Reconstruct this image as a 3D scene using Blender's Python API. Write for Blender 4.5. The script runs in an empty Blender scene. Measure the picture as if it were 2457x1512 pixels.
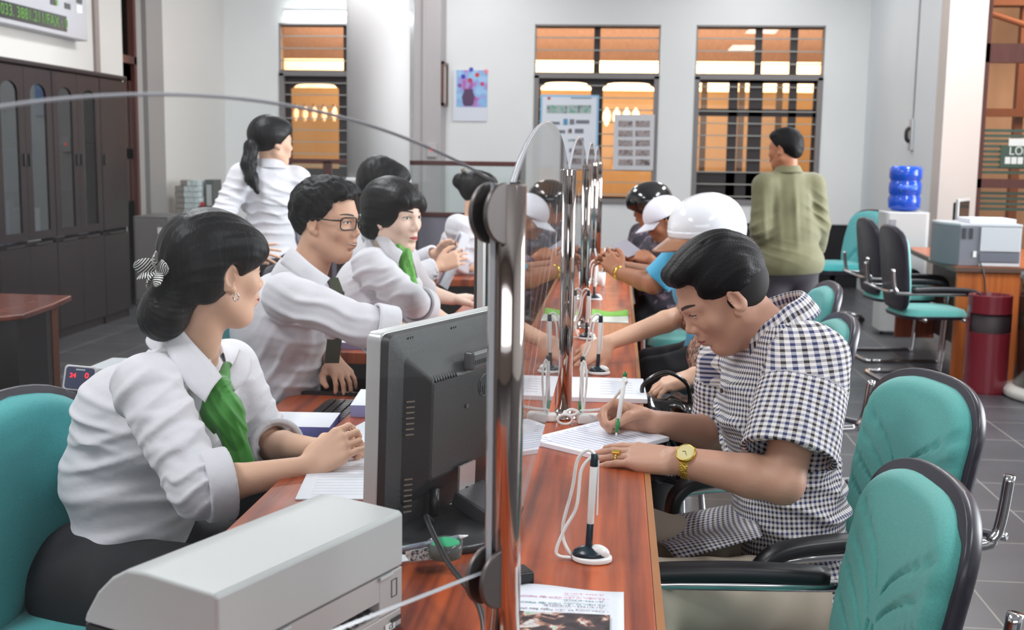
import bpy, math, random
import numpy as np
from math import sin, cos, pi, radians
from mathutils import Matrix, Vector
random.seed(7)
rng = np.random.default_rng(7)
C = bpy.context.scene.collection
scene = bpy.context.scene

# ------------------------------------------------------------------ camera
FPX, CX, CY = 2800.0, 1228.5, 756.0
CAMZ = 1.44
def _n(v):
    v = np.array(v, float); return v / np.linalg.norm(v)
_Y = _n((1485 - CX, CY - 376, -FPX))
_Z = np.array((300.0, 20410.0, 2800.0)); _Z = _n(_Z - _Y * np.dot(_Z, _Y))
_X = np.cross(_Y, _Z)
RW = np.array([_X, _Y, _Z])            # camera-local -> world
cam_d = bpy.data.cameras.new('camera')
cam = bpy.data.objects.new('camera', cam_d); C.objects.link(cam)
M = Matrix.Identity(4)
for i in range(3):
    for j in range(3): M[i][j] = RW[i, j]
M[2][3] = CAMZ
cam.matrix_world = M
cam_d.sensor_width = 23.6; cam_d.lens = FPX / 2457 * 23.6
cam_d.clip_start = 0.05; cam_d.clip_end = 200
cam_d.dof.use_dof = True; cam_d.dof.focus_distance = 2.3; cam_d.dof.aperture_fstop = 4.5
scene.camera = cam
def ray(px, py): return RW @ np.array(((px - CX), (CY - py), -FPX))
def P(px, py, D):
    """the place seen at this pixel whose distance along the counter is D metres"""
    r = ray(px, py); r = r * (D / r[1]); return np.array((r[0], r[1], r[2] + CAMZ))
def PZ(px, py, z):
    r = ray(px, py); r = r * ((z - CAMZ) / r[2]); return np.array((r[0], r[1], z))

# ------------------------------------------------------------------ world, colour, light
scene.view_settings.view_transform = 'Standard'; scene.view_settings.look = 'None'
scene.view_settings.gamma = 1.0; scene.view_settings.use_curve_mapping = False
scene.view_settings.exposure = 0.25
w = bpy.data.worlds.new('sky'); scene.world = w; w.use_nodes = True
w.node_tree.nodes['Background'].inputs[0].default_value = (0.86, 0.92, 1.0, 1)
w.node_tree.nodes['Background'].inputs[1].default_value = 0.9
def area(name, loc, rot, sx, sy, power, col=(1, 1, 1), spread=180):
    l = bpy.data.lights.new(name, 'AREA'); l.shape = 'RECTANGLE'; l.size = sx; l.size_y = sy
    l.energy = power; l.color = col; l.spread = radians(spread)
    o = bpy.data.objects.new(name, l); C.objects.link(o); o.location = loc; o.rotation_euler = rot
    return o
CEIL = 3.9
for i, (lx, ly) in enumerate([(-2.2, 1.0), (-2.2, 5.0), (-2.2, 9.2), (2.6, 1.0), (2.6, 5.0), (2.6, 9.2), (-1.6, 12.0), (1.4, 12.0)]):  # ceiling lamps; the last, rearmost pair is added fill to brighten the back walls
    area('ceiling_lamp_and_fill', (lx, ly, CEIL - 0.10), (0, 0, 0), 0.55, 1.7, 80 if ly < 9 else (78 if ly < 10 else 24), (0.97, 0.985, 1.0))
area('window_daylight', (5.85, 6.3, 1.9), (0, radians(90), 0), 2.2, 5.2, 215, (0.93, 0.96, 1.0), 100)
area('window_daylight_front', (1.0, -3.8, 2.0), (radians(90), 0, 0), 6.0, 1.6, 60, (0.95, 0.97, 1.0))
area('porch_fill_light', (-0.6, 14.9, 2.62), (radians(62), 0, 0), 7.5, 0.6, 130, (1.0, 0.93, 0.84))  # added fill aimed at the ochre wall to brighten it under the roof
area('courtyard_daylight', (-0.5, 18.6, 4.6), (radians(50), 0, 0), 9.0, 1.6, 1500, (1.0, 0.97, 0.92))
area('side_porch_light', (5.0, 11.2, 3.3), (radians(35), 0, 0), 3.0, 1.0, 90, (1.0, 0.9, 0.78))

# ------------------------------------------------------------------ materials
MATS = {}
def srgb(r, g, b):
    f = lambda c: c / 12.92 if c <= 0.04045 else ((c + 0.055) / 1.055) ** 2.4
    return (f(r / 255), f(g / 255), f(b / 255), 1)
def mat(name, col, rough=0.5, metal=0.0, spec=0.5, var=None, bump=None, emit=None, sheen=0, alpha=None, coat=0, trans=0, ior=1.45):
    """var=(scale, amount, stretch) mottles the colour, bump=(scale, strength, stretch)"""
    if name in MATS: return MATS[name]
    m = bpy.data.materials.new(name); m.use_nodes = True; nt = m.node_tree; N = nt.nodes; L = nt.links
    b = N['Principled BSDF']; c = srgb(*col)
    b.inputs['Base Color'].default_value = c; b.inputs['Roughness'].default_value = rough
    b.inputs['Metallic'].default_value = metal; b.inputs['Specular IOR Level'].default_value = spec
    if coat: b.inputs['Coat Weight'].default_value = coat; b.inputs['Coat Roughness'].default_value = 0.08
    if sheen: b.inputs['Sheen Weight'].default_value = sheen
    if trans: b.inputs['Transmission Weight'].default_value = trans; b.inputs['IOR'].default_value = ior
    if alpha is not None: b.inputs['Alpha'].default_value = alpha
    if emit: b.inputs['Emission Color'].default_value = srgb(*emit[0]); b.inputs['Emission Strength'].default_value = emit[1]
    def noise(sc, st, det=4):
        t = N.new('ShaderNodeTexCoord'); mp = N.new('ShaderNodeMapping'); nz = N.new('ShaderNodeTexNoise')
        mp.inputs['Scale'].default_value = st; L.new(t.outputs['Object'], mp.inputs[0]); L.new(mp.outputs[0], nz.inputs['Vector'])
        nz.inputs['Scale'].default_value = sc; nz.inputs['Detail'].default_value = det; return nz
    if var:
        sc, am = var[0], var[1]; st = var[2] if len(var) > 2 else (1, 1, 1)
        nz = noise(sc, st); r = N.new('ShaderNodeMapRange'); L.new(nz.outputs[0], r.inputs[0])
        r.inputs[1].default_value = 0.3; r.inputs[2].default_value = 0.7
        r.inputs[3].default_value = 1 - am; r.inputs[4].default_value = 1 + am
        h = N.new('ShaderNodeHueSaturation'); h.inputs['Color'].default_value = c; L.new(r.outputs[0], h.inputs['Value']); L.new(h.outputs[0], b.inputs['Base Color'])
    if bump:
        sc, s = bump[0], bump[1]; st = bump[2] if len(bump) > 2 else (1, 1, 1)
        nz = noise(sc, st, 3); bp = N.new('ShaderNodeBump'); bp.inputs['Strength'].default_value = s; bp.inputs['Distance'].default_value = 0.01
        L.new(nz.outputs[0], bp.inputs['Height']); L.new(bp.outputs[0], b.inputs['Normal'])
    MATS[name] = m; return m
def glass_mat(name, tint=(255, 255, 255), ior=1.5, rough=0.0, haze=0.0):
    if name in MATS: return MATS[name]
    m = bpy.data.materials.new(name); m.use_nodes = True; nt = m.node_tree; N = nt.nodes; L = nt.links; N.remove(N['Principled BSDF'])
    o = N['Material Output']; lw = N.new('ShaderNodeLayerWeight'); pw = N.new('ShaderNodeMath'); pw.operation = 'POWER'; pw.inputs[1].default_value = 5; L.new(lw.outputs['Facing'], pw.inputs[0])
    f0 = ((ior - 1) / (ior + 1)) ** 2; fr = N.new('ShaderNodeMath'); fr.operation = 'MULTIPLY_ADD'; fr.inputs[1].default_value = 1 - f0; fr.inputs[2].default_value = f0; L.new(pw.outputs[0], fr.inputs[0])
    t = N.new('ShaderNodeBsdfTransparent'); t.inputs[0].default_value = srgb(*tint)
    g = N.new('ShaderNodeBsdfGlossy'); g.inputs['Roughness'].default_value = rough
    mx = N.new('ShaderNodeMixShader'); L.new(fr.outputs[0], mx.inputs[0]); L.new(t.outputs[0], mx.inputs[1]); L.new(g.outputs[0], mx.inputs[2])
    last = mx
    if haze:
        d = N.new('ShaderNodeBsdfDiffuse'); d.inputs[0].default_value = (0.8, 0.8, 0.8, 1); m2 = N.new('ShaderNodeMixShader')
        m2.inputs[0].default_value = haze; L.new(mx.outputs[0], m2.inputs[1]); L.new(d.outputs[0], m2.inputs[2]); last = m2
    L.new(last.outputs[0], o.inputs[0]); MATS[name] = m; return m

# ------------------------------------------------------------------ objects
def thing(name, label, cat, loc=(0, 0, 0), rotz=0.0, group=None):
    o = bpy.data.objects.new(name, None); C.objects.link(o); o.location = tuple(loc); o.rotation_euler = (0, 0, rotz)
    o['label'] = label; o['category'] = cat
    if group: o['group'] = group
    o.empty_display_size = 0.1
    return o
def tag(o, label, cat, group=None):
    o['label'] = label; o['category'] = cat
    if group: o['group'] = group
    return o
def struct(o): o['kind'] = 'structure'; return o
def mesh_obj(name, V, F, m=None, parent=None, smooth=False, world=False, mi=None, bevel=0, bseg=2, solid=0, sub=0, uv=None, origin=None):
    V = np.asarray(V, float).reshape(-1, 3)
    if origin is not None: V = V - np.asarray(origin)
    if world and parent is not None:
        o = parent
        lx = np.array(o.location); a = -o.rotation_euler[2]
        V = V - lx
        if a: R = np.array([[cos(a), -sin(a), 0], [sin(a), cos(a), 0], [0, 0, 1]]); V = V @ R.T
    me = bpy.data.meshes.new(name)
    if isinstance(F, np.ndarray):
        n, k = F.shape
        me.vertices.add(len(V)); me.vertices.foreach_set('co', V.ravel()); me.loops.add(n * k); me.loops.foreach_set('vertex_index', F.ravel().astype(np.int32))
        me.polygons.add(n); me.polygons.foreach_set('loop_start', np.arange(0, n * k, k, dtype=np.int32)); me.polygons.foreach_set('loop_total', np.full(n, k, np.int32)); me.update(calc_edges=True)
    else:
        me.from_pydata([tuple(v) for v in V], [], F)
    for mm in (m if isinstance(m, (list, tuple)) else [m]):
        if mm: me.materials.append(mm)
    if mi is not None: me.polygons.foreach_set('material_index', np.array(mi, np.int32))
    if smooth: me.polygons.foreach_set('use_smooth', np.ones(len(me.polygons), bool))
    if uv is not None:
        li = np.empty(len(me.loops), np.int32); me.loops.foreach_get('vertex_index', li)
        ul = me.uv_layers.new(name='map'); ul.data.foreach_set('uv', uv[li].ravel())
    me.validate(); me.update()
    ob = bpy.data.objects.new(name, me); C.objects.link(ob)
    if origin is not None: ob.location = tuple(origin)
    if parent is not None: ob.parent = parent
    if solid: md = ob.modifiers.new('s', 'SOLIDIFY'); md.thickness = solid; md.offset = 0
    if bevel: md = ob.modifiers.new('b', 'BEVEL'); md.width = bevel; md.segments = bseg; md.limit_method = 'ANGLE'; md.angle_limit = radians(35)
    if sub: md = ob.modifiers.new('u', 'SUBSURF'); md.levels = sub; md.render_levels = sub
    if bevel and not smooth:
        me.polygons.foreach_set('use_smooth', np.ones(len(me.polygons), bool))
        md = ob.modifiers.new('w', 'WEIGHTED_NORMAL'); md.keep_sharp = False
    return ob
def frame(fwd, up=(0, 0, 1)):
    y = _n(fwd); x = _n(np.cross(y, up)); z = np.cross(x, y); return np.array([x, y, z]).T   # columns x,y,z
def rotz(a): return np.array([[cos(a), -sin(a), 0], [sin(a), cos(a), 0], [0, 0, 1.0]])
def roty(a): return np.array([[cos(a), 0, sin(a)], [0, 1, 0], [-sin(a), 0, cos(a)]])
def rotx(a): return np.array([[1, 0, 0], [0, cos(a), -sin(a)], [0, sin(a), cos(a)]])
def spline(pts, n=8, closed=False):
    p = np.array(pts, float); out = []; k = len(p)
    rngs = range(k if closed else k - 1)
    for i in rngs:
        if closed: a, b, c, d = p[(i - 1) % k], p[i], p[(i + 1) % k], p[(i + 2) % k]
        else: a, b, c, d = p[max(i - 1, 0)], p[i], p[i + 1], p[min(i + 2, k - 1)]
        for t in np.linspace(0, 1, n, endpoint=False):
            out.append(0.5 * ((2 * b) + (-a + c) * t + (2 * a - 5 * b + 4 * c - d) * t * t + (-a + 3 * b - 3 * c + d) * t ** 3))
    if not closed: out.append(p[-1])
    return np.array(out)
class MB:
    def __init__(s): s.V = []; s.F = []; s.I = []; s.mi = 0
    def add(s, V, F):
        o = len(s.V); s.V.extend([tuple(map(float, v)) for v in V]); s.F.extend([tuple(i + o for i in f) for f in F]); s.I.extend([s.mi] * len(F)); return s
    def mat(s, i): s.mi = i; return s
    def box(s, c, d, R=None):
        x, y, z = np.array(d) / 2.0; v = np.array([(a * x, b * y, e * z) for a in (-1, 1) for b in (-1, 1) for e in (-1, 1)])
        if R is not None: v = v @ np.asarray(R).T
        v = v + np.array(c)
        return s.add(v, [(0, 1, 3, 2), (4, 6, 7, 5), (0, 4, 5, 1), (2, 3, 7, 6), (0, 2, 6, 4), (1, 5, 7, 3)])
    def b2(s, lo, hi): lo = np.array(lo, float); hi = np.array(hi, float); return s.box((lo + hi) / 2, np.abs(hi - lo))
    def cyl(s, a, b, r1, r2=None, n=20, caps=True):
        a = np.array(a, float); b = np.array(b, float); r2 = r1 if r2 is None else r2
        d = b - a; up = (0, 0, 1) if abs(_n(d)[2]) < 0.9 else (1, 0, 0); Fm = frame(d, up); v = []
        for q, r in ((a, r1), (b, r2)):
            for i in range(n): t = 2 * pi * i / n; v.append(q + r * (cos(t) * Fm[:, 0] + sin(t) * Fm[:, 2]))
        f = [(i, n + i, n + (i + 1) % n, (i + 1) % n) for i in range(n)]
        if caps: f += [tuple(range(n)), tuple(reversed(range(n, 2 * n)))]
        return s.add(v, f)
    def tube(s, pts, r, n=10, sm=0, closed=False, caps=True):
        pts = spline(pts, sm, closed) if sm else np.array(pts, float); k = len(pts); v = []; f = []
        rr = r if hasattr(r, '__len__') else None
        pu = None
        for i in range(k):
            a = pts[(i - 1) % k] if closed else pts[max(i - 1, 0)]; b = pts[(i + 1) % k] if closed else pts[min(i + 1, k - 1)]
            d = _n(b - a)
            if pu is None: pu = np.array((0, 0, 1.0)) if abs(d[2]) < 0.9 else np.array((1.0, 0, 0))
            x = np.cross(d, pu); x = x / (np.linalg.norm(x) + 1e-12); u = np.cross(x, d); pu = u
            ri = (np.interp(i / (k - 1), np.linspace(0, 1, len(rr)), rr) if rr is not None else r)
            for j in range(n): t = 2 * pi * j / n; v.append(pts[i] + ri * (cos(t) * x + sin(t) * u))
        for i in range(k if closed else k - 1):
            i2 = (i + 1) % k
            for j in range(n): f.append((i * n + j, i * n + (j + 1) % n, i2 * n + (j + 1) % n, i2 * n + j))
        if caps and not closed: f += [tuple(reversed(range(n))), tuple(range((k - 1) * n, k * n))]
        return s.add(v, f)
    def lathe(s, prof, c=(0, 0, 0), n=32, R=None, sx=1, sy=1):
        v = []; k = len(prof)
        for r, z in prof:
            for j in range(n): t = 2 * pi * j / n; v.append((r * cos(t) * sx, r * sin(t) * sy, z))
        v = np.array(v)
        if R is not None: v = v @ np.asarray(R).T
        v = v + np.array(c)
        f = [(i * n + j, i * n + (j + 1) % n, (i + 1) * n + (j + 1) % n, (i + 1) * n + j) for i in range(k - 1) for j in range(n)]
        f += [tuple(reversed(range(n))), tuple(range((k - 1) * n, k * n))]
        return s.add(v, f)
    def prism(s, poly, h0, h1, R=None, c=(0, 0, 0)):
        """poly in local xy, extruded along local z"""
        n = len(poly); v = np.array([(x, y, h0) for x, y in poly] + [(x, y, h1) for x, y in poly], float)
        if R is not None: v = v @ np.asarray(R).T
        v = v + np.array(c)
        return s.add(v, [tuple(reversed(range(n))), tuple(range(n, 2 * n))] + [(i, (i + 1) % n, n + (i + 1) % n, n + i) for i in range(n)])
    def grid(s, fn, nu, nv, closeu=False):
        v = [fn(i / (nu if closeu else nu - 1), j / (nv - 1)) for i in range(nu) for j in range(nv)]
        f = []
        for i in range(nu if closeu else nu - 1):
            i2 = (i + 1) % nu
            for j in range(nv - 1): f.append((i * nv + j, i2 * nv + j, i2 * nv + j + 1, i * nv + j + 1))
        return s.add(v, f)
    def ell(s, c, r, R=None, n=20, m=12):
        prof = [(max(sin(pi * i / m), 1e-4), -cos(pi * i / m)) for i in range(m + 1)]
        Rm = np.diag(r) if R is None else np.asarray(R) @ np.diag(r)
        return s.lathe(prof, c, n, Rm)
    def build(s, name, m, parent=None, **k):
        if isinstance(m, (list, tuple)): k['mi'] = s.I
        return mesh_obj(name, s.V, s.F, m, parent, **k)
def rrect(w, h, r, n=5):
    pts = []
    for cx, cy, a0 in ((w / 2 - r, h / 2 - r, 0), (-w / 2 + r, h / 2 - r, 90), (-w / 2 + r, -h / 2 + r, 180), (w / 2 - r, -h / 2 + r, 270)):
        for i in range(n + 1): a = radians(a0 + 90 * i / n); pts.append((cx + r * cos(a), cy + r * sin(a)))
    return pts
def text(name, s, size, m, parent, c, R, ext=0.0004, align='CENTER'):
    """R columns: text right, text up, facing normal"""
    cu = bpy.data.curves.new(name, 'FONT'); cu.body = s; cu.size = size; cu.extrude = ext; cu.align_x = align; cu.align_y = 'CENTER'; cu.resolution_u = 3
    cu.materials.append(m); o = bpy.data.objects.new(name, cu); C.objects.link(o)
    me = bpy.data.meshes.new_from_object(o); bpy.data.objects.remove(o); bpy.data.curves.remove(cu); me.name = name
    o = bpy.data.objects.new(name, me); C.objects.link(o)
    Mx = Matrix.Identity(4)
    for i in range(3):
        for j in range(3): Mx[i][j] = R[i][j]
        Mx[i][3] = c[i]
    if parent is not None:
        o.parent = parent; pm = Matrix.Translation(parent.location) @ Matrix.Rotation(parent.rotation_euler[2], 4, 'Z'); o.matrix_parent_inverse = pm.inverted()
    o.matrix_basis = Mx
    return o
def copy_tree(o, parent=None, label=None, group=None, loc=None, rz=None):
    c = o.copy(); C.objects.link(c)
    if parent is not None: c.parent = parent
    if label: c['label'] = label
    if group: c['group'] = group
    if loc is not None: c.location = tuple(loc)
    if rz is not None: c.rotation_euler = (0, 0, rz)
    for ch in list(o.children): copy_tree(ch, c)
    return c

# ------------------------------------------------------------------ smooth solids (signed distance -> mesh)
def cap(a, b, ra, rb=None, k=0.01, op='u'):
    a = np.array(a, float); b = np.array(b, float); rb = ra if rb is None else rb; ba = b - a; L2 = max(ba @ ba, 1e-9); r = max(ra, rb)
    def fn(p):
        t = np.clip(((p - a) @ ba) / L2, 0, 1); return np.linalg.norm(p - a - t[..., None] * ba, axis=-1) - (ra + (rb - ra) * t)
    return (op, fn, np.minimum(a, b) - r, np.maximum(a, b) + r, k)
def ell(c, r, R=None, k=0.01, op='u'):
    c = np.array(c, float); r = np.array(r, float); R = np.eye(3) if R is None else np.asarray(R); mr = r.max()
    def fn(p):
        q = (p - c) @ R; k0 = np.linalg.norm(q / r, axis=-1); k1 = np.linalg.norm(q / (r * r), axis=-1) + 1e-9; return k0 * (k0 - 1) / k1
    return (op, fn, c - mr, c + mr, k)
def rbox(c, d, R=None, rad=0.01, k=0.01, op='u'):
    c = np.array(c, float); h = np.array(d, float) / 2 - rad; R = np.eye(3) if R is None else np.asarray(R); mr = np.linalg.norm(h) + rad
    def fn(p):
        q = np.abs((p - c) @ R) - h; return np.linalg.norm(np.maximum(q, 0), axis=-1) + np.minimum(q.max(-1), 0) - rad
    return (op, fn, c - mr, c + mr, k)
def plane(pt, n, k=0.003):
    """keep the side the normal points away from"""
    pt = np.array(pt, float); n = _n(n)
    return ('i', lambda p: (p - pt) @ n, None, None, k)
def chain(pts, rs, k=0.01, op='u'):
    return [cap(pts[i], pts[i + 1], rs[i], rs[i + 1], k, op) for i in range(len(pts) - 1)]
def grp(ops, k=0.01, op='u'):
    los = [o[2] for o in ops if o[2] is not None and o[0] == 'u']; his = [o[3] for o in ops if o[3] is not None and o[0] == 'u']
    return (op, ops, np.min(los, 0) if los else None, np.max(his, 0) if his else None, k)
def crease(a, b, wd, amp):
    a = np.array(a, float); b = np.array(b, float); ba = b - a; L2 = max(ba @ ba, 1e-9)
    def fn(p, d):
        t = np.clip(((p - a) @ ba) / L2, 0, 1); q = np.linalg.norm(p - a - t[..., None] * ba, axis=-1)
        return d - amp * np.exp(-(q / wd) ** 2) * (0.35 + 0.65 * np.sin(pi * np.clip(t, 0.05, 0.95)))
    return ('d', fn, np.minimum(a, b) - wd * 2, np.maximum(a, b) + wd * 2, 0)
def folds(c, k, lam, rho, amp, seed=0, warp=1.0, sq=None):
    """a patch of parallel cloth folds: k runs across them"""
    c = np.array(c, float); k = _n(k); r = np.random.default_rng(seed); W = r.normal(size=(2, 3)) / lam * .9; ph = r.uniform(0, 6, 3); rho = np.array(rho, float) if hasattr(rho, '__len__') else np.full(3, float(rho))
    def fn(p, d):
        q = p - c; m = np.exp(-((q / rho) ** 2).sum(-1)); s = (q @ k) * (2 * pi / lam) + warp * (np.sin(q @ W[0] + ph[0]) + np.sin(q @ W[1] * .6 + ph[1])) + ph[2]
        w = (.5 + .5 * np.sin(s)) ** 3; return d - amp * 1.25 * m * (w - .28)
    return ('d', fn, c - rho * 2, c + rho * 2, 0)
def ripple(freq, amp, seed=0, ph=1.0):
    r = np.random.default_rng(seed); W = r.normal(size=(5, 3)) * freq; Q = r.uniform(0, 6.28, 5)
    def fn(p, d):
        s = 0
        for i in range(5): s = s + np.sin(p @ W[i] + Q[i] + 1.5 * np.sin(p @ W[(i + 1) % 5] * 0.6))
        return d + amp * s / 3
    return ('d', fn, None, None, 0)
def feval(ops, Pt, Cn, Rr, pad):
    d = np.ones(Pt.shape[:2])
    for op, fn, lo, hi, k in ops:
        if lo is None: idx = slice(None)
        else:
            q = pad + k + Rr; idx = np.nonzero(np.all((Cn + q > lo) & (Cn - q < hi), axis=1))[0]
            if len(idx) == 0: continue
        sub = Pt[idx]
        if op == 'd': d[idx] = fn(sub, d[idx]); continue
        if isinstance(fn, list): dp = feval(fn, sub, Cn[idx], Rr, pad)
        else: dp = fn(sub)
        dd = d[idx]
        if op == 'u':
            h = np.maximum(k - np.abs(dd - dp), 0) / max(k, 1e-6); d[idx] = np.minimum(dd, dp) - h * h * k * 0.25
        elif op == 's':
            dp = -dp; h = np.maximum(k - np.abs(dd - dp), 0) / max(k, 1e-6); d[idx] = np.maximum(dd, dp) + h * h * k * 0.25
        elif op == 'i':
            h = np.maximum(k - np.abs(dd - dp), 0) / max(k, 1e-6); d[idx] = np.maximum(dd, dp) + h * h * k * 0.25
    return d
def sdf(name, ops, m, parent, vox=0.005, uvf=None, **kw):
    bb = [o for o in ops if o[0] == 'u']
    lo = np.min([o[2] for o in bb], 0) - 0.03; hi = np.max([o[3] for o in bb], 0) + 0.03
    B = 8; bs = B * vox; nb = np.ceil((hi - lo) / bs).astype(int) + 1
    I = np.stack(np.meshgrid(*[np.arange(n) for n in nb], indexing='ij'), -1).reshape(-1, 3)
    Cn = lo + (I + 0.5) * bs; Rr = bs * 0.5; thr = bs * 0.87 * 1.25 + 0.008; pad = thr + 0.01
    dc = feval(ops, Cn[:, None, :], Cn, Rr, pad)[:, 0]; keep = np.abs(dc) < thr; I = I[keep]; Cn = Cn[keep]
    g = np.arange(B + 1); G = np.stack(np.meshgrid(g, g, g, indexing='ij'), -1).reshape(-1, 3)
    D = np.empty((len(I), len(G)), np.float32)
    for s in range(0, len(I), 400):
        o = lo + I[s:s + 400, None, :] * bs + G[None] * vox; D[s:s + 400] = feval(ops, o, Cn[s:s + 400], Rr, pad)
    D = D.reshape(-1, B + 1, B + 1, B + 1)
    ins = D < 0; cnt = sum(ins[:, a:a + B, b:b + B, c:c + B].astype(np.int8) for a in (0, 1) for b in (0, 1) for c in (0, 1))
    act = np.argwhere((cnt > 0) & (cnt < 8)); bi = act[:, 0]; cc = act[:, 1:]
    cor = np.array([(a, b, c) for a in (0, 1) for b in (0, 1) for c in (0, 1)])
    cv = np.stack([D[bi, cc[:, 0] + a, cc[:, 1] + b, cc[:, 2] + c] for a, b, c in cor], 1)
    E = [(i, j) for i in range(8) for j in range(i + 1, 8) if np.abs(cor[i] - cor[j]).sum() == 1]
    acc = np.zeros((len(act), 3)); n = np.zeros(len(act))
    for i, j in E:
        x = (cv[:, i] < 0) != (cv[:, j] < 0); t = cv[:, i] / (cv[:, i] - cv[:, j] + 1e-12)
        pt = cor[i] + t[:, None] * (cor[j] - cor[i]); acc += np.where(x[:, None], pt, 0); n += x
    gc = I[bi] * B + cc; V = lo + (gc + acc / n[:, None]) * vox
    big = (nb * B + 4).astype(np.int64); key = (gc[:, 0].astype(np.int64) * big[1] + gc[:, 1]) * big[2] + gc[:, 2]
    o = np.argsort(key); ks = key[o]
    def find(q):
        k = (q[:, 0].astype(np.int64) * big[1] + q[:, 1]) * big[2] + q[:, 2]; j = np.minimum(np.searchsorted(ks, k), len(ks) - 1); return np.where(ks[j] == k, o[j], -1)
    Fs = []
    for ax in range(3):
        e = np.zeros(3, int); e[ax] = 1; u = np.zeros(3, int); u[(ax + 1) % 3] = 1; v = np.zeros(3, int); v[(ax + 2) % 3] = 1
        j = int(np.argwhere((cor == e).all(1))[0][0]); x = (cv[:, 0] < 0) != (cv[:, j] < 0); q = gc[x]; sgn = cv[x, 0] < 0
        a = np.nonzero(x)[0]; b = find(q - u); c = find(q - u - v); d = find(q - v); ok = (b >= 0) & (c >= 0) & (d >= 0)
        f = np.stack([a, b, c, d], 1); f = np.where(sgn[:, None], f, f[:, ::-1]); Fs.append(f[ok])
    F = np.concatenate(Fs)
    uv = uvf(V) if uvf else None
    return mesh_obj(name, V, F, m, parent, smooth=True, world=True, uv=uv, **kw)
# ================================================================== setting
def ratio(px, py): r = ray(px, py); return r[0] / r[1]
def PX(px, py, X): r = ray(px, py); D = X / (r[0] / r[1]); return P(px, py, D)
XL = -4.6
BW = XL / ratio(540, 250)
XR = ratio(2078, 250) * BW
YP = XR / ratio(2262, 300)             # where the right wall ends in a pilaster
white = mat('wall_paint', (232, 233, 232), 0.7, var=(1.5, 0.02), bump=(60, 0.03))
whiteb = mat('wall_paint_cool', (222, 227, 230), 0.65, var=(1.2, 0.02), bump=(60, 0.03))
cream = mat('wall_paint_cream', (206, 196, 188), 0.7, var=(1.5, 0.02))
ceilm = mat('ceiling_paint', (225, 226, 226), 0.8)
def tile_mat():
    m = bpy.data.materials.new('floor_tile'); m.use_nodes = True; N = m.node_tree.nodes; L = m.node_tree.links; b = N['Principled BSDF']
    t = N.new('ShaderNodeTexCoord'); mp = N.new('ShaderNodeMapping'); mp.inputs['Location'].default_value = (0.05, 0.28, 0); L.new(t.outputs['Object'], mp.inputs[0])
    br = N.new('ShaderNodeTexBrick'); br.offset = 0; br.inputs['Scale'].default_value = 1.0; br.inputs['Brick Width'].default_value = 0.43; br.inputs['Row Height'].default_value = 0.43
    br.inputs['Mortar Size'].default_value = 0.0035; br.inputs['Mortar Smooth'].default_value = 0.3
    br.inputs['Color1'].default_value = srgb(72, 72, 76); br.inputs['Color2'].default_value = srgb(67, 67, 71); br.inputs['Mortar'].default_value = srgb(134, 130, 124)
    L.new(mp.outputs[0], br.inputs[0]); nz = N.new('ShaderNodeTexNoise'); nz.inputs['Scale'].default_value = 3; L.new(t.outputs['Object'], nz.inputs[0])
    mx = N.new('ShaderNodeMix'); mx.data_type = 'RGBA'; mx.blend_type = 'OVERLAY'; mx.inputs[0].default_value = 0.35; L.new(br.outputs[0], mx.inputs[6]); L.new(nz.outputs[0], mx.inputs[7]); L.new(mx.outputs[2], b.inputs['Base Color'])
    b.inputs['Roughness'].default_value = 0.34; bp = N.new('ShaderNodeBump'); bp.inputs['Strength'].default_value = 0.15; L.new(nz.outputs[0], bp.inputs['Height']); L.new(bp.outputs[0], b.inputs['Normal']); return m
struct(MB().b2((-4.8, -4.2, -0.1), (6.3, BW + 0.3, 0)).build('floor', tile_mat()))
struct(MB().b2((-4.8, -4.2, CEIL), (6.3, BW + 0.3, CEIL + 0.1)).build('ceiling', ceilm))
# walls with openings, assembled from solid boxes
def zx(px, py, D): p = P(px, py, D); return p[0], p[2]
WIN = []
for px0, px1, yb in ((668, 972, 484), (1284, 1586, 484), (1672, 1982, 488)):
    x0, zt = zx(px0, 60, BW); x1, _ = zx(px1, 60, BW); _, zb = zx((px0 + px1) / 2, yb, BW); WIN.append((x0, x1, zb, zt))
zT = max(v[3] for v in WIN); WIN = [(a, b, c, zT) for a, b, c, d in WIN]
w = MB(); xs = XL - 0.2
for x0, x1, zb, zt in WIN:
    w.b2((xs, BW, 0), (x0, BW + 0.22, CEIL)); w.b2((x0, BW, 0), (x1, BW + 0.22, zb)); w.b2((x0, BW, zt), (x1, BW + 0.22, CEIL)); xs = x1
w.b2((xs, BW, 0), (XR + 0.3, BW + 0.22, CEIL)); struct(w.build('wall_back', white))
# left wall with a door opening
dA, dB = PX(299, 300, XL)[1], PX(345, 300, XL)[1]; dC = PX(384, 300, XL)[1]
w = MB(); w.b2((XL - 0.2, -4.2, 0), (XL, dA, CEIL)); w.b2((XL - 0.2, dB, 0), (XL, BW, CEIL)); w.b2((XL - 0.2, dA, 3.6), (XL, dB, CEIL)); struct(w.build('wall_left', mat('wall_paint_left', (206, 203, 198), 0.7)))
w = MB(); w.b2((XR, YP, 0), (XR + 0.3, BW, CEIL)); struct(w.build('wall_right', whiteb))
xq = P(2362, 150, YP)[0]
w = MB(); w.b2((XR - .004, YP - 0.02, 0), (xq, YP + 0.25, CEIL)); struct(w.build('wall_right_pilaster', cream))
struct(MB().b2((6.0, -4.2, 0), (6.2, 3.6, CEIL)).b2((6.0, 9.0, 0), (6.2, YP, CEIL)).b2((6.0, 3.6, 0), (6.2, 9.0, 0.7)).b2((6.0, 3.6, 3.2), (6.2, 9.0, CEIL)).build('wall_right_side', white))
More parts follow.
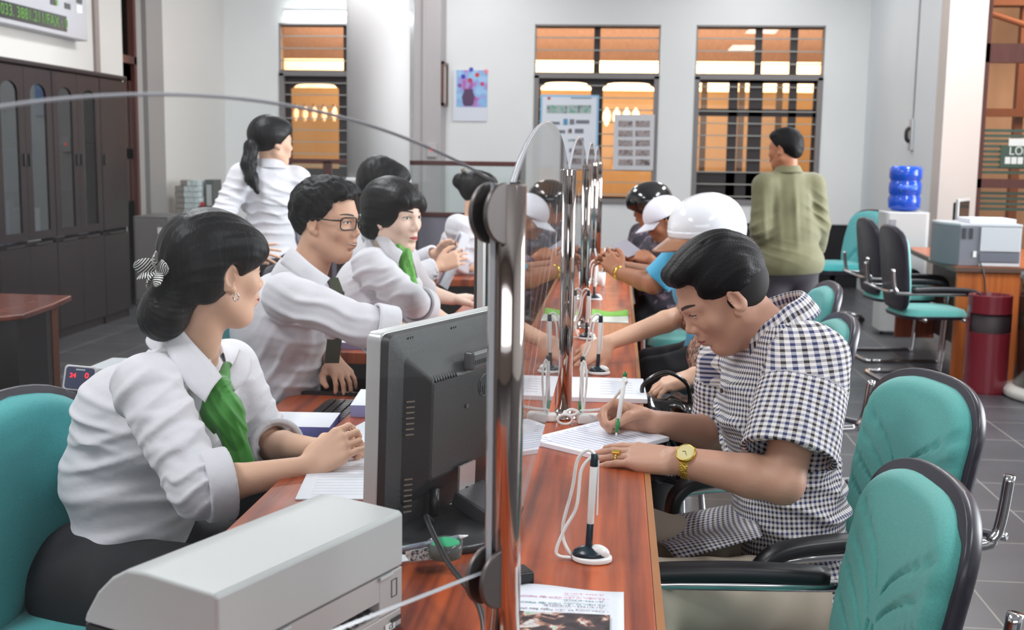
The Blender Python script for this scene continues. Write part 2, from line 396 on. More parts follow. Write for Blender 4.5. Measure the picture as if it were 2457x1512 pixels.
struct(MB().b2((-4.8, -4.4, 0), (6.3, -4.2, 1.0)).b2((-4.8, -4.4, 3.1), (6.3, -4.2, CEIL)).b2((-4.8, -4.4, 1), (-2.6, -4.2, 3.1)).b2((4.6, -4.4, 1), (6.3, -4.2, 3.1)).build('wall_front', mat('wall_front_dark', (140, 130, 124), .7)))
# black skirting along the back wall and a grey jamb beside the side door
zb = P(1990, 543, BW)[2]
blackp = mat('black_panel', (24, 23, 26), 0.35)
xb0 = P(1655, 560, BW)[0]; struct(MB().b2((xb0, BW - 0.03, 0), (XR - 0.001, BW, zb)).b2((xb0, BW - 0.05, zb), (XR - 0.001, BW, zb + 0.02)).mat(0).build('baseboard_back', blackp))
struct(MB().b2((XL, dB, 0), (XL + 0.05, dC, CEIL)).build('trim_1', mat('jamb_grey', (142, 138, 136), 0.6)))
pil = P(1008, 250, BW)[0], P(1070, 250, BW)[0]
struct(MB().b2((pil[0], BW - 0.42, 0), (pil[1], BW, CEIL)).b2((pil[0] - 0.03, BW - 0.2, 0), (pil[0] + 0.01, BW, CEIL)).b2((pil[0] + 0.10, BW - 0.44, 0), (pil[0] + 0.16, BW - 0.41, CEIL)).build('trim_2', mat('pilaster_grey', (184, 178, 178), 0.7)))
# round column on a dark timber plinth
cc = P(908, 300, 9.4); cr = 75 * 9.4 / 2800; cz = P(908, 441, 9.4)[2]
col = thing('round_column', 'thick white round column on a dark plinth', 'column', (cc[0], cc[1], 0)); struct(col); del col['category']
MB().lathe([(cr, cz + 0.05), (cr, CEIL)], (0, 0, 0), 48).lathe([(cr, cz), (cr + 0.012, cz + 0.004), (cr + 0.012, cz + 0.035), (cr, cz + 0.05)], (0, 0, 0), 48).build('shaft', mat('column_paint', (222, 220, 219), 0.6), col, smooth=False)
for p in col.children[0].data.polygons: p.use_smooth = abs(p.normal.z) < 0.5
darkwood = mat('dark_wood', (46, 32, 30), 0.35, var=(3, 0.18, (6, 6, 1)))
MB().box((0, 0, cz / 2), (cr * 2 + 0.06, cr * 2 + 0.06, cz)).build('plinth', darkwood, col)

# ---- windows of the back wall
grey = mat('window_grey_paint', (132, 128, 128), 0.5); barm = mat('bar_paint', (168, 168, 160), 0.45); wood = mat('window_dark_wood', (52, 44, 46), 0.45)
tint = glass_mat('amber_glass', (246, 226, 204), 1.35); tint2 = glass_mat('amber_glass_deep', (240, 190, 110), 1.35)
def arch_panel(mb, x0, x1, z0, z1, holes, y, t, rise):
    """a board from x0..x1,z0..z1 with arch-topped holes [(a,b,c,d)]"""
    xs = x0
    for a, b, c, d in holes:
        mb.b2((xs, y, z0), (a, y + t, z1)); mb.b2((a, y, z0), (b, y + t, c))
        n = 10; Rr = np.array([[1, 0, 0], [0, 0, -1], [0, 1, 0]])
        pts = [(a, z1)] + [(a + (b - a) * i / n, d - rise + rise * math.sqrt(max(0, 1 - (2 * i / n - 1) ** 4))) for i in range(n + 1)] + [(b, z1)]
        for i in range(n):
            q = [pts[1 + i], pts[2 + i], (pts[2 + i][0], z1), (pts[1 + i][0], z1)]
            mb.prism(q, -y - t, -y, Rr)
        xs = b
    mb.b2((xs, y, z0), (x1, y + t, z1))
for i, (x0, x1, zb_, zt) in enumerate(WIN):
    wn = thing('window_%d' % (i + 1), 'w', 'w', ((x0 + x1) / 2, BW, zb_)); del wn['category']; del wn['label']; struct(wn)
    W = dict(parent=wn, world=True); s = 2800 / BW; fr = 0.035
    zm = P(1430, 182, BW)[2]
    mb = MB(); mb.b2((x0, BW - 0.01, zm - 0.03), (x1, BW + 0.06, zm + 0.03))
    for a, b in ((x0, x0 + 0.055), (x1 - 0.055, x1)): mb.b2((a, BW - 0.01, zb_), (b, BW + 0.06, zm))
    mb.b2((x0, BW - 0.02, zb_ - 0.02), (x1, BW + 0.06, zb_ + 0.035))
    for a, b in ((x0, x0 + 0.015), (x1 - 0.015, x1)): mb.b2((a, BW, zm), (b, BW + 0.05, zt))
    mb.b2((x0, BW, zt - 0.02), (x1, BW + 0.05, zt)); mb.build('window_frame', grey, **W)
    mb = MB()
    for k in range(3): mb.b2((x0 + .01, BW + 0.03, P(1430, 90 + 30 * k, BW)[2] - 0.007), (x1 - .01, BW + 0.045, P(1430, 90 + 30 * k, BW)[2] + 0.007))
    for k in range(10): z = P(1430, 205 + 29 * k, BW)[2]; mb.b2((x0 + .05, BW + 0.03, z - 0.006), (x1 - .05, BW + 0.045, z + 0.006))
    mb.build('security_bars', barm, **W)
    mb = MB(); y = BW + 0.10; t = 0.05; za = P(1430, 196, BW)[2]; wd = (x1 - x0)
    if i < 2:
        pxs = [(692, 808), (845, 958)] if i == 0 else [(1296, 1418), (1447, 1570)]
        mb.b2((x0, y, zm - 0.02), (x1, y + t, zm + 0.045)); mb.b2((x0, y, zt - 0.03), (x1, y + t, zt)); cx = (P(pxs[0][1], 100, BW)[0] + P(pxs[1][0], 100, BW)[0]) / 2
        mb.b2((cx - 0.035, y, zm), (cx + 0.035, y + t, zt))
        z0h = P(0, 392, BW)[2] if i == 0 else zb_ + 0.06
        arch_panel(mb, x0, x1, zb_, zm - 0.02, [(P(a, 200, BW)[0], P(b, 200, BW)[0], z0h, P(1430, 196 if i else 206, BW)[2]) for a, b in pxs], y, t, 0.06)
    else:
        mb.b2((x0, y, zm - 0.06), (x1, y + t, zm + 0.045)); mb.b2((x0, y, zt - 0.03), (x1, y + t, zt))
        for a, b in ((1815, 1832), (1900, 1918)): mb.b2((P(a, 100, BW)[0], y, zm), (P(b, 100, BW)[0], y + t, zt))
        for a, b in ((1748, 1770), (1797, 1830), (1893, 1912), (1952, 1975)): mb.b2((P(a, 300, BW)[0], y, zb_), (P(b, 300, BW)[0], y + t, zm))
        mb.b2((x0, y, P(0, 258, BW)[2]), (x1, y + t, P(0, 241, BW)[2])); mb.b2((x0, y, zb_), (x1, y + t, P(0, 385, BW)[2]))
    mb.build('casement', wood, **W)
    MB().b2((x0, BW + 0.12, zb_), (x1, BW + 0.128, zt)).build('pane', tint, **W)
# outside: porch roof, ochre wall with a row of lens-shaped vents, sunlit wall beyond
ochre = mat('ochre_wall', (196, 172, 134), 0.8, var=(0.8, 0.12)); YO = BW + 3.2
zo = P(1430, 217, YO)[2]; mb = MB(); z1, z2 = P(0, 285, YO)[2], P(0, 240, YO)[2]
mb.b2((-6, YO, -0.2), (4.0, YO + 0.15, z1)); mb.b2((-6, YO, z2), (4.0, YO + 0.15, zo)); xa = -6.0; pit = 0.19; Rr = np.array([[1, 0, 0], [0, 0, -1], [0, 1, 0]])
hole = []
for pc in (708, 730, 752, 776, 800, 1456, 1480, 1504, 1526): hole.append(P(pc, 262, YO)[0])
for h in hole:
    r = 0.055; mb.b2((xa, YO, z1), (h - r - 0.005, YO + 0.15, z2)); n = 12
    for sg in (-1, 1):
        ring = [(h + sg * r * sin(pi * t / n) ** 0.8, z1 + (z2 - z1) * t / n) for t in range(n + 1)]
        for t in range(n):
            mb.prism([(h + sg * (r + 0.006), ring[t][1]), (h + sg * (r + 0.006), ring[t + 1][1]), ring[t + 1], ring[t]][::sg], -YO - 0.15, -YO, Rr)
    xa = h + r + 0.005
mb.b2((xa, YO, z1), (4.0, YO + 0.15, z2))
struct(mb.build('wall_porch', ochre))
mb = MB()
for pc in (1690, 1780, 1870): a = P(pc, 200, YO - .3)[0]; mb.b2((a - .04, YO - 0.4, -0.2), (a + .04, YO - 0.32, zo + 0.2))
struct(mb.build('porch_posts', wood))
zr = P(1430, 146, BW + 3.0)[2]
struct(MB().prism([(BW + .26, zr + .75), (BW + 3.0, zr), (BW + 3.0, zr + .08), (BW + .26, zr + .83)], -6, 4, np.array([[0, 0, 1.0], [1, 0, 0], [0, 1, 0]])).build('porch_ceiling', mat('porch_ceiling_timber', (188, 166, 162), 0.7, var=(14, 0.15, (6, .4, 1)))))
struct(MB().b2((-9, BW + 7.5, -0.2), (7, BW + 7.7, 5.2)).build('wall_courtyard', mat('courtyard_wall', (250, 240, 222), 0.8, var=(2.5, 0.12, (3, 1, .6)))))
struct(MB().b2((-9, BW + 0.3, -0.25), (9, BW + 7.6, -0.15)).build('porch_floor', mat('porch_floor_tile', (150, 120, 95), 0.6)))

# ---- glazed doorway at the right with green striped film
YD = YP + 0.06; brown = mat('door_brown_wood', (84, 48, 42), 0.4, var=(4, .15, (8, 8, 1)))
wn = thing('window_4', 'w', 'w', (4.0, YD, 0)); del wn['category']; del wn['label']; struct(wn); W = dict(parent=wn, world=True)
mb = MB(); gz = lambda y: P(2420, y, YD)[2]
mb.b2((xq, YD, 0), (xq + 0.06, YD + 0.08, CEIL)); mb.b2((xq, YD, gz(150)), (6, YD + 0.08, gz(104))); mb.b2((xq, YD, gz(452)), (6, YD + 0.08, gz(430))); mb.b2((xq, YD, 0), (6, YD + 0.08, 0.35)); mb.b2((5.2, YD, 0), (5.28, YD + 0.08, CEIL))
mb.build('window_frame', brown, **W)
MB().b2((xq + 0.06, YD + 0.04, 0.3), (6, YD + 0.048, CEIL)).build('pane', glass_mat('door_glass', (244, 226, 210), 1.4), **W)
mb = MB()
for k in range(16):
    y = 313 + 12.6 * k
    if 425 < y < 452: continue
    mb.b2((xq + 0.07, YD + 0.034, gz(y + 4)), (5.2, YD + 0.038, gz(y - 3)))
film = mat('green_film', (58, 78, 66), 0.5); mb.build('striped_film', film, **W)
sg = thing('exit_sign', 'green door sign reading LỐI on the glazed doorway at the right edge', 'sign', (P(2440, 385, YD)[0], YD, P(2440, 385, YD)[2]))
MB().b2((P(2402, 385, YD)[0], YD + 0.018, gz(402)), (P(2402, 385, YD)[0] + 0.8, YD + 0.032, gz(350))).build('sign_board', film, sg, world=True)
wl = mat('sign_white', (214, 218, 214), 0.5); Rf = np.array([[1, 0, 0], [0, 0, -1], [0, 1, 0]])
text('lettering', 'LỐI', 0.095, wl, sg, P(2422, 363, YD) + np.array((0, 0.014, 0)), Rf, align='LEFT')
xl_ = P(2409, 385, YD)[0]
for k in range(7):
    if k in (3,): continue
    MB().box((xl_ + .035 + k * .052, YD + .0165, gz(385)), (.044, .002, .058)).build('pale_letter_block', wl, sg, world=True)
MB().b2((P(2423, 340, YD)[0], YD + 0.018, gz(350)), (P(2423, 340, YD)[0] + .3, YD + 0.032, gz(332))).build('paper_note', wl, sg, world=True)
struct(MB().b2((2.9, YP + 3.2, -0.2), (9, YP + 3.4, 2.6)).b2((2.9, YP + 3.2, 2.6), (9, YP + 3.4, 4.6)).build('wall_side_porch', mat('side_porch_wall', (196, 176, 158), 0.8, var=(1.2, .25, (2, 2, .5)))))
mb = MB(); 
for k in range(5): mb.b2((3.6 + k * .42, YP + 2.2, -0.2), (3.68 + k * .42, YP + 2.3, 3.4))
mb.b2((3.0, YP + 2.1, 3.0), (8, YP + 2.3, 3.12)); mb.b2((3.0, YP + 2.1, 1.9), (8, YP + 2.2, 1.98)); mb.tube([(3.4, YP + 1.6, 2.9), (6.5, YP + 1.6, 1.9)], 0.03); struct(mb.build('side_porch_frame', mat('porch_frame_brown', (120, 78, 58), 0.6)))

# ---- side door in the left wall
dn = thing('door_1', 'w', 'w', (XL, (dA + dB) / 2, 0)); del dn['category']; del dn['label']; struct(dn); W = dict(parent=dn, world=True)
dz = PX(320, 141, XL)[2]
mb = MB(); mb.b2((XL - 0.15, dA, dz - 0.04), (XL - 0.05, dB, dz + 0.03)); mb.b2((XL - .15, dA, 0), (XL - .05, dA + .06, 3.6)); mb.b2((XL - .15, dB - .06, 0), (XL - .05, dB, 3.6)); mb.build('door_frame', brown, **W)
mb = MB(); m_ = (dA + dB) / 2
for a, b in ((dA + .06, m_ - .01), (m_ + .01, dB - .06)):
    mb.b2((XL - .13, a, 0), (XL - .09, a + .09, dz - .05)); mb.b2((XL - .13, b - .09, 0), (XL - .09, b, dz - .05))
    for z0, z1 in ((0, .95), (1.35, 1.45), (dz - .2, dz - .05)): mb.b2((XL - .13, a, z0), (XL - .09, b, z1))
mb.build('door_leaf', mat('door_leaf_wood', (70, 46, 40), .4), **W)
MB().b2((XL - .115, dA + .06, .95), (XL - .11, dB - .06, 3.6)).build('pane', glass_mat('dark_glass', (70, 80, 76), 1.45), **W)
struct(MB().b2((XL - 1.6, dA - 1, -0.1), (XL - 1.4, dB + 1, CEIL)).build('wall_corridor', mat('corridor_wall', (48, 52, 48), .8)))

# ---- things on the walls
p0 = PX(219, 0, XL); p1 = PX(229, 0, XL)
tag(MB().b2((XL, p0[1], 2.0), (XL + 0.03, p1[1], CEIL)).build('wall_conduit', mat('conduit_brown', (140, 128, 124), .5), bevel=.004), 'grey brown flat conduit running up the left wall above the cabinets', 'conduit')
led = thing('led_board', 'grey electronic board with green running digits high on the left wall', 'sign', (XL, 8.5, PX(212, 100, XL + .12)[2]))
ry = PX(212, 100, XL + .12)[1]; zb2 = PX(212, 100, XL + .12)[2]
MB().b2((XL + .001, 6.3, zb2), (XL + .12, ry, zb2 + 1.0)).build('casing', mat('board_grey', (172, 172, 178), .35), led, world=True, bevel=.012)
q = PX(161, 77, XL + .123); q2 = PX(161, 40, XL + .123)
MB().b2((XL + .12, 6.4, q[2]), (XL + .124, q[1], q2[2])).build('display_window', mat('display_black', (38, 40, 40), .3), led, world=True)
lg = mat('green_led', (86, 130, 60), .5, emit=((96, 170, 50), .22))
Rl = np.array([[0, 0, 1], [1, 0, 0], [0, 1, 0]])
t = text('running_digits', '033. 3881.211/FAX : 0', 0.115, lg, led, (XL + .126, q[1] + .015, (q[2] + q2[2]) / 2), Rl, align='RIGHT')
for px_, py_ in ((128, 5), (162, 15), (190, 2)): c_ = PX(px_, py_, XL + .122); MB().box(c_, (.004, .10, .045)).build('price_cell', mat('cell_dark', (66, 68, 70), .4), led, world=True)
c_ = PX(136, 6, XL + .125); MB().box(c_, (.004, .035, .04)).build('lit_cell', lg, led, world=True)
c_ = PX(190, 22, XL + .122); MB().box(c_, (.004, .09, .06)).build('blank_cell', mat('cell_light', (205, 215, 220), .15), led, world=True)
# conduit line and handset on right wall
cpx = [PX(2208, 0, XR - .01), PX(2197, 170, XR - .01), PX(2193, 288, XR - .01)]
cy_ = cpx[1][1]
tag(MB().tube([(XR - .008, cy_, CEIL - .01), (XR - .008, cy_, cpx[2][2])], .006, 8).build('wall_cable', mat('cable_grey', (120, 122, 126), .5)), 'thin grey cable running down the right wall to a small box', 'cable')
bx = thing('wall_handset', 'small grey wall box with a black handset at the end of the cable', 'intercom', (XR, cy_, cpx[2][2] - .13))
MB().b2((XR - .03, cy_ - .05, cpx[2][2] - .28), (XR, cy_ + .05, cpx[2][2] + .01)).build('back_box', mat('box_grey', (176, 178, 180), .4), bx, world=True, bevel=.006)
MB().tube([(XR - .035, cy_ - .01, cpx[2][2] - .07), (XR - .06, cy_ - .01, cpx[2][2] - .1), (XR - .06, cy_ - .01, cpx[2][2] - .17), (XR - .035, cy_ - .01, cpx[2][2] - .2)], .018, 10, 4).build('handset', mat('black_plastic', (26, 26, 28), .35), bx, world=True, smooth=True)
# picture frame on pilaster side, switch, calendar
a = pil[1]; zt_, zb_ = P(1083, 150, BW - .2)[2], P(1083, 255, BW - .2)[2]
pf = thing('picture_frame', 'dark wooden picture frame on the side of the grey pilaster', 'picture frame', (a, BW - .2, (zt_ + zb_) / 2))
MB().b2((a, BW - .39, zb_), (a + .03, BW - .36, zt_)).b2((a, BW - .06, zb_), (a + .03, BW - .03, zt_)).b2((a, BW - .39, zb_), (a + .03, BW - .03, zb_ + .03)).b2((a, BW - .39, zt_ - .03), (a + .03, BW - .03, zt_)).build('frame', mat('frame_wood', (100, 66, 54), .4), pf, world=True)
MB().b2((a, BW - .37, zb_ + .02), (a + .012, BW - .05, zt_ - .02)).build('picture', mat('certificate', (206, 204, 196), .3), pf, world=True)
s_ = P(1036, 360, BW - .44); sw = thing('wall_switch', 'small wall switch box with a red indicator on the grey pilaster', 'switch', s_)
MB().box(s_, (.11, .03, .16)).build('plate', mat('switch_plate', (190, 186, 186), .4), sw, world=True, bevel=.006)
MB().ell(s_ + np.array((0, -.018, .005)), (.014, .006, .014)).build('indicator', mat('red_led', (230, 60, 40), .4, emit=((255, 60, 40), 1.5)), sw, world=True)
def picture_mat(name, scale, ramp, seed=0):
    m = bpy.data.materials.new(name); m.use_nodes = True; N = m.node_tree.nodes; L = m.node_tree.links; b = N['Principled BSDF']
    t = N.new('ShaderNodeTexCoord'); mp = N.new('ShaderNodeMapping'); mp.inputs['Location'].default_value = (seed, seed * 2, seed * 3); nz = N.new('ShaderNodeTexNoise'); nz.inputs['Scale'].default_value = scale; nz.inputs['Detail'].default_value = 5; nz.inputs['Distortion'].default_value = .6
    L.new(t.outputs['Object'], mp.inputs[0]); L.new(mp.outputs[0], nz.inputs['Vector']); r = N.new('ShaderNodeValToRGB'); L.new(nz.outputs[0], r.inputs[0]); L.new(r.outputs[0], b.inputs['Base Color'])
    e = r.color_ramp.elements; e[0].position = ramp[0][0]; e[0].color = srgb(*ramp[0][1]); e[1].position = ramp[-1][0]; e[1].color = srgb(*ramp[-1][1])
    for p_, c in ramp[1:-1]: q_ = e.new(p_); q_.color = srgb(*c)
    b.inputs['Roughness'].default_value = .35; return m
c0, c1 = P(1087, 168, BW - .03), P(1168, 291, BW - .03); h_ = c0[2] - c1[2]
cal = thing('wall_calendar', 'calendar with a painted bunch of red and blue flowers above a blank white sheet', 'calendar', ((c0[0] + c1[0]) / 2, BW - .012, c0[2]))
MB().b2((c0[0], BW - .016, c1[2]), (c1[0], BW - .008, c0[2])).build('sheet', mat('calendar_paper', (222, 226, 236), .4), cal, world=True)
zz = c1[2] + h_ * .28
MB().b2((c0[0] + .04, BW - .019, zz), (c1[0], BW - .0165, c0[2])).build('painting', picture_mat('calendar_art', 7.0, [(.28, (80, 70, 170)), (.38, (190, 110, 170)), (.44, (170, 150, 220)), (.52, (140, 190, 230)), (.62, (170, 205, 240)), (.72, (120, 180, 235))], 3), cal, world=True)
vx = (c0[0] * .55 + c1[0] * .45); o = MB().lathe([(.035, 0), (.06, .02), (.075, .10), (.05, .17), (.055, .19)], (0, 0, 0), 20, np.diag([1, .02, 1])).build('painted_vase', mat('vase_paint', (92, 66, 100), .4), cal); o.location = (vx - cal.location.x, -.008, zz + .01 - cal.location.z)
mb = MB(); fl = [(.02, .30, (190, 60, 80)), (.1, .36, (215, 70, 70)), (-.06, .34, (60, 66, 180)), (.16, .26, (200, 70, 130)), (-.1, .24, (150, 90, 170)), (.03, .42, (80, 80, 190)), (.2, .4, (235, 140, 160))]
for k, (dx_, dz_, c_) in enumerate(fl):
    o = MB().lathe([(.001, -.001), (.026, -.001), (.024, .001), (.001, .001)], (0, 0, 0), 9, rotx(pi / 2)).build('painted_flower', mat('flower_%d' % k, c_, .4), cal); o.location = (vx + dx_ - cal.location.x, -.010, zz + dz_ - cal.location.z)
# posters hung in window_2
def poster(name, label, a, b, items, base, border=None, D=None):
    D = BW - .03; p0 = P(a[0], a[1], D); p1 = P(b[0], b[1], D); t = thing(name, label, 'poster', ((p0[0] + p1[0]) / 2, D, p1[2]))
    if border: MB().b2((p0[0], D - .002, p1[2]), (p1[0], D + .004, p0[2])).build('border', border, t, world=True); e = .025
    else: e = 0
    MB().b2((p0[0] + e, D - .005, p1[2] + e), (p1[0] - e, D - .0021, p0[2] - e)).build('paper', base, t, world=True)
    for k, (x0, y0, x1, y1, m_) in enumerate(items):
        a_ = P(x0, y0, D); b_ = P(x1, y1, D); MB().b2((a_[0], D - .008, b_[2]), (b_[0], D - .0052, a_[2])).build('printed_note', m_, t, world=True)
    return t
note1 = picture_mat('note_green', 14, [(.35, (90, 120, 120)), (.5, (180, 190, 190)), (.6, (120, 170, 150))]); note2 = picture_mat('note_brown', 16, [(.35, (90, 74, 74)), (.5, (170, 158, 158)), (.65, (120, 100, 96))]); inkm = mat('poster_ink', (120, 122, 134), .5); blum = mat('poster_blue', (90, 150, 190), .5)
poster('banknote_poster', 'white poster of banknotes with a light blue border in the middle window', (1297, 227), (1433, 402),
       [(1312, 252, 1362, 272, note1), (1364, 252, 1418, 272, note1), (1318, 292, 1343, 299, inkm), (1352, 285, 1362, 300, blum), (1367, 286, 1378, 299, inkm), (1382, 288, 1414, 297, inkm), (1340, 312, 1356, 320, inkm), (1363, 309, 1372, 320, note2), (1379, 309, 1400, 320, inkm), (1363, 334, 1384, 340, note1), (1389, 331, 1400, 348, inkm), (1366, 356, 1384, 366, inkm), (1370, 234, 1420, 237, inkm), (1314, 233, 1321, 239, mat('red_mark', (190, 60, 60), .5))],
       mat('poster_white', (224, 228, 236), .4), mat('poster_border', (150, 196, 226), .4))
it = [(1484 + 41 * c, 290 + 23 * r, 1484 + 41 * c + 34, 290 + 23 * r + 15, note2) for c in range(2) for r in range(5)]
poster('specimen_notice', 'grey laminated notice with ten banknote pictures in two columns at the middle window', (1474, 274), (1567, 409), it, mat('notice_grey', (206, 206, 210), .35))
# tube lamp over window_1
tl = P(680, 33, BW - .06); tr = P(985, 33, BW - .06)
lamp = thing('tube_lamp', 'lit fluorescent tube lamp on the back wall above the left window', 'lamp', ((tl[0] + tr[0]) / 2, BW, tl[2]))
MB().b2((tl[0], BW - .035, tl[2] - .01), (tr[0], BW - .001, tl[2] + .035)).build('housing', mat('lamp_white', (225, 228, 230), .4), lamp, world=True)
MB().cyl((tl[0] + .01, BW - .06, tl[2]), (tr[0], BW - .06, tl[2]), .016, n=12).build('tube', mat('lamp_tube', (255, 255, 255), .4, emit=((240, 250, 255), 20)), lamp, world=True)
# ================================================================== counter, posts and glass
XG = -0.122; XE = 0.082; TZ = 0.79; YC0, YC1 = 0.55, 8.3
redwood = mat('counter_wood', (158, 74, 46), 0.22, var=(2.2, 0.2, (7, .5, 1)), coat=0.35)
def wood_mat(name, c1, c2, rough, coat):
    m = bpy.data.materials.new(name); m.use_nodes = True; N = m.node_tree.nodes; L = m.node_tree.links; b = N['Principled BSDF']
    t = N.new('ShaderNodeTexCoord'); mp = N.new('ShaderNodeMapping'); mp.inputs['Scale'].default_value = (26, 1.1, 1); L.new(t.outputs['Object'], mp.inputs[0])
    nz = N.new('ShaderNodeTexNoise'); nz.inputs['Scale'].default_value = 1.3; nz.inputs['Detail'].default_value = 6; nz.inputs['Distortion'].default_value = .35; L.new(mp.outputs[0], nz.inputs['Vector'])
    r = N.new('ShaderNodeValToRGB'); r.color_ramp.elements[0].position = .32; r.color_ramp.elements[1].position = .66; r.color_ramp.elements[0].color = srgb(*c1); r.color_ramp.elements[1].color = srgb(*c2); L.new(nz.outputs[0], r.inputs[0]); L.new(r.outputs[0], b.inputs['Base Color'])
    n2 = N.new('ShaderNodeTexNoise'); n2.inputs['Scale'].default_value = 9; L.new(t.outputs['Object'], n2.inputs['Vector']); mr = N.new('ShaderNodeMapRange'); mr.inputs[3].default_value = rough * .7; mr.inputs[4].default_value = rough * 1.5; L.new(n2.outputs[0], mr.inputs[0]); L.new(mr.outputs[0], b.inputs['Roughness'])
    b.inputs['Coat Weight'].default_value = coat; b.inputs['Coat Roughness'].default_value = .12; return m
redwood = wood_mat('counter_wood_grain', (108, 42, 24), (186, 88, 42), .36, .18); edgew = mat('counter_edge', (158, 104, 62), .45); MATS['redwood'] = redwood
ct = thing('service_counter', 'long polished red wood service counter running away between tellers and customers', 'counter', (0, YC0, 0))
Wc = dict(parent=ct, world=True)
MB().b2((-0.66, YC0, TZ - .035), (XE - .012, YC1, TZ)).build('worktop', redwood, bevel=.003, **Wc)
MB().b2((XE - .012, YC0, TZ - .035), (XE, YC1, TZ - .0005)).build('edge_strip', edgew, **Wc)
MB().b2((-0.09, YC0 + .02, 0.0), (-0.06, YC1 - .02, TZ - .035)).build('front_panel', mat('panel_wood', (120, 58, 36), .35, var=(2, .15)), **Wc)
for y in (YC0 + .02, 2.05, 3.62, 5.18, 6.74, YC1 - .05): MB().b2((-.64, y, 0), (-.09, y + .03, TZ - .035)).build('support_panel', darkwood, **Wc)
PY = [1.30 + 1.56 * k for k in range(5)]; PZ1 = P(1220, 441, 1.30)[2]
chrome = mat('polished_steel', (196, 184, 178), 0.06, metal=1.0); steel = mat('brushed_steel', (104, 98, 96), .42, metal=.9); dark = mat('dark_rubber', (40, 38, 38), .5)
glassm = glass_mat('clear_glass', (249, 251, 250), 1.5, haze=.004); gedge = mat('glass_edge', (158, 160, 166), .25, spec=.6)
def post(label, y):
    t = thing('steel_post', label, 'post', (XG, y, TZ), group='steel posts along the counter')
    R_ = .0212
    MB().lathe([(R_, 0), (R_, PZ1 - TZ - .002), (R_ - .002, PZ1 - TZ)], (0, 0, 0), 40).build('tube', chrome, t, smooth=False)
    for p in t.children[0].data.polygons: p.use_smooth = abs(p.normal.z) < .5
    MB().lathe([(.034, .0005), (.034, .005), (.024, .012), (R_ + .001, .02), (R_, .02)], (0, 0, 0), 32).build('base_flange', chrome, t, smooth=True)
    return t
pl = ['nearest and thickest looking polished steel post at the glass corner', 'second polished steel post, with pens and cord tied at its foot', 'third polished steel post behind the looped pens', 'fourth polished steel post beyond the green leaflets', 'farthest polished steel post by the raised hand']
posts = [post(l, y) for l, y in zip(pl, PY)]
def clamps(t, d, zs, both=True):
    """disc clamps that grip the glass beside a post; d is the pane direction"""
    d = _n((d[0], d[1], 0)); nrm = np.array((-d[1], d[0], 0))
    for z in zs:
        c = np.array((XG, t.location.y, z)) + d * .022
        m = MB(); 
        hc_ = [(.0 + .034 * sin(pi * i_ / 18), .034 * -cos(pi * i_ / 18)) for i_ in range(19)]; Rh = np.column_stack([d, (0, 0, 1.0), np.cross(d, (0, 0, 1.0))])
        for s in (-1, 1): m.prism(hc_, min(s * .008, s * .014), max(s * .008, s * .014), Rh, np.array((XG, t.location.y, z)) + d * .017)
        m.cyl(c - d * .02 - nrm * .012, c - d * .02 + nrm * .012, .012, n=16)
        o = m.build('clamp', steel, t, world=True, bevel=.0015)
        o2 = MB().cyl(c - nrm * .018, c - nrm * .0165, .006, n=12).build('bolt', chrome, o); o2.location = -np.array(t.location)
endglass = glass_mat('clear_glass_end', (250, 251, 251), 1.27, haze=.002)
def pane(label, a, b, z0, arch, apex, glen, cut=.0):
    """a: start xy, b: end xy; top edge given by arch(t)"""
    a = np.array(a, float); b = np.array(b, float); L_ = np.linalg.norm(b - a); d = (b - a) / L_; nrm = np.array((-d[1], d[0])); n = 36; th = .004
    top = [(L_ * i / n, arch(L_ * i / n)) for i in range(n + 1)]; V = []; F = []
    t = thing('glass_screen', label, 'glass screen', (a[0], a[1], z0), group='arched glass screens')
    for s in (-1, 1):
        for x, z in top:
            p = a + d * x + nrm * th * s; V.append((p[0], p[1], z0)); V.append((p[0], p[1], z))
    k = 2 * (n + 1)
    for i in range(n): F.append((2 * i, 2 * i + 2, 2 * i + 3, 2 * i + 1)); F.append((k + 2 * i, k + 2 * i + 1, k + 2 * i + 3, k + 2 * i + 2))
    mesh_obj('pane', V, F, endglass if cut else glassm, t, world=True); V = np.array(V)
    E = []; 
    for i in range(n): E.append((2 * i + 1, 2 * i + 3, k + 2 * i + 3, k + 2 * i + 1)); E.append((2 * i, k + 2 * i, k + 2 * i + 2, 2 * i + 2))
    E.append((0, 1, k + 1, k)); E.append((2 * n, k + 2 * n, k + 2 * n + 1, 2 * n + 1))
    mesh_obj('polished_edge', V, E, gedge, t, world=True)
    MB().tube([(*(a + d * x), z) for x, z in top], cut or .0024, 6).build('edge_bead', gedge, t, world=True, smooth=True); return t
GZ = .965; rise = 1.497 - (PZ1 - .01)
def rowarch(L_): return lambda x: PZ1 - .01 + rise * (1 - (2 * x / L_ - 1) ** 2) ** .9
gl = ['arched glass screen between the nearest and second posts', 'arched glass screen between the second and third posts', 'arched glass screen between the third and fourth posts', 'arched glass screen between the fourth and farthest posts']
for k in range(4):
    L_ = 1.56 - .05; pane(gl[k], (XG, PY[k] + .025), (XG, PY[k + 1] - .025), GZ, rowarch(L_), 0, L_)
    clamps(posts[k + 1], (0, -1), (1.36, .985)); 
    if k < 3: clamps(posts[k + 1], (0, 1), (1.36, .985))
dd = _n((-.574, -.819, 0))
e0 = np.array((XG, 1.30)) + dd[:2] * .025
pane('large arched end screen from the nearest post towards the left', e0, e0 + dd[:2] * .80, .968, lambda x: 1.486 - .53 * (x + .025 - .40) ** 2, 0, 0, .0017)
clamps(posts[0], dd, (P(1175, 512, 1.28)[2], P(1168, 1388, 1.28)[2]))
MB().box((.006, .028, PZ1 - TZ - .006), (.012, .014, .014)).build('glass_bracket', dark, posts[0])

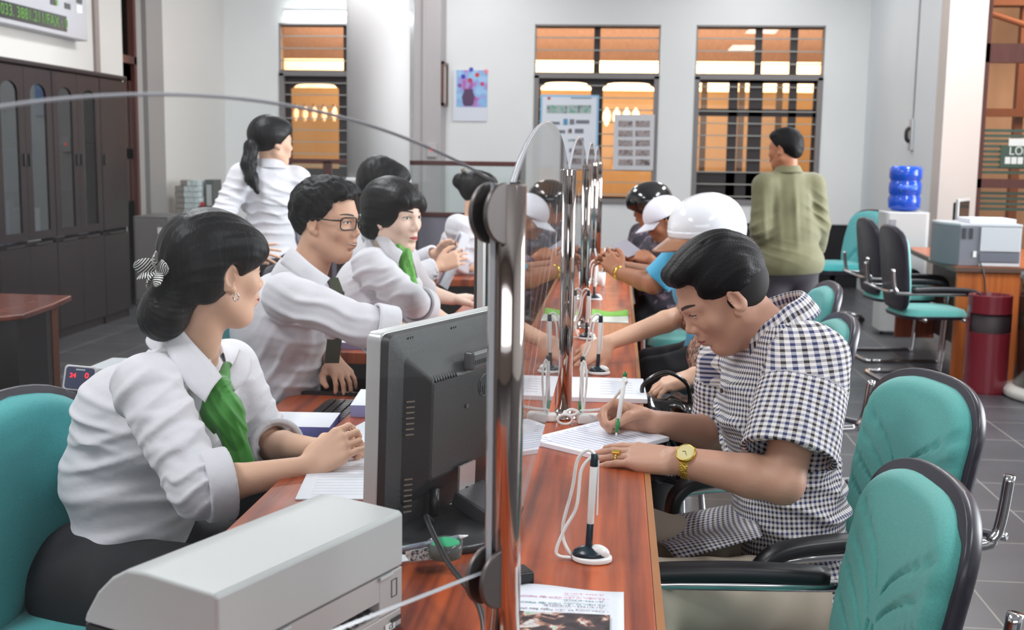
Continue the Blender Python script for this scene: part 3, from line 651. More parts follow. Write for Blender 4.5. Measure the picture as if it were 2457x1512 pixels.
# ---- return desks and keyboard trays of the tellers
def rdesk(label, y0, y1, x0=-1.25):
    t = thing('return_desk', label, 'desk', ((x0 - .66) / 2, y0, 0))
    MB().b2((x0, y0, TZ - .04), (-.662, y1, TZ)).build('desk_top', redwood, t, world=True, bevel=.004); MB().b2((x0 + .02, y0 + .03, 0), (-.67, y1 - .03, TZ - .042)).build('pedestal', darkwood, t, world=True)
rdesk('red wood side desk behind the bespectacled man, with paper and a sweet bag', 3.72, 4.05)
rdesk('red wood side desk beyond the paper-reading teller', 6.05, 6.5)
def tray(label, y0, y1, x0=-.98):
    t = thing('keyboard_tray', label, 'keyboard tray', ((x0 - .66) / 2, y0, .66), group='keyboard trays under the counter')
    MB().b2((x0, y0 + .02, .690), (-.672, y1 - .02, .705)).build('board', redwood, t, world=True); MB().b2((x0, y0, .66), (-.67, y0 + .018, .715)).b2((x0, y1 - .018, .66), (-.67, y1, .715)).b2((-.66, y0, .67), (-.3, y0 + .018, .74)).build('rails', mat('rail_black', (34, 32, 36), .4), t, world=True)
tray('pulled-out red wood keyboard tray before the man with glasses', 2.72, 3.45)
tray('pulled-out keyboard tray before the bobbed woman teller', 4.0, 4.7)
black = mat('black_plastic', (26, 26, 28), .35); keym = mat('key_black', (40, 40, 44), .4)
def keyboard(label, c, rz):
    t = thing('keyboard', label, 'keyboard', c, rz, group='teller keyboards')
    MB().box((0, 0, .009), (.44, .15, .018)).build('case', black, t, bevel=.004)
    m = MB()
    for r in range(5):
        for k in range(18): m.box((-.2 + k * .0235, -.055 + r * .026, .021), (.019, .02, .008))
    m.build('keys', keym, t)
keyboard('black keyboard on the tray before the man with glasses', (-.76, 3.06, .705), radians(90)); keyboard('black keyboard on the tray before the bobbed woman', (-.76, 4.36, .705), radians(88))

# ---- papers
paper = mat('paper_white', (226, 228, 236), .6); paperb = mat('paper_bluish', (204, 208, 232), .6); edgep = mat('paper_edge_violet', (150, 150, 196), .7)
def sheet_stack(name, label, cat, c, w, d, h, rz, top=paper, side=None, warp=0.0, curl=0.0, group=None):
    t = thing(name, label, cat, c, rz, group)
    fn = lambda z: (lambda u, v: ((u - .5) * w, (v - .5) * d, z + warp * sin(pi * u * 1.2) * (v) + curl * max(0, abs(v - .5) * 2 - .5) ** 2))
    m = MB(); n = 14
    m.grid(fn(h), n, n); k = len(m.V); m.grid(fn(0.0005), n, n); o = k
    rim = [i * n for i in range(n)] + [(n - 1) * n + j for j in range(1, n)] + [i * n + n - 1 for i in range(n - 2, -1, -1)] + [j for j in range(n - 2, 0, -1)]
    m.mat(1); m.add([], []); m.F += [(rim[i], rim[(i + 1) % len(rim)], o + rim[(i + 1) % len(rim)], o + rim[i]) for i in range(len(rim))]; m.I += [1] * len(rim)
    ob = m.build('sheets', [top, side or paper], t, smooth=True); ob.modifiers.new('e', 'EDGE_SPLIT').split_angle = radians(40); return t
a = PZ(1455, 945, TZ); sheet_stack('form_pad', 'pad of printed white forms on the ledge beyond the writing hand', 'paper pad', (-.015, PZ(1455, 940, TZ)[1], TZ), .21, .145 * 2, .012, 0.02, side=paper)
formline = mat('form_ink', (200, 204, 216), .6)
def lines(t, pts, z, m_, w_=.0012):
    mb = MB()
    for x0, x1, y in pts: mb.box(((x0 + x1) / 2, y, z), (abs(x1 - x0), w_, .0003))
    return mb.build('printed_lines', m_, t)
ft = [o for o in C.objects if o.name == 'form_pad'][0]
lines(ft, [(-.02 + .03 * (i % 2), .05 + .02 * (i % 2), -.09 + .018 * i) for i in range(11)], .0125, formline, .003)
b = PZ(1440, 1060, TZ); t = sheet_stack('booklet', 'thick open booklet of forms being written on by the man in the checked shirt', 'booklet', (b[0] - .004, b[1], TZ), .21, .26, .010, radians(-38), warp=.004)
lines(t, [(-.09 + .004 * (i % 3), .09 - .01 * (i % 4), -.11 + .016 * i) for i in range(14)], .0125, mat('form_ink_pale', (200, 206, 226), .6), .003)
t = sheet_stack('booklet', 'open booklet of forms behind the glass, opposite the writing man', 'booklet', (-.28, PZ(1270, 1060, TZ)[1] + .03, TZ), .2, .25, .012, radians(30), warp=.006)
gm = mat('leaflet_green', (126, 196, 72), .5)
for (cx_, lb) in ((-.02, 'green and white leaflet on the customer side of the ledge'), (-.19, 'green and white leaflet on the teller side of the glass')):
    t = thing('leaflet', lb, 'leaflet', (cx_, PZ(1460, 762, TZ)[1], TZ), 0.0)
    MB().grid(lambda u, v: ((u - .5) * .15, (v - .5) * .3, .001 + .012 * v * v * abs(u - .5) * 2), 8, 8).build('cover', mat('leaflet_white', (224, 230, 220), .45), t, smooth=True, solid=.001)
    MB().grid(lambda u, v: ((u - .5) * .15, .02 + v * .13, .0025 + .012 * ((v * .13 + .17) / .3) ** 2 * abs(u - .5) * 2), 8, 8).build('green_panel', gm, t, smooth=True, solid=.0008)
t = sheet_stack('paper_stack', 'white loose sheets left of the monitor under the clasped hands', 'paper', PZ(845, 1165, TZ) + np.array((0, .05, 0)), .21, .3, .003, radians(8))
lines(t, [(-.08, .08, -.12 + .02 * i) for i in range(12)], .0032, mat('form_ink_faint', (214, 216, 224), .6), .0009)
sheet_stack('paper_stack', 'violet-edged stack of forms beside the left bezel of the monitor', 'paper', PZ(925, 985, TZ) + np.array((.02, .02, 0)), .2, .2, .03, radians(5), side=edgep)
sheet_stack('paper_stack', 'single white sheets next to the violet-edged stack', 'paper', PZ(905, 1040, TZ) + np.array((.04, 0, 0)), .22, .28, .004, radians(-12))
sheet_stack('paper_stack', 'bluish ream of paper on the side desk before the man with glasses', 'paper', (P(880, 845, 3.86)[0], 3.88, TZ), .21, .27, .022, radians(85), side=edgep)
sd = thing('file_cabinet', 'low dark drawer unit under the counter beside the front teller', 'cabinet', (-.80, 2.80, 0)); MB().b2((-.92, 2.66, 0), (-.675, 2.95, .735)).build('carcass', black, sd, world=True, bevel=.005)
sheet_stack('paper_stack', 'thick violet-edged ream on the drawer unit beside the front teller', 'paper', (-.80, 2.76, .736), .24, .16, .05, radians(4), side=mat('ream_violet', (120, 124, 190), .7))
# newspaper at the near edge, headline upside down towards the viewer
npz = TZ + .0015; nc = PZ(1377, 1500, TZ); tY = PZ(1377, 1412, TZ)[1]
nw = thing('newspaper', 'folded printed newspaper lying on the ledge at the bottom edge', 'newspaper', (-.035, tY - .15, TZ), 0)
x0n, x1n = -.15, PZ(1497, 1450, TZ)[0]
nf = lambda z: (lambda u, v: (x0n + (x1n - x0n) * u + .035, .15 - v * .30 - .012 * u, z + .002 * sin(6 * u) + .0015))
MB().grid(nf(0.001), 16, 10).build('sheet', mat('newsprint', (218, 222, 230), .6), nw, smooth=True, solid=.0015)
Rn = np.array([[-1, 0, 0], [0, -1, 0], [0, 0, 1]]).astype(float)
rows = [('- Kỷ niệm 10 năm thành lập Vietcombank CN', (196, 120, 150)), ('   (6/2004–6/2014)', (196, 120, 150)), ('- Kỷ niệm 20 năm thành lập Vietcombank CN', (80, 130, 130)), ('   (6/1994–6/2014)', (80, 130, 130)), ('- Chào mừng 89 năm Ngày Báo chí Cách mạng', (120, 110, 120)), ('   (21/6/1925 – 21/6/2014)', (120, 110, 120))]
zr_ = [PZ(1400, y, TZ)[1] for y in (1446, 1436, 1461, 1452, 1476, 1466)]
for (s_, c_), yy in zip(rows, zr_):
    text('headline', s_, .0088, mat('ink_%d' % c_[0], c_, .6), nw, (x1n - .022, yy, TZ + .0062), Rn, ext=.0001, align='LEFT')
yy = PZ(1400, 1482, TZ)[1]
MB().b2((x0n + .005, yy - .1, TZ + .0048), (x1n - .02, yy, TZ + .0056)).build('photograph', picture_mat('press_photo', 42, [(.36, (34, 30, 34)), (.5, (70, 56, 60)), (.56, (170, 120, 96)), (.62, (200, 204, 206)), (.72, (120, 170, 110))], 5), nw, world=True)

# ---- pens on stands
wht = mat('white_plastic', (226, 226, 224), .3); navy = mat('navy_plastic', (22, 40, 50), .3); greenp = mat('green_plastic', (30, 120, 66), .35)
def pen_stand(label, c, rz, flip=1, full=True):
    t = thing('pen_stand', label, 'pen stand', c, rz, group='pens on stands with white cords')
    MB().lathe([(.030, .0004), (.033, .002), (.033, .008), (.030, .010)], (0, 0, 0), 32, sy=.8).build('base', wht, t, smooth=True, bevel=.001)
    MB().lathe([(.029, .010), (.026, .016), (.016, .022), (.004, .026), (.001, .0262)], (-.004, 0, 0), 28, sy=.8).build('swivel', navy, t, smooth=True)
    MB().ell((.014, -.002, .018), (.016, .012, .009), roty(.35)).build('cap_button', wht, t, smooth=True)
    a = np.array((-.006, 0, .012)); d = _n((.04, 0, 1))
    MB().cyl(a, a + d * .052, .0062, .0055, 16).build('socket', navy, t, smooth=True, bevel=.0006)
    MB().cyl(a + d * .05, a + d * .15, .0058, .0066, 16).build('pen_barrel', wht, t, smooth=True, bevel=.0006)
    MB().cyl(a + d * .145, a + d * .166, .0068, .006, 16).build('pen_end', navy, t, smooth=True, bevel=.001)
    MB().box(a + d * .11 + np.array((.0085, 0, 0)), (.002, .004, .09)).build('pen_clip', wht, t)
    e = a + d * .165; f = flip
    MB().tube([e, e + (-.012 * f, 0, .006), e + (-.028 * f, 0, -.012), e + (-.036 * f, .004, -.06), e + (-.05 * f, .006, -.12), e + (-.048 * f, .004, -.15), (-.034, 0, .006)], .0028, 8, 6).tube([(-.033, -.01, .005), (-.056, -.016, .012), (-.045, -.012, .05), (-.026, -.008, .09), (-.02, -.004, .15), e + (-.004, 0, -.004)], .0028, 8, 6).build('cord', wht, t, smooth=True)
    return t
s0 = PZ(1420, 1345, TZ); pen_stand('nearest white pen upright on its stand on the orange ledge', s0, radians(-8))
s1 = PZ(1438, 898, TZ); pen_stand('white pen on a stand just right of the second post, before the shaking hand', s1, radians(-6))
pen_stand('white pen on a stand on the teller side, left of the second post', (2 * XG - s1[0] + .01, s1[1], TZ), radians(186))
s2 = PZ(1410, 815, TZ); pen_stand('white pen on a stand between the second and third posts', s2, radians(-20)); 
s3 = PZ(1428, 720, TZ); pen_stand('small white pen on a stand behind the green leaflets', s3, radians(20))
# pens standing at the second post with cord and terminal block
pb = thing('cord_anchor', 'white plastic anchor block with knotted cord at the foot of the second post', 'cord anchor', (XG + .02, PY[1] - .02, TZ))
MB().box((.045, -.03, .012), (.055, .03, .024), rotz(.15)).build('block', wht, pb, bevel=.004); MB().box((-.05, -.02, .01), (.03, .028, .02)).build('block', wht, pb, bevel=.004)
MB().tube([(-.012 + .018 * cos(t_), -.05, .012 + .012 * sin(t_)) for t_ in np.linspace(0, 2 * pi, 14)[:-1]], .0035, 8, 3, closed=True).tube([(-.02, -.045, .02), (0, -.04, .035), (.02, -.045, .03), (0, -.05, .022), (-.015, -.04, .03)], .004, 8, 4).build('knot', wht, pb, smooth=True)
MB().tube([(.03, -.03, .026), (.028, -.03, .07), (.024, -.03, .12), (.03, -.028, .155), (.038, -.03, .12), (.035, -.03, .06), (.03, -.03, .026)], .0028, 8, 5).build('cord_loop', wht, pb, smooth=True)
MB().tube([(-.05, -.02, .02), (-.10, -.10, .03), (-.13, -.2, .05), (-.14, -.3, .075)], .0028, 8, 6).build('cord_left', wht, pb, smooth=True)
t = thing('capped_pen', 'white pen with green foot leaning on the second post', 'pen', (XG + .045, PY[1] - .03, TZ + .02)); MB().cyl((0, 0, .0), (0, 0, .03), .006, n=12).build('green_grip', greenp, t, smooth=True); MB().cyl((0, 0, .03), (.002, 0, .13), .0055, n=12).build('barrel', wht, t, smooth=True); MB().cyl((.002, 0, .13), (.002, 0, .142), .0062, n=12).build('end_cap', navy, t, smooth=True)

# ---- rear pens, papers and things on the far ledge
t = thing('pen_cup', 'white pen holder cluster at the far end of the ledge by the cap wearer', 'pen holder', (XG + .05, 5.9, TZ)); MB().lathe([(.018, 0), (.022, .07), (.019, .07), (.017, .01)], (0, 0, 0), 16).build('cup', wht, t, smooth=True)
for k in range(5): MB().cyl((.01 * cos(k * 1.3), .01 * sin(k * 1.3), .02), (.05 * cos(k * 1.3), .03 * sin(k * 1.3), .19), .004, n=8).build('pen', wht if k % 2 else navy, t)

# ---- flat screen monitor near the glass
mc = P(900, 1000, 1.83); md = _n((.39, .92, 0)); mu = np.array((0, 0, 1.0)); mn = np.cross(md, mu)   # mn: towards camera right = back of the screen
mb0 = np.array((P(905, 1180, 1.86)[0], 1.86, .800)); MW, MH = .415, .348
tilt = radians(3); RM = np.column_stack([md, mu * cos(tilt) + mn * sin(tilt) * .6, mn]); RM[:, 1] = _n(RM[:, 1]); RM[:, 2] = np.cross(RM[:, 0], RM[:, 1])
mon = thing('computer_monitor', 'dark flat monitor seen from behind with a silver bezel, front teller', 'monitor', (mb0 + md * MW / 2) * np.array((1, 1, 0)) + (0, 0, TZ))
def mp(u, v, w_): return mb0 + RM @ np.array((u, v, w_))
silver = mat('silver_plastic', (188, 188, 188), .3, metal=.3); darkp = mat('monitor_back', (42, 40, 42), .45, bump=(200, .05)); 
MB().prism([(x + MW / 2, y + MH / 2) for x, y in rrect(MW, MH, .014)], -.032, -.004, RM, mb0).build('bezel', silver, mon, world=True, bevel=.003)
MB().b2((.02, .02, -.0335), (MW - .02, MH - .02, -.032)).build('screen', mat('screen_dark', (20, 22, 28), .12), mon); o = [q_ for q_ in mon.children if q_.name.startswith('screen')][0]
o.data.transform(Matrix([[*RM[0], mb0[0]], [*RM[1], mb0[1]], [*RM[2], mb0[2]], [0, 0, 0, 1]])); o.data.transform(Matrix.Translation(-mon.location))
m = MB(); lv = [(.002, -.004), (.004, .010), (.045, .014), (.085, .045), (.09, .047)]
def ring_(i, w_): 
    pts = rrect(MW - 2 * i, MH - 2 * i, max(.016 - i * .1, .006), 4); return [mp(x + MW / 2, y + MH / 2, w_) for x, y in pts]
rs_ = [ring_(i, w_) for i, w_ in lv]; n_ = len(rs_[0])
for k in range(len(rs_) - 1): m.add(rs_[k] + rs_[k + 1], [(i, (i + 1) % n_, n_ + (i + 1) % n_, n_ + i) for i in range(n_)])
m.add(rs_[-1], [tuple(range(n_))]); o = m.build('back_shell', darkp, mon, world=True, smooth=True); o.modifiers.new('e', 'EDGE_SPLIT').split_angle = radians(28)
m = MB(); vb = mat('vent_black', (20, 20, 22), .6)
for k in range(9): m.box(mp(.098 + k * .0085, MH - .075, .034), (.0035, .042, .004), RM @ rotz(-.28) @ rotx(-.7))
m.build('vent_slots', vb, mon, world=True)
m = MB().box(mp(.235, MH - .068, .052), (.085, .034, .022), RM); m.build('cable_hood', mat('hood_grey', (78, 76, 78), .35), mon, world=True, bevel=.006, bseg=3)
m = MB()
for k in range(10): m.box(mp(.2 + k * .007, MH - .07, .0635), (.003, .008, .001), RM)
m.build('hood_slots', vb, mon, world=True)
m = MB()
for g in (0, 1):
    for k in range(7): m.box(mp(.055, MH - .12 - g * .135 - k * .0095, .0225), (.016, .0025, .002), RM @ roty(-.5))
m.build('side_slots', mat('slot_tan', (120, 108, 98), .5), mon, world=True)
m = MB()
for u, v in ((.20, MH - .15), (.20, MH - .26), (.31, MH - .15)): m.cyl(mp(u, v, .046), mp(u, v, .050), .004, n=12)
for k in range(3): m.cyl(mp(.06 + k * .007, MH - .014, .0112), mp(.06 + k * .007, MH - .014, .0135), .0018, n=8); m.cyl(mp(.2 + k * .007, MH - .014, .0112), mp(.2 + k * .007, MH - .014, .0135), .0018, n=8)
m.build('screws', mat('screw_grey', (120, 120, 122), .3, metal=.8), mon, world=True)
text('raised_logo', 'hp', .03, mat('logo_grey', (74, 72, 74), .4), mon, mp(.262, MH - .125, .0475), RM, ext=.0008)
m = MB(); m.tube([mp(.262 + .02 * cos(a_), MH - .123 + .02 * sin(a_), .0475) for a_ in np.linspace(0, 2 * pi, 25)[:-1]], .0008, 6, closed=True); m.build('logo_ring', mat('logo_grey', (74, 72, 74), .4), mon, world=True)
# stand: bracket, slanting arm, base plate, foot
uc = MW / 2
MB().box(mp(uc - .012, .062, .056), (.055, .065, .004), RM).build('bracket', mat('bracket_steel', (198, 190, 190), .3, metal=.6), mon, world=True)
MB().cyl(mp(uc - .014, .045, .0575), mp(uc - .014, .045, .0595), .008, n=20).build('bracket_hole', vb, mon, world=True)
top_ = mp(uc, .038, .05); bot_ = np.array((top_[0] + .085, top_[1] - .06, TZ + .016)); ax_ = _n(bot_ - top_); sx_ = _n(np.cross(ax_, mu)); Ra = np.column_stack([md, ax_, np.cross(md, ax_)])
MB().box((top_ + bot_) / 2, (.10, np.linalg.norm(bot_ - top_), .03), Ra).build('stand_arm', mat('arm_dark', (62, 60, 64), .4), mon, world=True, bevel=.005)
bc = np.array((-.31, 1.93, TZ)); MB().lathe([(.14, .0005), (.145, .006), (.14, .016), (.10, .019), (.001, .02)], bc, 40, sy=.85).build('stand_base', mat('base_dark', (40, 40, 42), .3), mon, world=True, smooth=True)
MB().box((*PZ(1220, 1384, TZ + .012)[:2], TZ + .012), (.07, .04, .02), rotz(.5)).build('stand_foot', black, mon, world=True, bevel=.003)
m = MB(); pA = mp(.13, .03, .03); m.tube([pA, pA + (.0, -.005, -.03), (-.29, 1.78, TZ + .075), (-.24, 1.66, TZ + .05), (-.17, 1.50, TZ + .04), (-.155, 1.36, TZ + .02), (-.17, 1.15, TZ + .01)], .0045, 8, 8)
tag(m.build('monitor_cable', black, smooth=True), 'black monitor cable hanging down behind the stand', 'cable')
MB().cyl(mp(.13, .06, .03), mp(.13, .0, .03), .009, n=12).build('plug', black, mon, world=True, smooth=True)
tag(MB().tube([(-.15, 1.42, TZ + .012), (-.19, 1.3, TZ + .006), (-.235, 1.15, TZ + .005), (-.26, .95, TZ + .005)], .0042, 8, 8).build('white_cable', mat('cable_cream', (206, 200, 190), .4), smooth=True), 'cream cable on the counter beside the nearest post foot', 'cable')
tag(MB().tube([(-.125, 1.4, TZ + .012), (-.15, 1.3, TZ + .008), (-.175, 1.2, TZ + .006), (-.2, 1.0, TZ + .006)], .005, 8, 8).build('grey_cable', mat('cable_darkgrey', (96, 96, 100), .4), smooth=True), 'thick grey cable on the counter beside the cream one', 'cable')
# desk clutter under the monitor
sheet_stack('paper_stack', 'white sheet under the monitor by the green tape dish', 'paper', PZ(1040, 1292, TZ) + np.array((0, .02, .0)), .21, .22, .002, radians(30))
tape = thing('tape_dish', 'small round translucent green dish on the monitor base', 'dish', (*PZ(1068, 1340, TZ + .02)[:2], TZ + .02)); MB().lathe([(.02, .001), (.026, .004), (.028, .028), (.026, .028), (.023, .006)], (0, 0, 0), 24).build('bowl', glass_mat('green_glass', (60, 170, 130), 1.4, haze=.12), tape, smooth=True); MB().ell((0, 0, .024), (.024, .024, .008)).build('sponge', mat('sponge_green', (60, 170, 120), .8), tape, smooth=True)
er = thing('eraser_block', 'speckled grey block next to the green dish', 'stamp pad', (*PZ(1015, 1338, TZ + .02)[:2], TZ + .02), radians(25)); MB().box((0, 0, .009), (.05, .03, .018)).build('pad', picture_mat('speckle', 260, [(.4, (70, 74, 80)), (.55, (200, 205, 205))]), er, bevel=.001)
for lb, px_, py_, c_, m_, dz_ in (('green capped pen lying beneath the monitor', 1002, 1320, 25, greenp, .020), ('grey ballpoint pen lying across the monitor base', 1035, 1312, 40, mat('pen_grey', (120, 126, 140), .3), .040)):
    t = thing('loose_pen', lb, 'pen', (*PZ(px_, py_, TZ + dz_)[:2], TZ + dz_ + .006), radians(c_)); MB().cyl((-.06, 0, 0), (.05, 0, 0), .0045, n=12).build('barrel', m_, t, smooth=True); MB().cyl((.05, 0, 0), (.068, 0, 0), .0045, .001, 12).build('tip', wht, t, smooth=True)

# ---- second monitor (far teller), seen edge on
def small_monitor(label, c, rz, h=.34, w_=.38):
    t = thing('computer_monitor', label, 'monitor', c, rz)
    MB().box((0, 0, .1 + h / 2), (w_, .022, h)).build('bezel', silver, t, bevel=.005); MB().box((0, -.0115, .1 + h / 2), (w_ - .04, .002, h - .04)).build('screen', mat('screen_dark', (20, 22, 28), .12), t); MB().box((0, .02, .1 + h / 2), (w_ - .05, .03, h - .05)).build('back_shell', darkp, t, bevel=.01)
    MB().tube([(0, .03, .16), (0, .06, .08), (0, .03, .01)], .02, 8, 4).build('stand_arm', black, t, smooth=True); MB().lathe([(.1, .001), (.1, .008), (.03, .018), (.001, .018)], (0, .02, 0), 24).build('stand_base', black, t, smooth=True)
    return t
q = P(1160, 700, 3.62); small_monitor('dark monitor with silver edge standing behind the nearest monitor and post', (q[0] + .06, 3.72, TZ), radians(72), .36, .4)

# ---- passbook printer
A_, B_, C_ = PZ(968, 1225, .955), PZ(520, 1428, .955), PZ(268, 1372, .955)
f_ = _n(B_ - A_); f_[2] = 0; f_ = _n(f_); s_ = np.array((f_[1], -f_[0], 0));  s_ = s_ if (C_ - B_) @ s_ > 0 else -s_
PLn = np.linalg.norm((B_ - A_)[:2]); PWd = .175 + .03
ang = math.atan2(f_[1], f_[0])
prn = thing('passbook_printer', 'large grey passbook printer in the left foreground with a toothed front slot', 'printer', (*((A_ + f_ * PLn / 2)[:2]), TZ))
pg = mat('printer_grey', (176, 177, 177), .42, bump=(400, .02)); pg2 = mat('printer_grey_warm', (170, 166, 165), .45, bump=(400, .02))
R3 = np.column_stack([f_, s_, (0, 0, 1)]); H_ = .955 - TZ
def pp(u, v, z): return A_ * np.array((1, 1, 0)) + f_ * u + s_ * v + np.array((0, 0, TZ + z))
# lid profile across the width (v,z), rounded on the far side
prof = [(0, H_ * .53), (0, H_ - .006), (.002, H_ - .002), (.006, H_), (.11, H_ + .004), (.14, H_ + .002), (.165, H_ - .012), (.19, H_ - .035), (.21, H_ - .065), (.215, H_ * .53)]
def extr(prof, u0, u1, name, m_, bv=.006, n=1):
    m = MB(); k = len(prof); v = [pp(u0, a, b) for a, b in prof] + [pp(u1, a, b) for a, b in prof]
    m.add(v, [tuple(range(k)), tuple(reversed(range(k, 2 * k)))] + [(i, k + i, k + (i + 1) % k, (i + 1) % k) for i in range(k)]); return m.build(name, m_, prn, world=True, bevel=bv, bseg=4)
extr(prof, 0, PLn, 'lid', pg, .008)
extr([(0.001, H_ * .53 - .0015), (.213, H_ * .53 - .0015), (.213, H_ * .17), (0.001, H_ * .17)], 0.001, .055, 'front_cover', pg2, .002)
m = MB(); zA, zB = H_ * .53 - .0015, H_ * .17; s0_, s1_ = zA - .034, zB + .004
for u0, u1, a, b in ((.055, PLn - .001, s0_, zA), (.055, PLn - .001, zB, s1_), (PLn - .03, PLn - .001, s1_, s0_)): 
    m.add([pp(u0, .0012, a), pp(u1, .0012, a), pp(u1, .0012, b), pp(u0, .0012, b), pp(u0, .03, a), pp(u1, .03, a), pp(u1, .03, b), pp(u0, .03, b)], [(0, 1, 2, 3), (7, 6, 5, 4), (0, 4, 5, 1), (2, 6, 7, 3), (1, 5, 6, 2), (0, 3, 7, 4)])
m.build('slot_surround', pg2, prn, world=True)
extr([(.035, zA), (.212, zA), (.212, zB), (.035, zB)], .055, PLn - .001, 'inner_body', mat('printer_inside', (30, 29, 30), .5), 0)
extr([(0.0015, H_ * .165), (.213, H_ * .165), (.213, .002), (0.0015, .002)], 0.002, PLn, 'base_tray', pg2, .003)
m = MB(); m2 = MB()
for k in range(15):
    u = .068 + k * .0165
    if u > PLn - .04: break
    m.add([pp(u - .003, .003, s1_ + .002), pp(u + .003, .003, s1_ + .002), pp(u + .003, .03, s1_ + .016), pp(u - .003, .03, s1_ + .016), pp(u - .003, .003, s1_ + .006), pp(u + .003, .003, s1_ + .006), pp(u + .003, .03, s1_ + .021), pp(u - .003, .03, s1_ + .021)], [(0, 1, 2, 3), (7, 6, 5, 4), (0, 4, 5, 1), (1, 5, 6, 2), (2, 6, 7, 3), (3, 7, 4, 0)])
    m2.box(pp(u, .004, s1_ + .0075), (.005, .005, .002), R3)
m.build('paper_fingers', black, prn, world=True); m2.build('finger_tips', mat('finger_tip', (180, 178, 170), .3), prn, world=True)
MB().box(pp(.042, -.001, zA - .002), (.03, .004, .005), R3).build('latch', pg, prn, world=True, bevel=.001); MB().box(pp(.255, -.001, zA - .002), (.03, .004, .005), R3).build('latch', pg, prn, world=True, bevel=.001)
m = MB(); 
for a, b, c, d in ((.015, .027, zA - .012, zA - .0128), (.015, .027, zA - .036, zA - .0368)): m.box(pp((a + b) / 2, .0005, (c + d) / 2), (b - a, .001, .0009), R3)
for u in (.015, .027): m.box(pp(u, .0005, zA - .024), (.0009, .001, .024), R3)
m.build('outline_mark', mat('mark_grey', (70, 70, 72), .5), prn, world=True)
lbm = mat('label_dark', (52, 52, 54), .5)
MB().box(pp(.018, -.0004, .016), (.024, .001, .006), R3).box(pp(.03, -.0004, .003), (.045, .001, .003), R3).build('rating_label', lbm, prn, world=True)
MB().box(pp(.032, -.0002, .009), (.022, .001, .012), R3).build('label_white', wht, prn, world=True)
Rpf = np.column_stack([-f_, (0, 0, 1), -s_]); text('ce_mark', 'CE', .009, lbm, prn, pp(.03, -.0012, .009), Rpf, ext=.0002)
MB().box(pp(.28, .205, H_ - .055), (.012, .006, .003), R3 @ rotx(-1.0)).build('red_seal', mat('seal_red', (200, 60, 60), .5), prn, world=True)
# sticker on the short end face
er_ = np.column_stack([-s_, (0, 0, 1), f_]); MB().box(pp(PLn + .0006, .10, H_ * .38), (.001, .05, .05), R3).build('sticker', mat('sticker_grey', (176, 172, 168), .5), prn, world=True)
m = MB()
for k in range(8): m.box(pp(PLn + .0014, .10, H_ * .38 + .018 - k * .005), (.0004, .04 - .008 * (k % 3), .0012), R3)
m.build('sticker_print', mat('sticker_ink', (140, 138, 136), .5), prn, world=True)
sheet_stack('paper_stack', 'white paper sticking out at the left foot of the printer', 'paper', (-.62, 1.28, TZ), .24, .16, .003, radians(20))
# ================================================================== chairs
def fabric(name, c):
    return mat(name, c, .85, var=(260, .10), bump=(700, .25), sheen=.3)
teal = fabric('teal_fabric', (82, 162, 156)); tealb = fabric('teal_fabric_blue', (60, 158, 160)); rimm = mat('chair_shell_black', (44, 42, 52), .35); armm = mat('arm_black', (34, 34, 38), .42); chr_ = mat('chair_chrome', (206, 206, 208), .12, metal=1.0)
def back_outline(w, h):
    """top is a tall rounded arch, bottom slightly narrower"""
    pts = []
    n = 22
    for i in range(n + 1):
        a = pi * i / n; x = cos(a); y = sin(a)
        pts.append((w / 2 * np.sign(x) * abs(x) ** .78, h - .26 * h + .26 * h * abs(y) ** .86))
    pts += [(-w / 2 * .99, h * .45), (-w / 2 * .93, h * .2), (-w / 2 * .84, .03), (-w / 2 * .7, 0), (w / 2 * .7, 0), (w / 2 * .84, .03), (w / 2 * .93, h * .2), (w / 2 * .99, h * .45)]
    return np.array(pts)
def cushion(mb, out, mid, depth, dfn, bulge, rings=16):
    """fan-like cushion front built from shrinking outlines, depth along +y local"""
    V = []; F = []; n = len(out); c = np.array((0, out[:, 1].mean()))
    for r in range(rings + 1):
        f = 1 - r / rings; e = math.sqrt(max(0, 1 - max(0, (f - .84) / .16) ** 2)) if f > .84 else 1.0
        for x, y in out:
            q = c + (np.array((x, y)) - c) * max(f, .0001); V.append((q[0], -(depth * e + bulge * (1 - f * f)) + dfn(q[0], q[1]), q[1]))
    for r in range(rings):
        for i in range(n): F.append((r * n + i, r * n + (i + 1) % n, (r + 1) * n + (i + 1) % n, (r + 1) * n + i))
    mb.add(V, F)
def resample(o, k):
    o = np.vstack([o, o[:1]]); d = np.r_[0, np.cumsum(np.linalg.norm(np.diff(o, axis=0), axis=1))]; t = np.linspace(0, d[-1], k, endpoint=False)
    return np.column_stack([np.interp(t, d, o[:, 0]), np.interp(t, d, o[:, 1])])
def quilt(h, w):
    """stitched fan: grooves curve from both edges down to a centre stem"""
    def f(x, y):
        g = 0; yc = .36 * h; s = abs(x)
        for k in range(4):
            y0 = yc + .13 - k * .062; yl = y0 + .10 * (s / (w / 2)) ** 1.35 - .075 * math.exp(-s / .035)
            if s > .012 + .010 * k: g += math.exp(-((y - yl) / .0045) ** 2)
        for k in range(3):
            if y < yc + .02 - .04 * k: g += math.exp(-((s - .012 - .014 * k) / .004) ** 2)
        return .012 * min(g, 1)
    return f
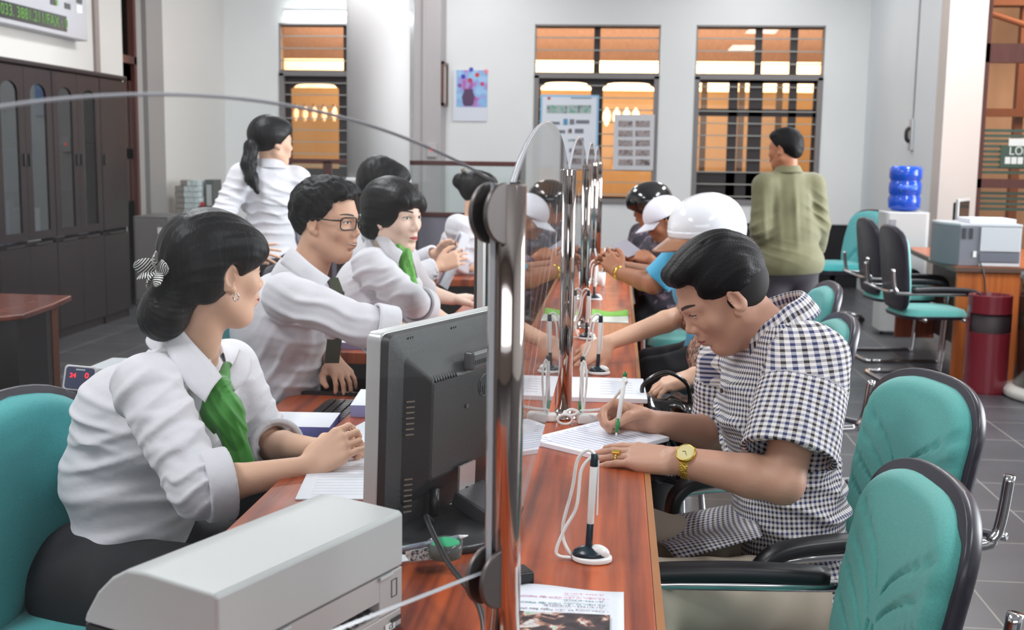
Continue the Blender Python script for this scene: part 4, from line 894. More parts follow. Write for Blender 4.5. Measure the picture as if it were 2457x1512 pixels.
def build_chair(label, loc, rz, W=.45, Hb=.52, zb=.50, lean=.20, fab=None, quilted=True, group='teal visitor chairs along the counter', detail=2, arms=True):
    """visitor chair facing local -y; chrome cantilever frame"""
    fab = fab or teal; t = thing('visitor_chair', label, 'chair', loc, rz, group)
    Rb = rotx(-lean); org = np.array((0, .23, zb))
    out = back_outline(W, Hb); o1 = resample(out, 96 if detail > 1 else 40); inner = (o1 - (0, Hb / 2)) * np.array((1 - .032 / W, 1 - .032 / Hb)) + (0, Hb / 2)
    def bend(V): V = np.array(V, float); V[:, 1] += -.06 * (V[:, 0] / (W / 2)) ** 2 * .5; return V @ Rb.T + org
    m = MB(); n = len(o1); lv = [(1.0, .018), (1.012, .010), (1.0, -.002), (.97, -.012)]; V = []
    V = []; F = []
    for s, y in lv:
        for x, z in o1: V.append((x * s, -y, (z - Hb / 2) * s + Hb / 2))
    for k in range(len(lv) - 1):
        for i in range(n): F.append((k * n + i, k * n + (i + 1) % n, (k + 1) * n + (i + 1) % n, (k + 1) * n + i))
    F.append(tuple(range(3 * n, 4 * n))); F.append(tuple(reversed(range(n))))
    mesh_obj('back_shell', bend(V), F, rimm, t, smooth=True, bevel=.002)
    m = MB(); cushion(m, inner, 0, .040, quilt(Hb, W) if quilted else (lambda x, y: 0), .018, 56 if detail > 1 else 12)
    V = np.array(m.V); V[:, 1] -= .010
    mesh_obj('backrest', bend(V), m.F, fab, t, smooth=True)
    # seat
    ws, ds = W, .46; so = np.array(rrect(ws, ds, .12, 8)); so = resample(so, 64)
    V = []; F = []; n = len(so); lv = [(.97, .43), (1, .445), (1, .452)]
    for s, z in lv:
        for x, y in so: V.append((x * s, y * s, z))
    for k in range(2):
        for i in range(n): F.append((k * n + i, k * n + (i + 1) % n, (k + 1) * n + (i + 1) % n, (k + 1) * n + i))
    F.append(tuple(reversed(range(n)))); F.append(tuple(range(2 * n, 3 * n))); mesh_obj('seat_shell', V, F, rimm, t, smooth=True, bevel=.003)
    m = MB(); cushion(m, so * .97, 0, .035, lambda x, y: 0, .012, 12); V = np.array(m.V); V = np.column_stack([V[:, 0], V[:, 2], .452 - V[:, 1]])
    mesh_obj('seat', V, m.F, fab, t, smooth=True)
    # chrome tube frame, one continuous bend each side
    for s in (-1, 1):
        x = s * (W / 2 + .028)
        pts = [(s * (W / 2 - .05), .30, .50), (s * (W / 2 - .05), .345, .72)] if not arms else []
        if arms:
            side = [(x, .335, .76), (x, .322, .66), (x, .305, .62), (x, .25, .602), (x, -.16, .600), (x, -.235, .57), (x, -.25, .50), (x, -.22, .05), (x, -.17, .014), (x, .26, .014)]
            MB().tube(side, .0125, 12, 5).build('side_frame', chr_, t, smooth=True)
            ar = [(x, .20, .622), (x, .02, .630), (x, -.17, .622), (x, -.235, .592), (x, -.25, .54)]
            sp = spline(ar, 6); m = MB(); V = []; F = []; k = 16
            for i, p in enumerate(sp):
                d = _n(sp[min(i + 1, len(sp) - 1)] - sp[max(i - 1, 0)]); u = np.cross((1.0, 0, 0), d); u = u / np.linalg.norm(u)
                for j in range(k): a = 2 * pi * j / k; V.append(p + np.array((1.0, 0, 0)) * .026 * np.sign(cos(a)) * abs(cos(a)) ** .6 + u * .017 * np.sign(sin(a)) * abs(sin(a)) ** .6)
            for i in range(len(sp) - 1):
                for j in range(k): F.append((i * k + j, i * k + (j + 1) % k, (i + 1) * k + (j + 1) % k, (i + 1) * k + j))
            F += [tuple(reversed(range(k))), tuple(range((len(sp) - 1) * k, len(sp) * k))]; mesh_obj('armrest', V, F, armm, t, smooth=True)
    xx = W / 2 + .028
    MB().tube([(-xx, .26, .014), (-xx + .03, .30, .014), (xx - .03, .30, .014), (xx, .26, .014)], .0125, 10, 4).build('floor_bar', chr_, t, smooth=True)
    MB().tube([(-xx, .1, .43), (xx, .1, .43)], .0125, 10).build('cross_tube', chr_, t, smooth=True); MB().tube([(-xx, -.16, .43), (xx, -.16, .43)], .0125, 10).build('cross_tube', chr_, t, smooth=True)
    MB().tube([(-xx, .335, .62), (-.1, .30, .60), (.1, .30, .60), (xx, .335, .62)], .010, 8, 4).build('back_tube', chr_, t, smooth=True)
    return t
# local -y is the way a chair faces; facing -x (towards the counter) is rz=-90
CH = -pi / 2
cA = build_chair('nearest empty teal chair with a quilted fan pattern at the bottom right', (.26, 1.99, 0), CH + .10, .47, .485, .43)
cB = build_chair('teal quilted chair on which the man in the checked shirt sits', (.475, 2.73, 0), CH + .30, .47, .515, .43)
cC = build_chair('teal chair just behind the shoulder of the man in the checked shirt', (.455, 3.9, 0), CH + .06, .44, .49, .45, detail=1)
cD = build_chair('teal chair between the checked-shirt man and the standing man', (.575, 4.85, 0), CH + .06, .44, .50, .45, detail=1)
cE = build_chair('teal chair of the visitor in the white cap', (.40, 6.3, 0), CH, .46, .46, .44, detail=1)
cF = build_chair('black-backed teal chair nearest the wooden desk, turned to the right', (P(2215, 740, 7.9)[0] + .01, 7.85, 0), pi / 2 + .13, .45, .55, .48, .12, detail=1, group='teal visitor chairs at the right desk')
cG = build_chair('second black-backed teal chair, beside the water dispenser', (P(2140, 700, 8.7)[0] + .06, 8.75, 0), pi / 2 + .13, .45, .55, .48, .12, detail=1, group='teal visitor chairs at the right desk')
def build_task(label, loc, rz, W=.5, Hb=.62, zb=.42, lean=.1, grp='teal office chairs of the tellers', fab=None, rough=False, zs=.0):
    """swivel office chair with gas stem and five-star foot"""
    t = thing('office_chair', label, 'chair', loc, rz, grp); fab = fab or tealb
    out = resample(back_outline(W, Hb), 48); Rb = rotx(-lean); org = np.array((0, .24, zb)); n = len(out)
    def bend(V): V = np.array(V, float); V[:, 1] -= .10 * (V[:, 0] / (W / 2)) ** 2 * .5; return V @ Rb.T + org
    V = []; F = []; lv = [(1.0, .018), (1.012, .008), (1.0, -.004), (.95, -.016)]
    for s, y in lv:
        for x, z in out: V.append((x * s, -y, (z - Hb / 2) * s + Hb / 2))
    for k in range(3):
        for i in range(n): F.append((k * n + i, k * n + (i + 1) % n, (k + 1) * n + (i + 1) % n, (k + 1) * n + i))
    F.append(tuple(range(3 * n, 4 * n))); F.append(tuple(reversed(range(n)))); mesh_obj('back_shell', bend(V), F, rimm, t, smooth=True)
    m = MB(); cushion(m, (out - (0, Hb / 2)) * .965 + (0, Hb / 2), 0, .045, lambda x, y: .012 * math.exp(-((y - .30 * Hb + .9 * abs(x)) / .02) ** 2), .03, 20); V = np.array(m.V); V[:, 1] -= .01; mesh_obj('backrest', bend(V), m.F, fab, t, smooth=True)
    so = resample(np.array(rrect(.5, .48, .16, 8)), 56); m = MB(); cushion(m, so, 0, .05, lambda x, y: 0, .02, 12); V = np.array(m.V); V = np.column_stack([V[:, 0], V[:, 2], .44 + zs - V[:, 1]]); mesh_obj('seat', V, m.F, fab, t, smooth=True)
    MB().prism(so * .98, .40 + zs, .441 + zs).build('seat_shell', rimm, t, bevel=.006)
    MB().cyl((0, 0, .08), (0, 0, .40 + zs), .028, n=16).build('gas_stem', black, t, smooth=True); MB().tube([(0, .05, .40 + zs), (0, .29, .42), (0, .30, .60)], .02, 8, 4).build('back_bar', black, t, smooth=True)
    for k in range(5):
        a = 2 * pi * k / 5; e = np.array((.27 * cos(a), .27 * sin(a), .065)); MB().tube([(0, 0, .095), e], [.022, .014], 8).build('foot_arm', chr_, t, smooth=True); MB().cyl(e + (-.02 * sin(a), .02 * cos(a), -.037), e + (.02 * sin(a), -.02 * cos(a), -.037), .027, n=14).build('caster', black, t)
    return t
build_task('large turquoise office chair at the left edge behind the front teller', (-1.09, 2.38, 0), radians(78), .50, .60, .305, .06, zs=-.07)
build_task('turquoise office chair of the man with glasses', (-1.05, 3.58, 0), pi / 2, .48, .52, .44, .04)
build_task('turquoise office chair of the bobbed woman teller', (-1.22, 4.42, 0), pi / 2, .48, .50, .42, .04)
build_task('turquoise office chair of the teller holding a paper', (-1.3, 5.25, 0), pi / 2, .46, .5, .42)
build_task('dark teal office chair seen between the far tellers', (P(1022, 600, 7.4)[0], 7.4, 0), pi / 2 + .3, .42, .5, .44, .1, fab=fabric('teal_dark', (44, 120, 122)))
build_task('big teal lounge chair against the black back panel', (1.93, 10.6, 0), -pi / 2 + .25, .62, .56, .46, .26, grp='teal lounge chair', zs=.04)

# ================================================================== cabinets on the left
XCf = -4.2; mahog = mat('mahogany', (35, 26, 28), .45, spec=.3, var=(2.5, .15, (5, 5, .6)), coat=.15); ctop = PX(248, 186, XCf)[2]
glc = glass_mat('cabinet_glass', (200, 206, 210), 2.3)
def yof(px): return PX(px, 400, XCf)[1]
def cabinet(label, y0, y1, panes, handles):
    t = thing('filing_cabinet', label, 'cabinet', (XCf, (y0 + y1) / 2, 0), group='dark wooden cabinets along the left wall')
    y0 += .004; y1 -= .004; W = dict(world=True)
    m = MB(); m.b2((XL + .01, y0, .0), (XCf - .022, y0 + .02, ctop)).b2((XL + .01, y1 - .02, 0), (XCf - .022, y1, ctop)).b2((XL + .01, y0, 0), (XL + .03, y1, ctop)).b2((XL + .01, y0, 0), (XCf - .022, y1, .06)).b2((XL + .01, y0, ctop - .02), (XCf - .022, y1, ctop)).b2((XL + .01, y0, .74), (XCf - .022, y1, .76)).build('carcass', mahog, t, **W)
    MB().b2((XL + .01, y0 - .003, ctop), (XCf + .02, y1 + .003, ctop + .035)).build('cornice', mahog, t, bevel=.008, **W)
    for z in (1.12, 1.48): MB().b2((XL + .03, y0 + .02, z), (XCf - .06, y1 - .02, z + .015)).build('shelf', mahog, t, **W)
    nd = max(len(panes), 1); dy = (y1 - y0) / nd
    for k in range(nd):
        a, b = y0 + dy * k + .002, y0 + dy * (k + 1) - .002; m = MB(); x0, x1 = XCf - .02, XCf
        if panes:
            ha, hb = a + .085, b - .085; hz0, hz1 = .84, 1.90; n = 12; cyy = (ha + hb) / 2; r = (hb - ha) / 2
            m.b2((x0, a, .78), (x1, ha, ctop - .01)).b2((x0, hb, .78), (x1, b, ctop - .01)).b2((x0, ha, .78), (x1, hb, hz0))
            Rr = np.array([[0, 0, 1], [1, 0, 0], [0, 1, 0]])
            arc = [(cyy - r * cos(pi * i / n), hz1 - .085 + .085 * sin(pi * i / n) ** .8) for i in range(n + 1)]
            for i in range(n): m.prism([arc[i], arc[i + 1], (arc[i + 1][0], ctop - .01), (arc[i][0], ctop - .01)], x0, x1, Rr)
            d = m.build('door', mahog, t, **W); o = MB().b2((XCf - .012, ha, hz0), (XCf - .009, hb, hz1)).build('door_glass', glc, d); o.location = -np.array(t.location)
            m = MB(); m.tube([(XCf + .001, ha + .0, hz0), (XCf + .004, ha, hz0), (XCf + .004, ha, hz1 - .09)], .004, 6)
        else: d = m.b2((x0, a, .78), (x1, b, ctop - .01)).build('door', mahog, t, **W)
        lo = MB().b2((x0, a, .07), (x1, b, .735)).build('lower_door', mahog, t, bevel=.003, **W)
        hs = b - .035 if k % 2 == 0 else a + .035
        if not panes: hs = a + .04
        o = MB().b2((XCf, hs - .006, 1.31), (XCf + .015, hs + .006, 1.40)).build('handle', black, d, bevel=.004); o.location = -np.array(t.location)
        o = MB().b2((XCf, a + dy * .2, .742), (XCf + .006, b - dy * .2, .752)).build('rail', steel, lo); o.location = -np.array(t.location)
    return t
yA, yM, yB, yC_ = yof(132) - .82, yof(131), yof(245), yof(306)
cabinet('dark glazed wooden cabinet at the left edge of the row', yof(131) - .83, yof(131), [1, 1], 1)
cabinet('dark glazed wooden cabinet in the middle of the row', yof(131), yof(245), [1, 1], 1)
cabinet('narrow dark cabinet with a plain door at the far end of the row', yof(245), yof(306), [], 1)
def block(name, label, cat, lo, hi, m_, bv=.003, parts=(), grp=None):
    lo = np.array(lo, float); hi = np.array(hi, float); t = thing(name, label, cat, ((lo[0] + hi[0]) / 2, (lo[1] + hi[1]) / 2, lo[2]), group=grp)
    MB().b2(lo, hi).build('body', m_, t, world=True, bevel=bv)
    for nm, a, b, mm in parts: MB().b2(a, b).build(nm, mm, t, world=True)
    return t
y_ = yof(98); block('storage_box', 'white box on the lowest glazed shelf of the left cabinet', 'box', (XCf - .3, y_ - .10, .761), (XCf - .07, y_ + .1, 1.0), mat('box_white', (190, 188, 180), .6))
bl = mat('binder_blue', (70, 84, 120), .5); bg = mat('binder_grey', (120, 122, 128), .5)
for k in range(5):
    y_ = yof(6) + k * .052; block('ring_binder', ['leftmost', 'second', 'middle', 'fourth', 'rightmost'][k] + ' of five ring binders behind the first cabinet pane', 'binder', (XCf - .32, y_, .761), (XCf - .07, y_ + .045, 1.07), bg if k % 2 else bl, grp='ring binders in the left cabinet')
y_ = yof(98); block('document_folder', 'blue folder standing behind the second cabinet pane', 'folder', (XCf - .3, y_ - .06, 1.136), (XCf - .08, y_ + .05, 1.44), mat('folder_blue', (84, 104, 160), .5))
y_ = yof(20); block('cardboard_box', 'brown cardboard box on the middle shelf behind the first pane', 'box', (XCf - .3, y_ - .08, 1.136), (XCf - .08, y_ + .1, 1.3), mat('card_brown', (130, 100, 84), .8))
for px_, zz_ in ((160, .761), (218, .761)): y_ = yof(px_); block('file_tray', 'grey file tray behind the %s pane of the middle cabinet' % ('third' if px_ < 200 else 'fourth'), 'tray', (XCf - .3, y_ - .09, zz_), (XCf - .08, y_ + .09, zz_ + .06), bg)
# grey safe beside the cabinets
s0, s1 = P(334, 520, 10.45), P(402, 520, 10.45); sf = thing('steel_cabinet', 'low grey steel cabinet with a small white label beside the dark cabinets', 'cabinet', (s0[0], 10.45, 0)); W = dict(world=True)
MB().b2((s0[0] - .06, 10.45, 0), (s1[0], 11.0, s1[2])).build('body', mat('steel_grey', (104, 102, 102), .45), sf, bevel=.008, **W); MB().b2((s0[0] - .04, 10.435, .05), (s1[0] - .02, 10.449, s1[2] - .03)).build('door', mat('steel_grey2', (112, 108, 108), .45), sf, bevel=.004, **W)
MB().b2((s1[0] - .09, 10.428, s1[2] - .16), (s1[0] - .05, 10.434, s1[2] - .10)).build('label_plate', wht, sf, **W)
# banknote bundles and things on a low side table
bt0, bt1 = P(418, 520, 11.6), P(560, 520, 11.6); ztb = .62
tb = thing('side_table', 'low dark side table behind the standing woman carrying the cash bundles', 'table', ((bt0[0] + bt1[0]) / 2, 11.6, 0)); MB().b2((bt0[0] - .05, 11.45, ztb - .04), (bt1[0] + .25, 12.0, ztb)).build('table_top', darkwood, tb, bevel=.003, **W)
for x in (bt0[0], bt1[0] + .2):
    for y in (11.5, 11.95): MB().b2((x - .02, y - .02, 0), (x + .02, y + .02, ztb - .04)).build('leg', darkwood, tb, **W)
bw = mat('bundle_paper', (190, 200, 200), .7, var=(30, .2)); bs_ = mat('bundle_side', (128, 122, 116), .7, var=(20, .15)); hb = .058
zt2 = P(450, 434, 11.6)[2]; nrow = int((zt2 - ztb) / hb)
for k in range(nrow + 1):
    xa = P(421, 500, 11.6)[0] + (.055 if k == nrow else .0) + .004 * (k % 3); xb = xa + (P(478, 500, 11.6)[0] - P(421, 500, 11.6)[0]) * (.75 if k == nrow else 1)
    t = thing('cash_bundle', ('bottom', 'second', 'third', 'fourth', 'fifth', 'sixth', 'seventh', 'eighth', 'ninth', 'tenth', 'eleventh', 'twelfth', 'thirteenth')[k] + ' banknote bundle from the table up in the pile by the back corner', 'cash bundle', (xa, 11.6, ztb + k * hb), group='wrapped banknote bundles in a pile')
    m = MB(); xm = xa + (xb - xa) * .38
    MB().b2((xa, 11.58, ztb + k * hb), (xm, 11.8, ztb + (k + 1) * hb - .003)).build('wrapped_end', bs_, t, world=True, bevel=.006)
    for j in range(3):
        dx = (xb - xm) / 3; m.b2((xm + dx * j + .002, 11.575, ztb + k * hb), (xm + dx * (j + 1), 11.8, ztb + (k + 1) * hb - .004))
    m.build('note_ends', bw, t, world=True, bevel=.004)
q0 = P(515, 430, 12.0); block('file_box', 'dark grey file box standing on the side table in the back corner', 'box', (q0[0], 11.7, ztb), (q0[0] + .09, 11.95, q0[2]), mat('file_dark', (84, 88, 88), .5), parts=[('spine', (q0[0] + .02, 11.69, ztb + .05), (q0[0] + .07, 11.699, q0[2] - .05), mat('spine_pale', (170, 172, 170), .6))])
q0 = P(487, 484, 11.7); block('desk_telephone', 'black desk telephone with a red key beside the cash bundles', 'telephone', (q0[0] - .0, 11.55, ztb), (q0[0] + .14, 11.69, q0[2] - .04), black, .01, parts=[('red_key', (q0[0] + .02, 11.57, q0[2] - .045), (q0[0] + .05, 11.6, q0[2]), mat('red_key', (190, 40, 50), .4))])

# dark desk at the left edge
d0 = PZ(172, 709, .76); dsk = thing('office_desk', 'dark office desk with a glossy red top at the left edge', 'desk', (d0[0] - .9, d0[1] - .4, 0))
poly = [(d0[0], d0[1]), (d0[0] - 1.6, d0[1] + .05), (d0[0] - 1.6, d0[1] - .95), (PZ(0, 772, .76)[0] - .25, PZ(0, 772, .76)[1] - .12), (PZ(60, 752, .76)[0], PZ(60, 752, .76)[1]), (PZ(130, 728, .76)[0], PZ(130, 728, .76)[1])]
MB().prism(poly, .735, .76).build('desk_top', wood_mat('desk_top_wood', (84, 40, 30), (118, 62, 46), .22, .4), dsk, world=True, bevel=.006)
pb_ = [(x * 1 - .07, y - (.05 if i < 2 else -.06)) for i, (x, y) in enumerate(poly)]
MB().prism(pb_, .0, .735).build('desk_body', mat('desk_dark', (30, 24, 25), .4), dsk, world=True); MB().b2((d0[0] - .068, d0[1] - .10, 0), (d0[0] - .05, d0[1] - .04, .735)).build('corner_post', mat('corner_wood', (110, 64, 44), .4), dsk, world=True)

# money counter with its red display
mk = PZ(225, 975, .80); mk = P(235, 965, 3.15); mz = P(235, 935, 3.15)[2]
mc_ = thing('money_counter', 'grey money counting machine with a black top behind the front teller', 'counting machine', (-1.42, 3.25, 0))
xa_, xb_ = P(168, 950, 3.1)[0], P(330, 950, 3.1)[0]
MB().b2((xa_, 3.1, .34), (xb_, 3.45, P(235, 962, 3.1)[2])).build('body', mat('machine_grey', (136, 132, 134), .45), mc_, world=True, bevel=.01)
zt_ = P(235, 962, 3.1)[2]; m = MB(); m.prism([(xa_ - .015, zt_), (xa_ - .01, zt_ + .02), ((xa_ + xb_) / 2, zt_ + .042), (xb_ - .01, zt_ + .02), (xb_ + .01, zt_)], -3.5, -3.08, np.array([[1, 0, 0], [0, 0, -1], [0, 1, 0]])); m.build('black_hood', mat('hood_black', (40, 40, 44), .3), mc_, world=True, bevel=.008)
MB().b2((xa_ + .06, 3.097, .60), (xb_ - .02, 3.0995, zt_ - .03)).build('chart_label', mat('chart_grey', (150, 148, 152), .5), mc_, world=True)
m = MB()
for k in range(6): m.b2((xa_ + .07, 3.0955, zt_ - .05 - k * .03), (xb_ - .03, 3.0968, zt_ - .052 - k * .03))
m.build('chart_lines', mat('chart_ink', (96, 96, 104), .5), mc_, world=True)
MB().b2((xa_ + .01, 3.12, 0), (xb_ - .01, 3.42, .339)).build('cabinet_foot', black, mc_, world=True)
MB().tube([(xa_ - .04, 3.2, zt_ + .05), ((xa_ + xb_) / 2 - .02, 3.16, zt_ + .045)], .009, 10).build('silver_bar', chr_, mc_, world=True, smooth=True)
dp = P(191, 908, 3.02); Rd = rotz(.30) @ rotx(-.28) @ roty(.12); dsp = thing('counter_display', 'small silver display unit with red digits on the money counter', 'display', dp - np.array((0, 0, .045)))
MB().prism(rrect(.085, .07, .01), -.035, 0, np.column_stack([Rd[:, 0], Rd[:, 2], -Rd[:, 1]]), dp - np.array(dsp.location)).build('casing', silver, dsp, bevel=.003)
Rt = np.column_stack([Rd[:, 0], Rd[:, 2], -Rd[:, 1]])
o = MB().prism(rrect(.074, .06, .008), .0002, .0012, Rt, dp - np.array(dsp.location)).build('face', mat('display_navy', (52, 56, 84), .3), dsp)
MB().box(dp - np.array(dsp.location) - Rt @ np.array((.0, 0, .05)), (.06, .05, .05), Rt).build('back_housing', black, dsp, bevel=.006)
rl = mat('red_digits', (255, 40, 50), .4, emit=((255, 30, 40), 3.0))
text('left_digits', '24', .017, rl, dsp, dp + Rt @ np.array((-.018, .006, .0022)), Rt); text('right_digit', '0', .021, rl, dsp, dp + Rt @ np.array((.018, .008, .0022)), Rt)
MB().box(dp - np.array(dsp.location) + Rt @ np.array((0, .0235, .0016)), (.024, .004, .0006), Rt).build('name_strip', mat('strip_pale', (170, 172, 180), .4), dsp)
t = block('small_printer', 'pale flat device next to the red digit display', 'device', (P(222, 918, 3.3)[0], 3.26, zt_ + .043), (P(330, 918, 3.3)[0], 3.44, zt_ + .062), mat('device_pale', (190, 196, 200), .35))
block('floor_plinth', 'grey green low box on the floor behind the front teller', 'box', (P(243, 880, 4.6)[0], 4.55, 0), (P(430, 880, 4.6)[0] , 5.0, P(250, 885, 4.6)[2]), mat('plinth_green', (70, 78, 76), .4))

# glazed rail partition at the back left
rx0, rx1 = P(690, 392, 9.9)[0], P(1248, 392, 9.9)[0]; rz1 = P(1100, 392, 9.9)[2]; rz0 = P(1100, 516, 9.9)[2]
pt = thing('partition', 'low partition with dark red rails, clear glass and grey lower panels', 'partition', ((rx0 + rx1) / 2, 9.9, 0)); rail = mat('rail_red_brown', (78, 38, 34), .4)
for z in (rz1, rz0): MB().b2((rx0, 9.88, z - .02), (rx1, 9.93, z + .02)).build('rail', rail, pt, world=True, bevel=.004)
for px_ in (786, 1244): x = P(px_, 400, 9.9)[0]; MB().b2((x - .035 if px_ < 800 else x - .02, 9.88, 0), (x + .035 if px_ < 800 else x + .012, 9.93, rz1)).build('stile', rail if px_ < 800 else grey, pt, world=True)
MB().b2((rx0, 9.895, .05), (rx1, 9.915, rz0 - .02)).build('lower_panel', mat('panel_mauve', (128, 124, 136), .6), pt, world=True); MB().b2((rx0, 9.903, rz0 + .02), (rx1, 9.907, rz1 - .02)).build('glass', glass_mat('clear_glass2', (246, 250, 250), 1.4), pt, world=True)

# ================================================================== right hand side: desk, printer, bin, dispenser
Dn = 7.9; x0 = P(2302, 650, Dn)[0]; dz_ = .755; org_ = wood_mat('orange_wood', (160, 82, 36), (186, 104, 52), .35, .2); red2 = wood_mat('red_brown_wood', (108, 52, 38), (140, 72, 50), .35, .2)
rd = thing('reception_desk', 'orange wood desk with a printer on it at the right edge', 'desk', (x0 + .6, Dn + .8, 0))
poly = [(x0 - .04, Dn - .03), (x0 + 1.7, Dn - .03), (x0 + 1.7, 9.6), (P(2185, 597, 9.5)[0], 9.6), (P(2182, 604, 9.2)[0] + .03, 9.2), (P(2235, 620, 8.5)[0], 8.5)]
MB().prism(poly, dz_ - .035, dz_).build('desk_top', mat('desk_edge_dark', (92, 70, 60), .35), rd, world=True, bevel=.004); MB().prism([(a + (.012 if a < x0 + .5 else 0), b) for a, b in poly], dz_ + .0003, dz_ + .0015).build('desk_surface', org_, rd, world=True)
MB().b2((x0 - .01, Dn, 0), (x0 + 1.66, Dn + .04, dz_ - .036)).build('end_panel', org_, rd, world=True, bevel=.002); MB().b2((x0 + .25, Dn + .05, .1), (x0 + .27, 9.5, dz_ - .036)).build('modesty_panel', mat('painted_shade_wood', (60, 42, 38), .5), rd, world=True)  # modesty panel's dark colour has the kneehole shade painted into it
m0 = P(2147, 800, 9.35); MB().b2((m0[0], 9.35, .06), (x0 + .25, 9.38, dz_ - .2)).build('rear_panel', red2, rd, world=True)
lp = thing('laser_printer', 'grey office laser printer with white paper on top at the right edge', 'printer', (P(2350, 640, Dn + .1)[0], Dn + .3, dz_ + .002)); pz0 = dz_ + .0025; pz1 = P(2350, 537, Dn + .02)[2]
lx0, lx1, lx2 = P(2265, 600, Dn + .1)[0], P(2350, 600, Dn + .02)[0], P(2450, 600, Dn + .02)[0]; pgd = mat('printer_midgrey', (116, 118, 126), .4); pgl = mat('printer_lightgrey', (184, 188, 192), .4)
MB().prism([(lx0, Dn + .22), (lx1 - .13, Dn + .02), (lx1 + .002, Dn + .02), (lx2, Dn + .02), (lx2, Dn + .45), (lx0, Dn + .45)], pz0, pz1 - .02).build('body', pgd, lp, world=True, bevel=.006)
MB().prism([(lx0, Dn + .22), (lx1 - .13, Dn + .02), (lx2, Dn + .015), (lx2, Dn + .45), (lx0, Dn + .45)], pz1 - .0195, pz1).build('top_cover', pgl, lp, world=True, bevel=.005)
MB().b2((lx1, Dn + .008, pz0 + .10), (lx2 - .01, Dn + .0195, pz1 - .022)).build('side_door', pgl, lp, world=True, bevel=.003); MB().b2((lx1, Dn + .01, pz0 + .03), (lx2 - .01, Dn + .0195, pz0 + .09)).build('tray', mat('tray_grey', (100, 104, 114), .4), lp, world=True, bevel=.003)
MB().b2((lx1, Dn + .008, pz0 + .004), (lx2 - .01, Dn + .0195, pz0 + .024)).build('base_strip', pgl, lp, world=True)
m = MB()
for k in range(2): m.b2((lx1 - .115 + k * .045, Dn + .012, pz1 - .10), (lx1 - .095 + k * .045, Dn + .02, pz1 - .03))
m.build('grips', mat('grip_dark', (60, 60, 66), .4), lp, world=True)
MB().b2((lx1 - .04, Dn + .013, pz0 + .06), (lx1 - .02, Dn + .0195, pz0 + .10)).build('socket', wht, lp, world=True)
block('paper_stack', 'white paper pile lying on top of the laser printer', 'paper', (lx1 - .06, Dn + .06, pz1 + .001), (lx2 - .03, Dn + .35, pz1 + .03), paper, .002)
q = P(2275, 560, 8.9); t = small_monitor('dark computer monitor on the orange desk behind the laser printer', (q[0] + .05, 8.75, dz_ + .002), radians(62), .32, .36)
q = P(2243, 590, 8.3); t = thing('white_pen_stand', 'white pen on a stand on the orange desk next to the monitor', 'pen stand', (q[0] + .01, 8.35, dz_ + .002)); MB().lathe([(.03, 0), (.03, .012), (.005, .02)], (0, 0, 0), 20).build('base', wht, t, smooth=True); MB().cyl((0, 0, .015), (.0, 0, .15), .007, n=10).build('pen', wht, t, smooth=True)
pc_ = [(lx1 + .0, Dn - .005, pz0 + .03), (lx1 + .02, Dn - .035, .72), (lx1 + .04, Dn - .03, .6), (lx1 + .08, Dn - .02, .2)]
tag(MB().tube(pc_, .005, 8, 5).build('printer_cable', black, smooth=True), 'black cable hanging from the laser printer down the orange panel', 'cable')
# bin
bc_ = P(2362, 930, 7.5); bz = P(2362, 706, 7.5)[2]; br = 49 * 7.5 / 2800; maroon = mat('maroon_enamel', (112, 30, 42), .28, coat=.4)
bn = thing('waste_bin', 'tall round maroon waste bin with a dark opening in front of the orange desk', 'waste bin', (bc_[0], 7.5, 0))
z1_, z2_ = bz * .62, bz * .815
MB().lathe([(br - .004, 0), (br - .004, .01), (br, .012), (br, z1_), (br - .004, z1_ + .001)], (0, 0, 0), 48).build('drum', maroon, bn, smooth=True).modifiers.new('e', 'EDGE_SPLIT').split_angle = radians(40)
m = MB()
for i in range(48):
    a0, a1 = 2 * pi * i / 48, 2 * pi * (i + 1) / 48; am = math.degrees((a0 + a1) / 2) % 360
    if 195 < am < 345: continue
    m.add([(br * cos(a0), br * sin(a0), z1_), (br * cos(a1), br * sin(a1), z1_), (br * cos(a1), br * sin(a1), z2_), (br * cos(a0), br * sin(a0), z2_)], [(0, 1, 2, 3)])
m.build('back_band', maroon, bn, solid=.003); MB().lathe([(br * .93, z1_ - .2), (br * .93, z2_ + .02)], (0, 0, 0), 32).build('liner', mat('liner_dark', (30, 14, 18), .6), bn, smooth=True)
MB().lathe([(br - .003, z2_), (br, z2_ + .001), (br, bz - .004), (br - .004, bz), (br - .018, bz), (br - .022, bz - .03), (.01, bz - .035)], (0, 0, 0), 48).build('ash_top', maroon, bn, smooth=True).modifiers.new('e', 'EDGE_SPLIT').split_angle = radians(40)
# dark marble column base at the right edge
mcx = P(2400, 930, 7.35)[0] + .39; mcol = thing('marble_column', 'dark olive marble column with a white base ring at the right edge', 'column', (mcx, 7.35, 0)); struct(mcol); del mcol['category']
MB().lathe([(.34, .0), (.36, .015), (.36, .05), (.335, .07), (.31, .075)], (0, 0, 0), 64).build('base_ring', mat('white_marble', (206, 204, 198), .15, var=(9, .08)), mcol, smooth=True); zc_ = P(2430, 655, 7.35)[2]
MB().lathe([(.305, .075), (.305, zc_ - .05), (.30, zc_)], (0, 0, 0), 64).build('shaft', mat('olive_marble', (58, 48, 34), .12, var=(5, .45, (1, 1, .4)), coat=.5), mcol, smooth=True)
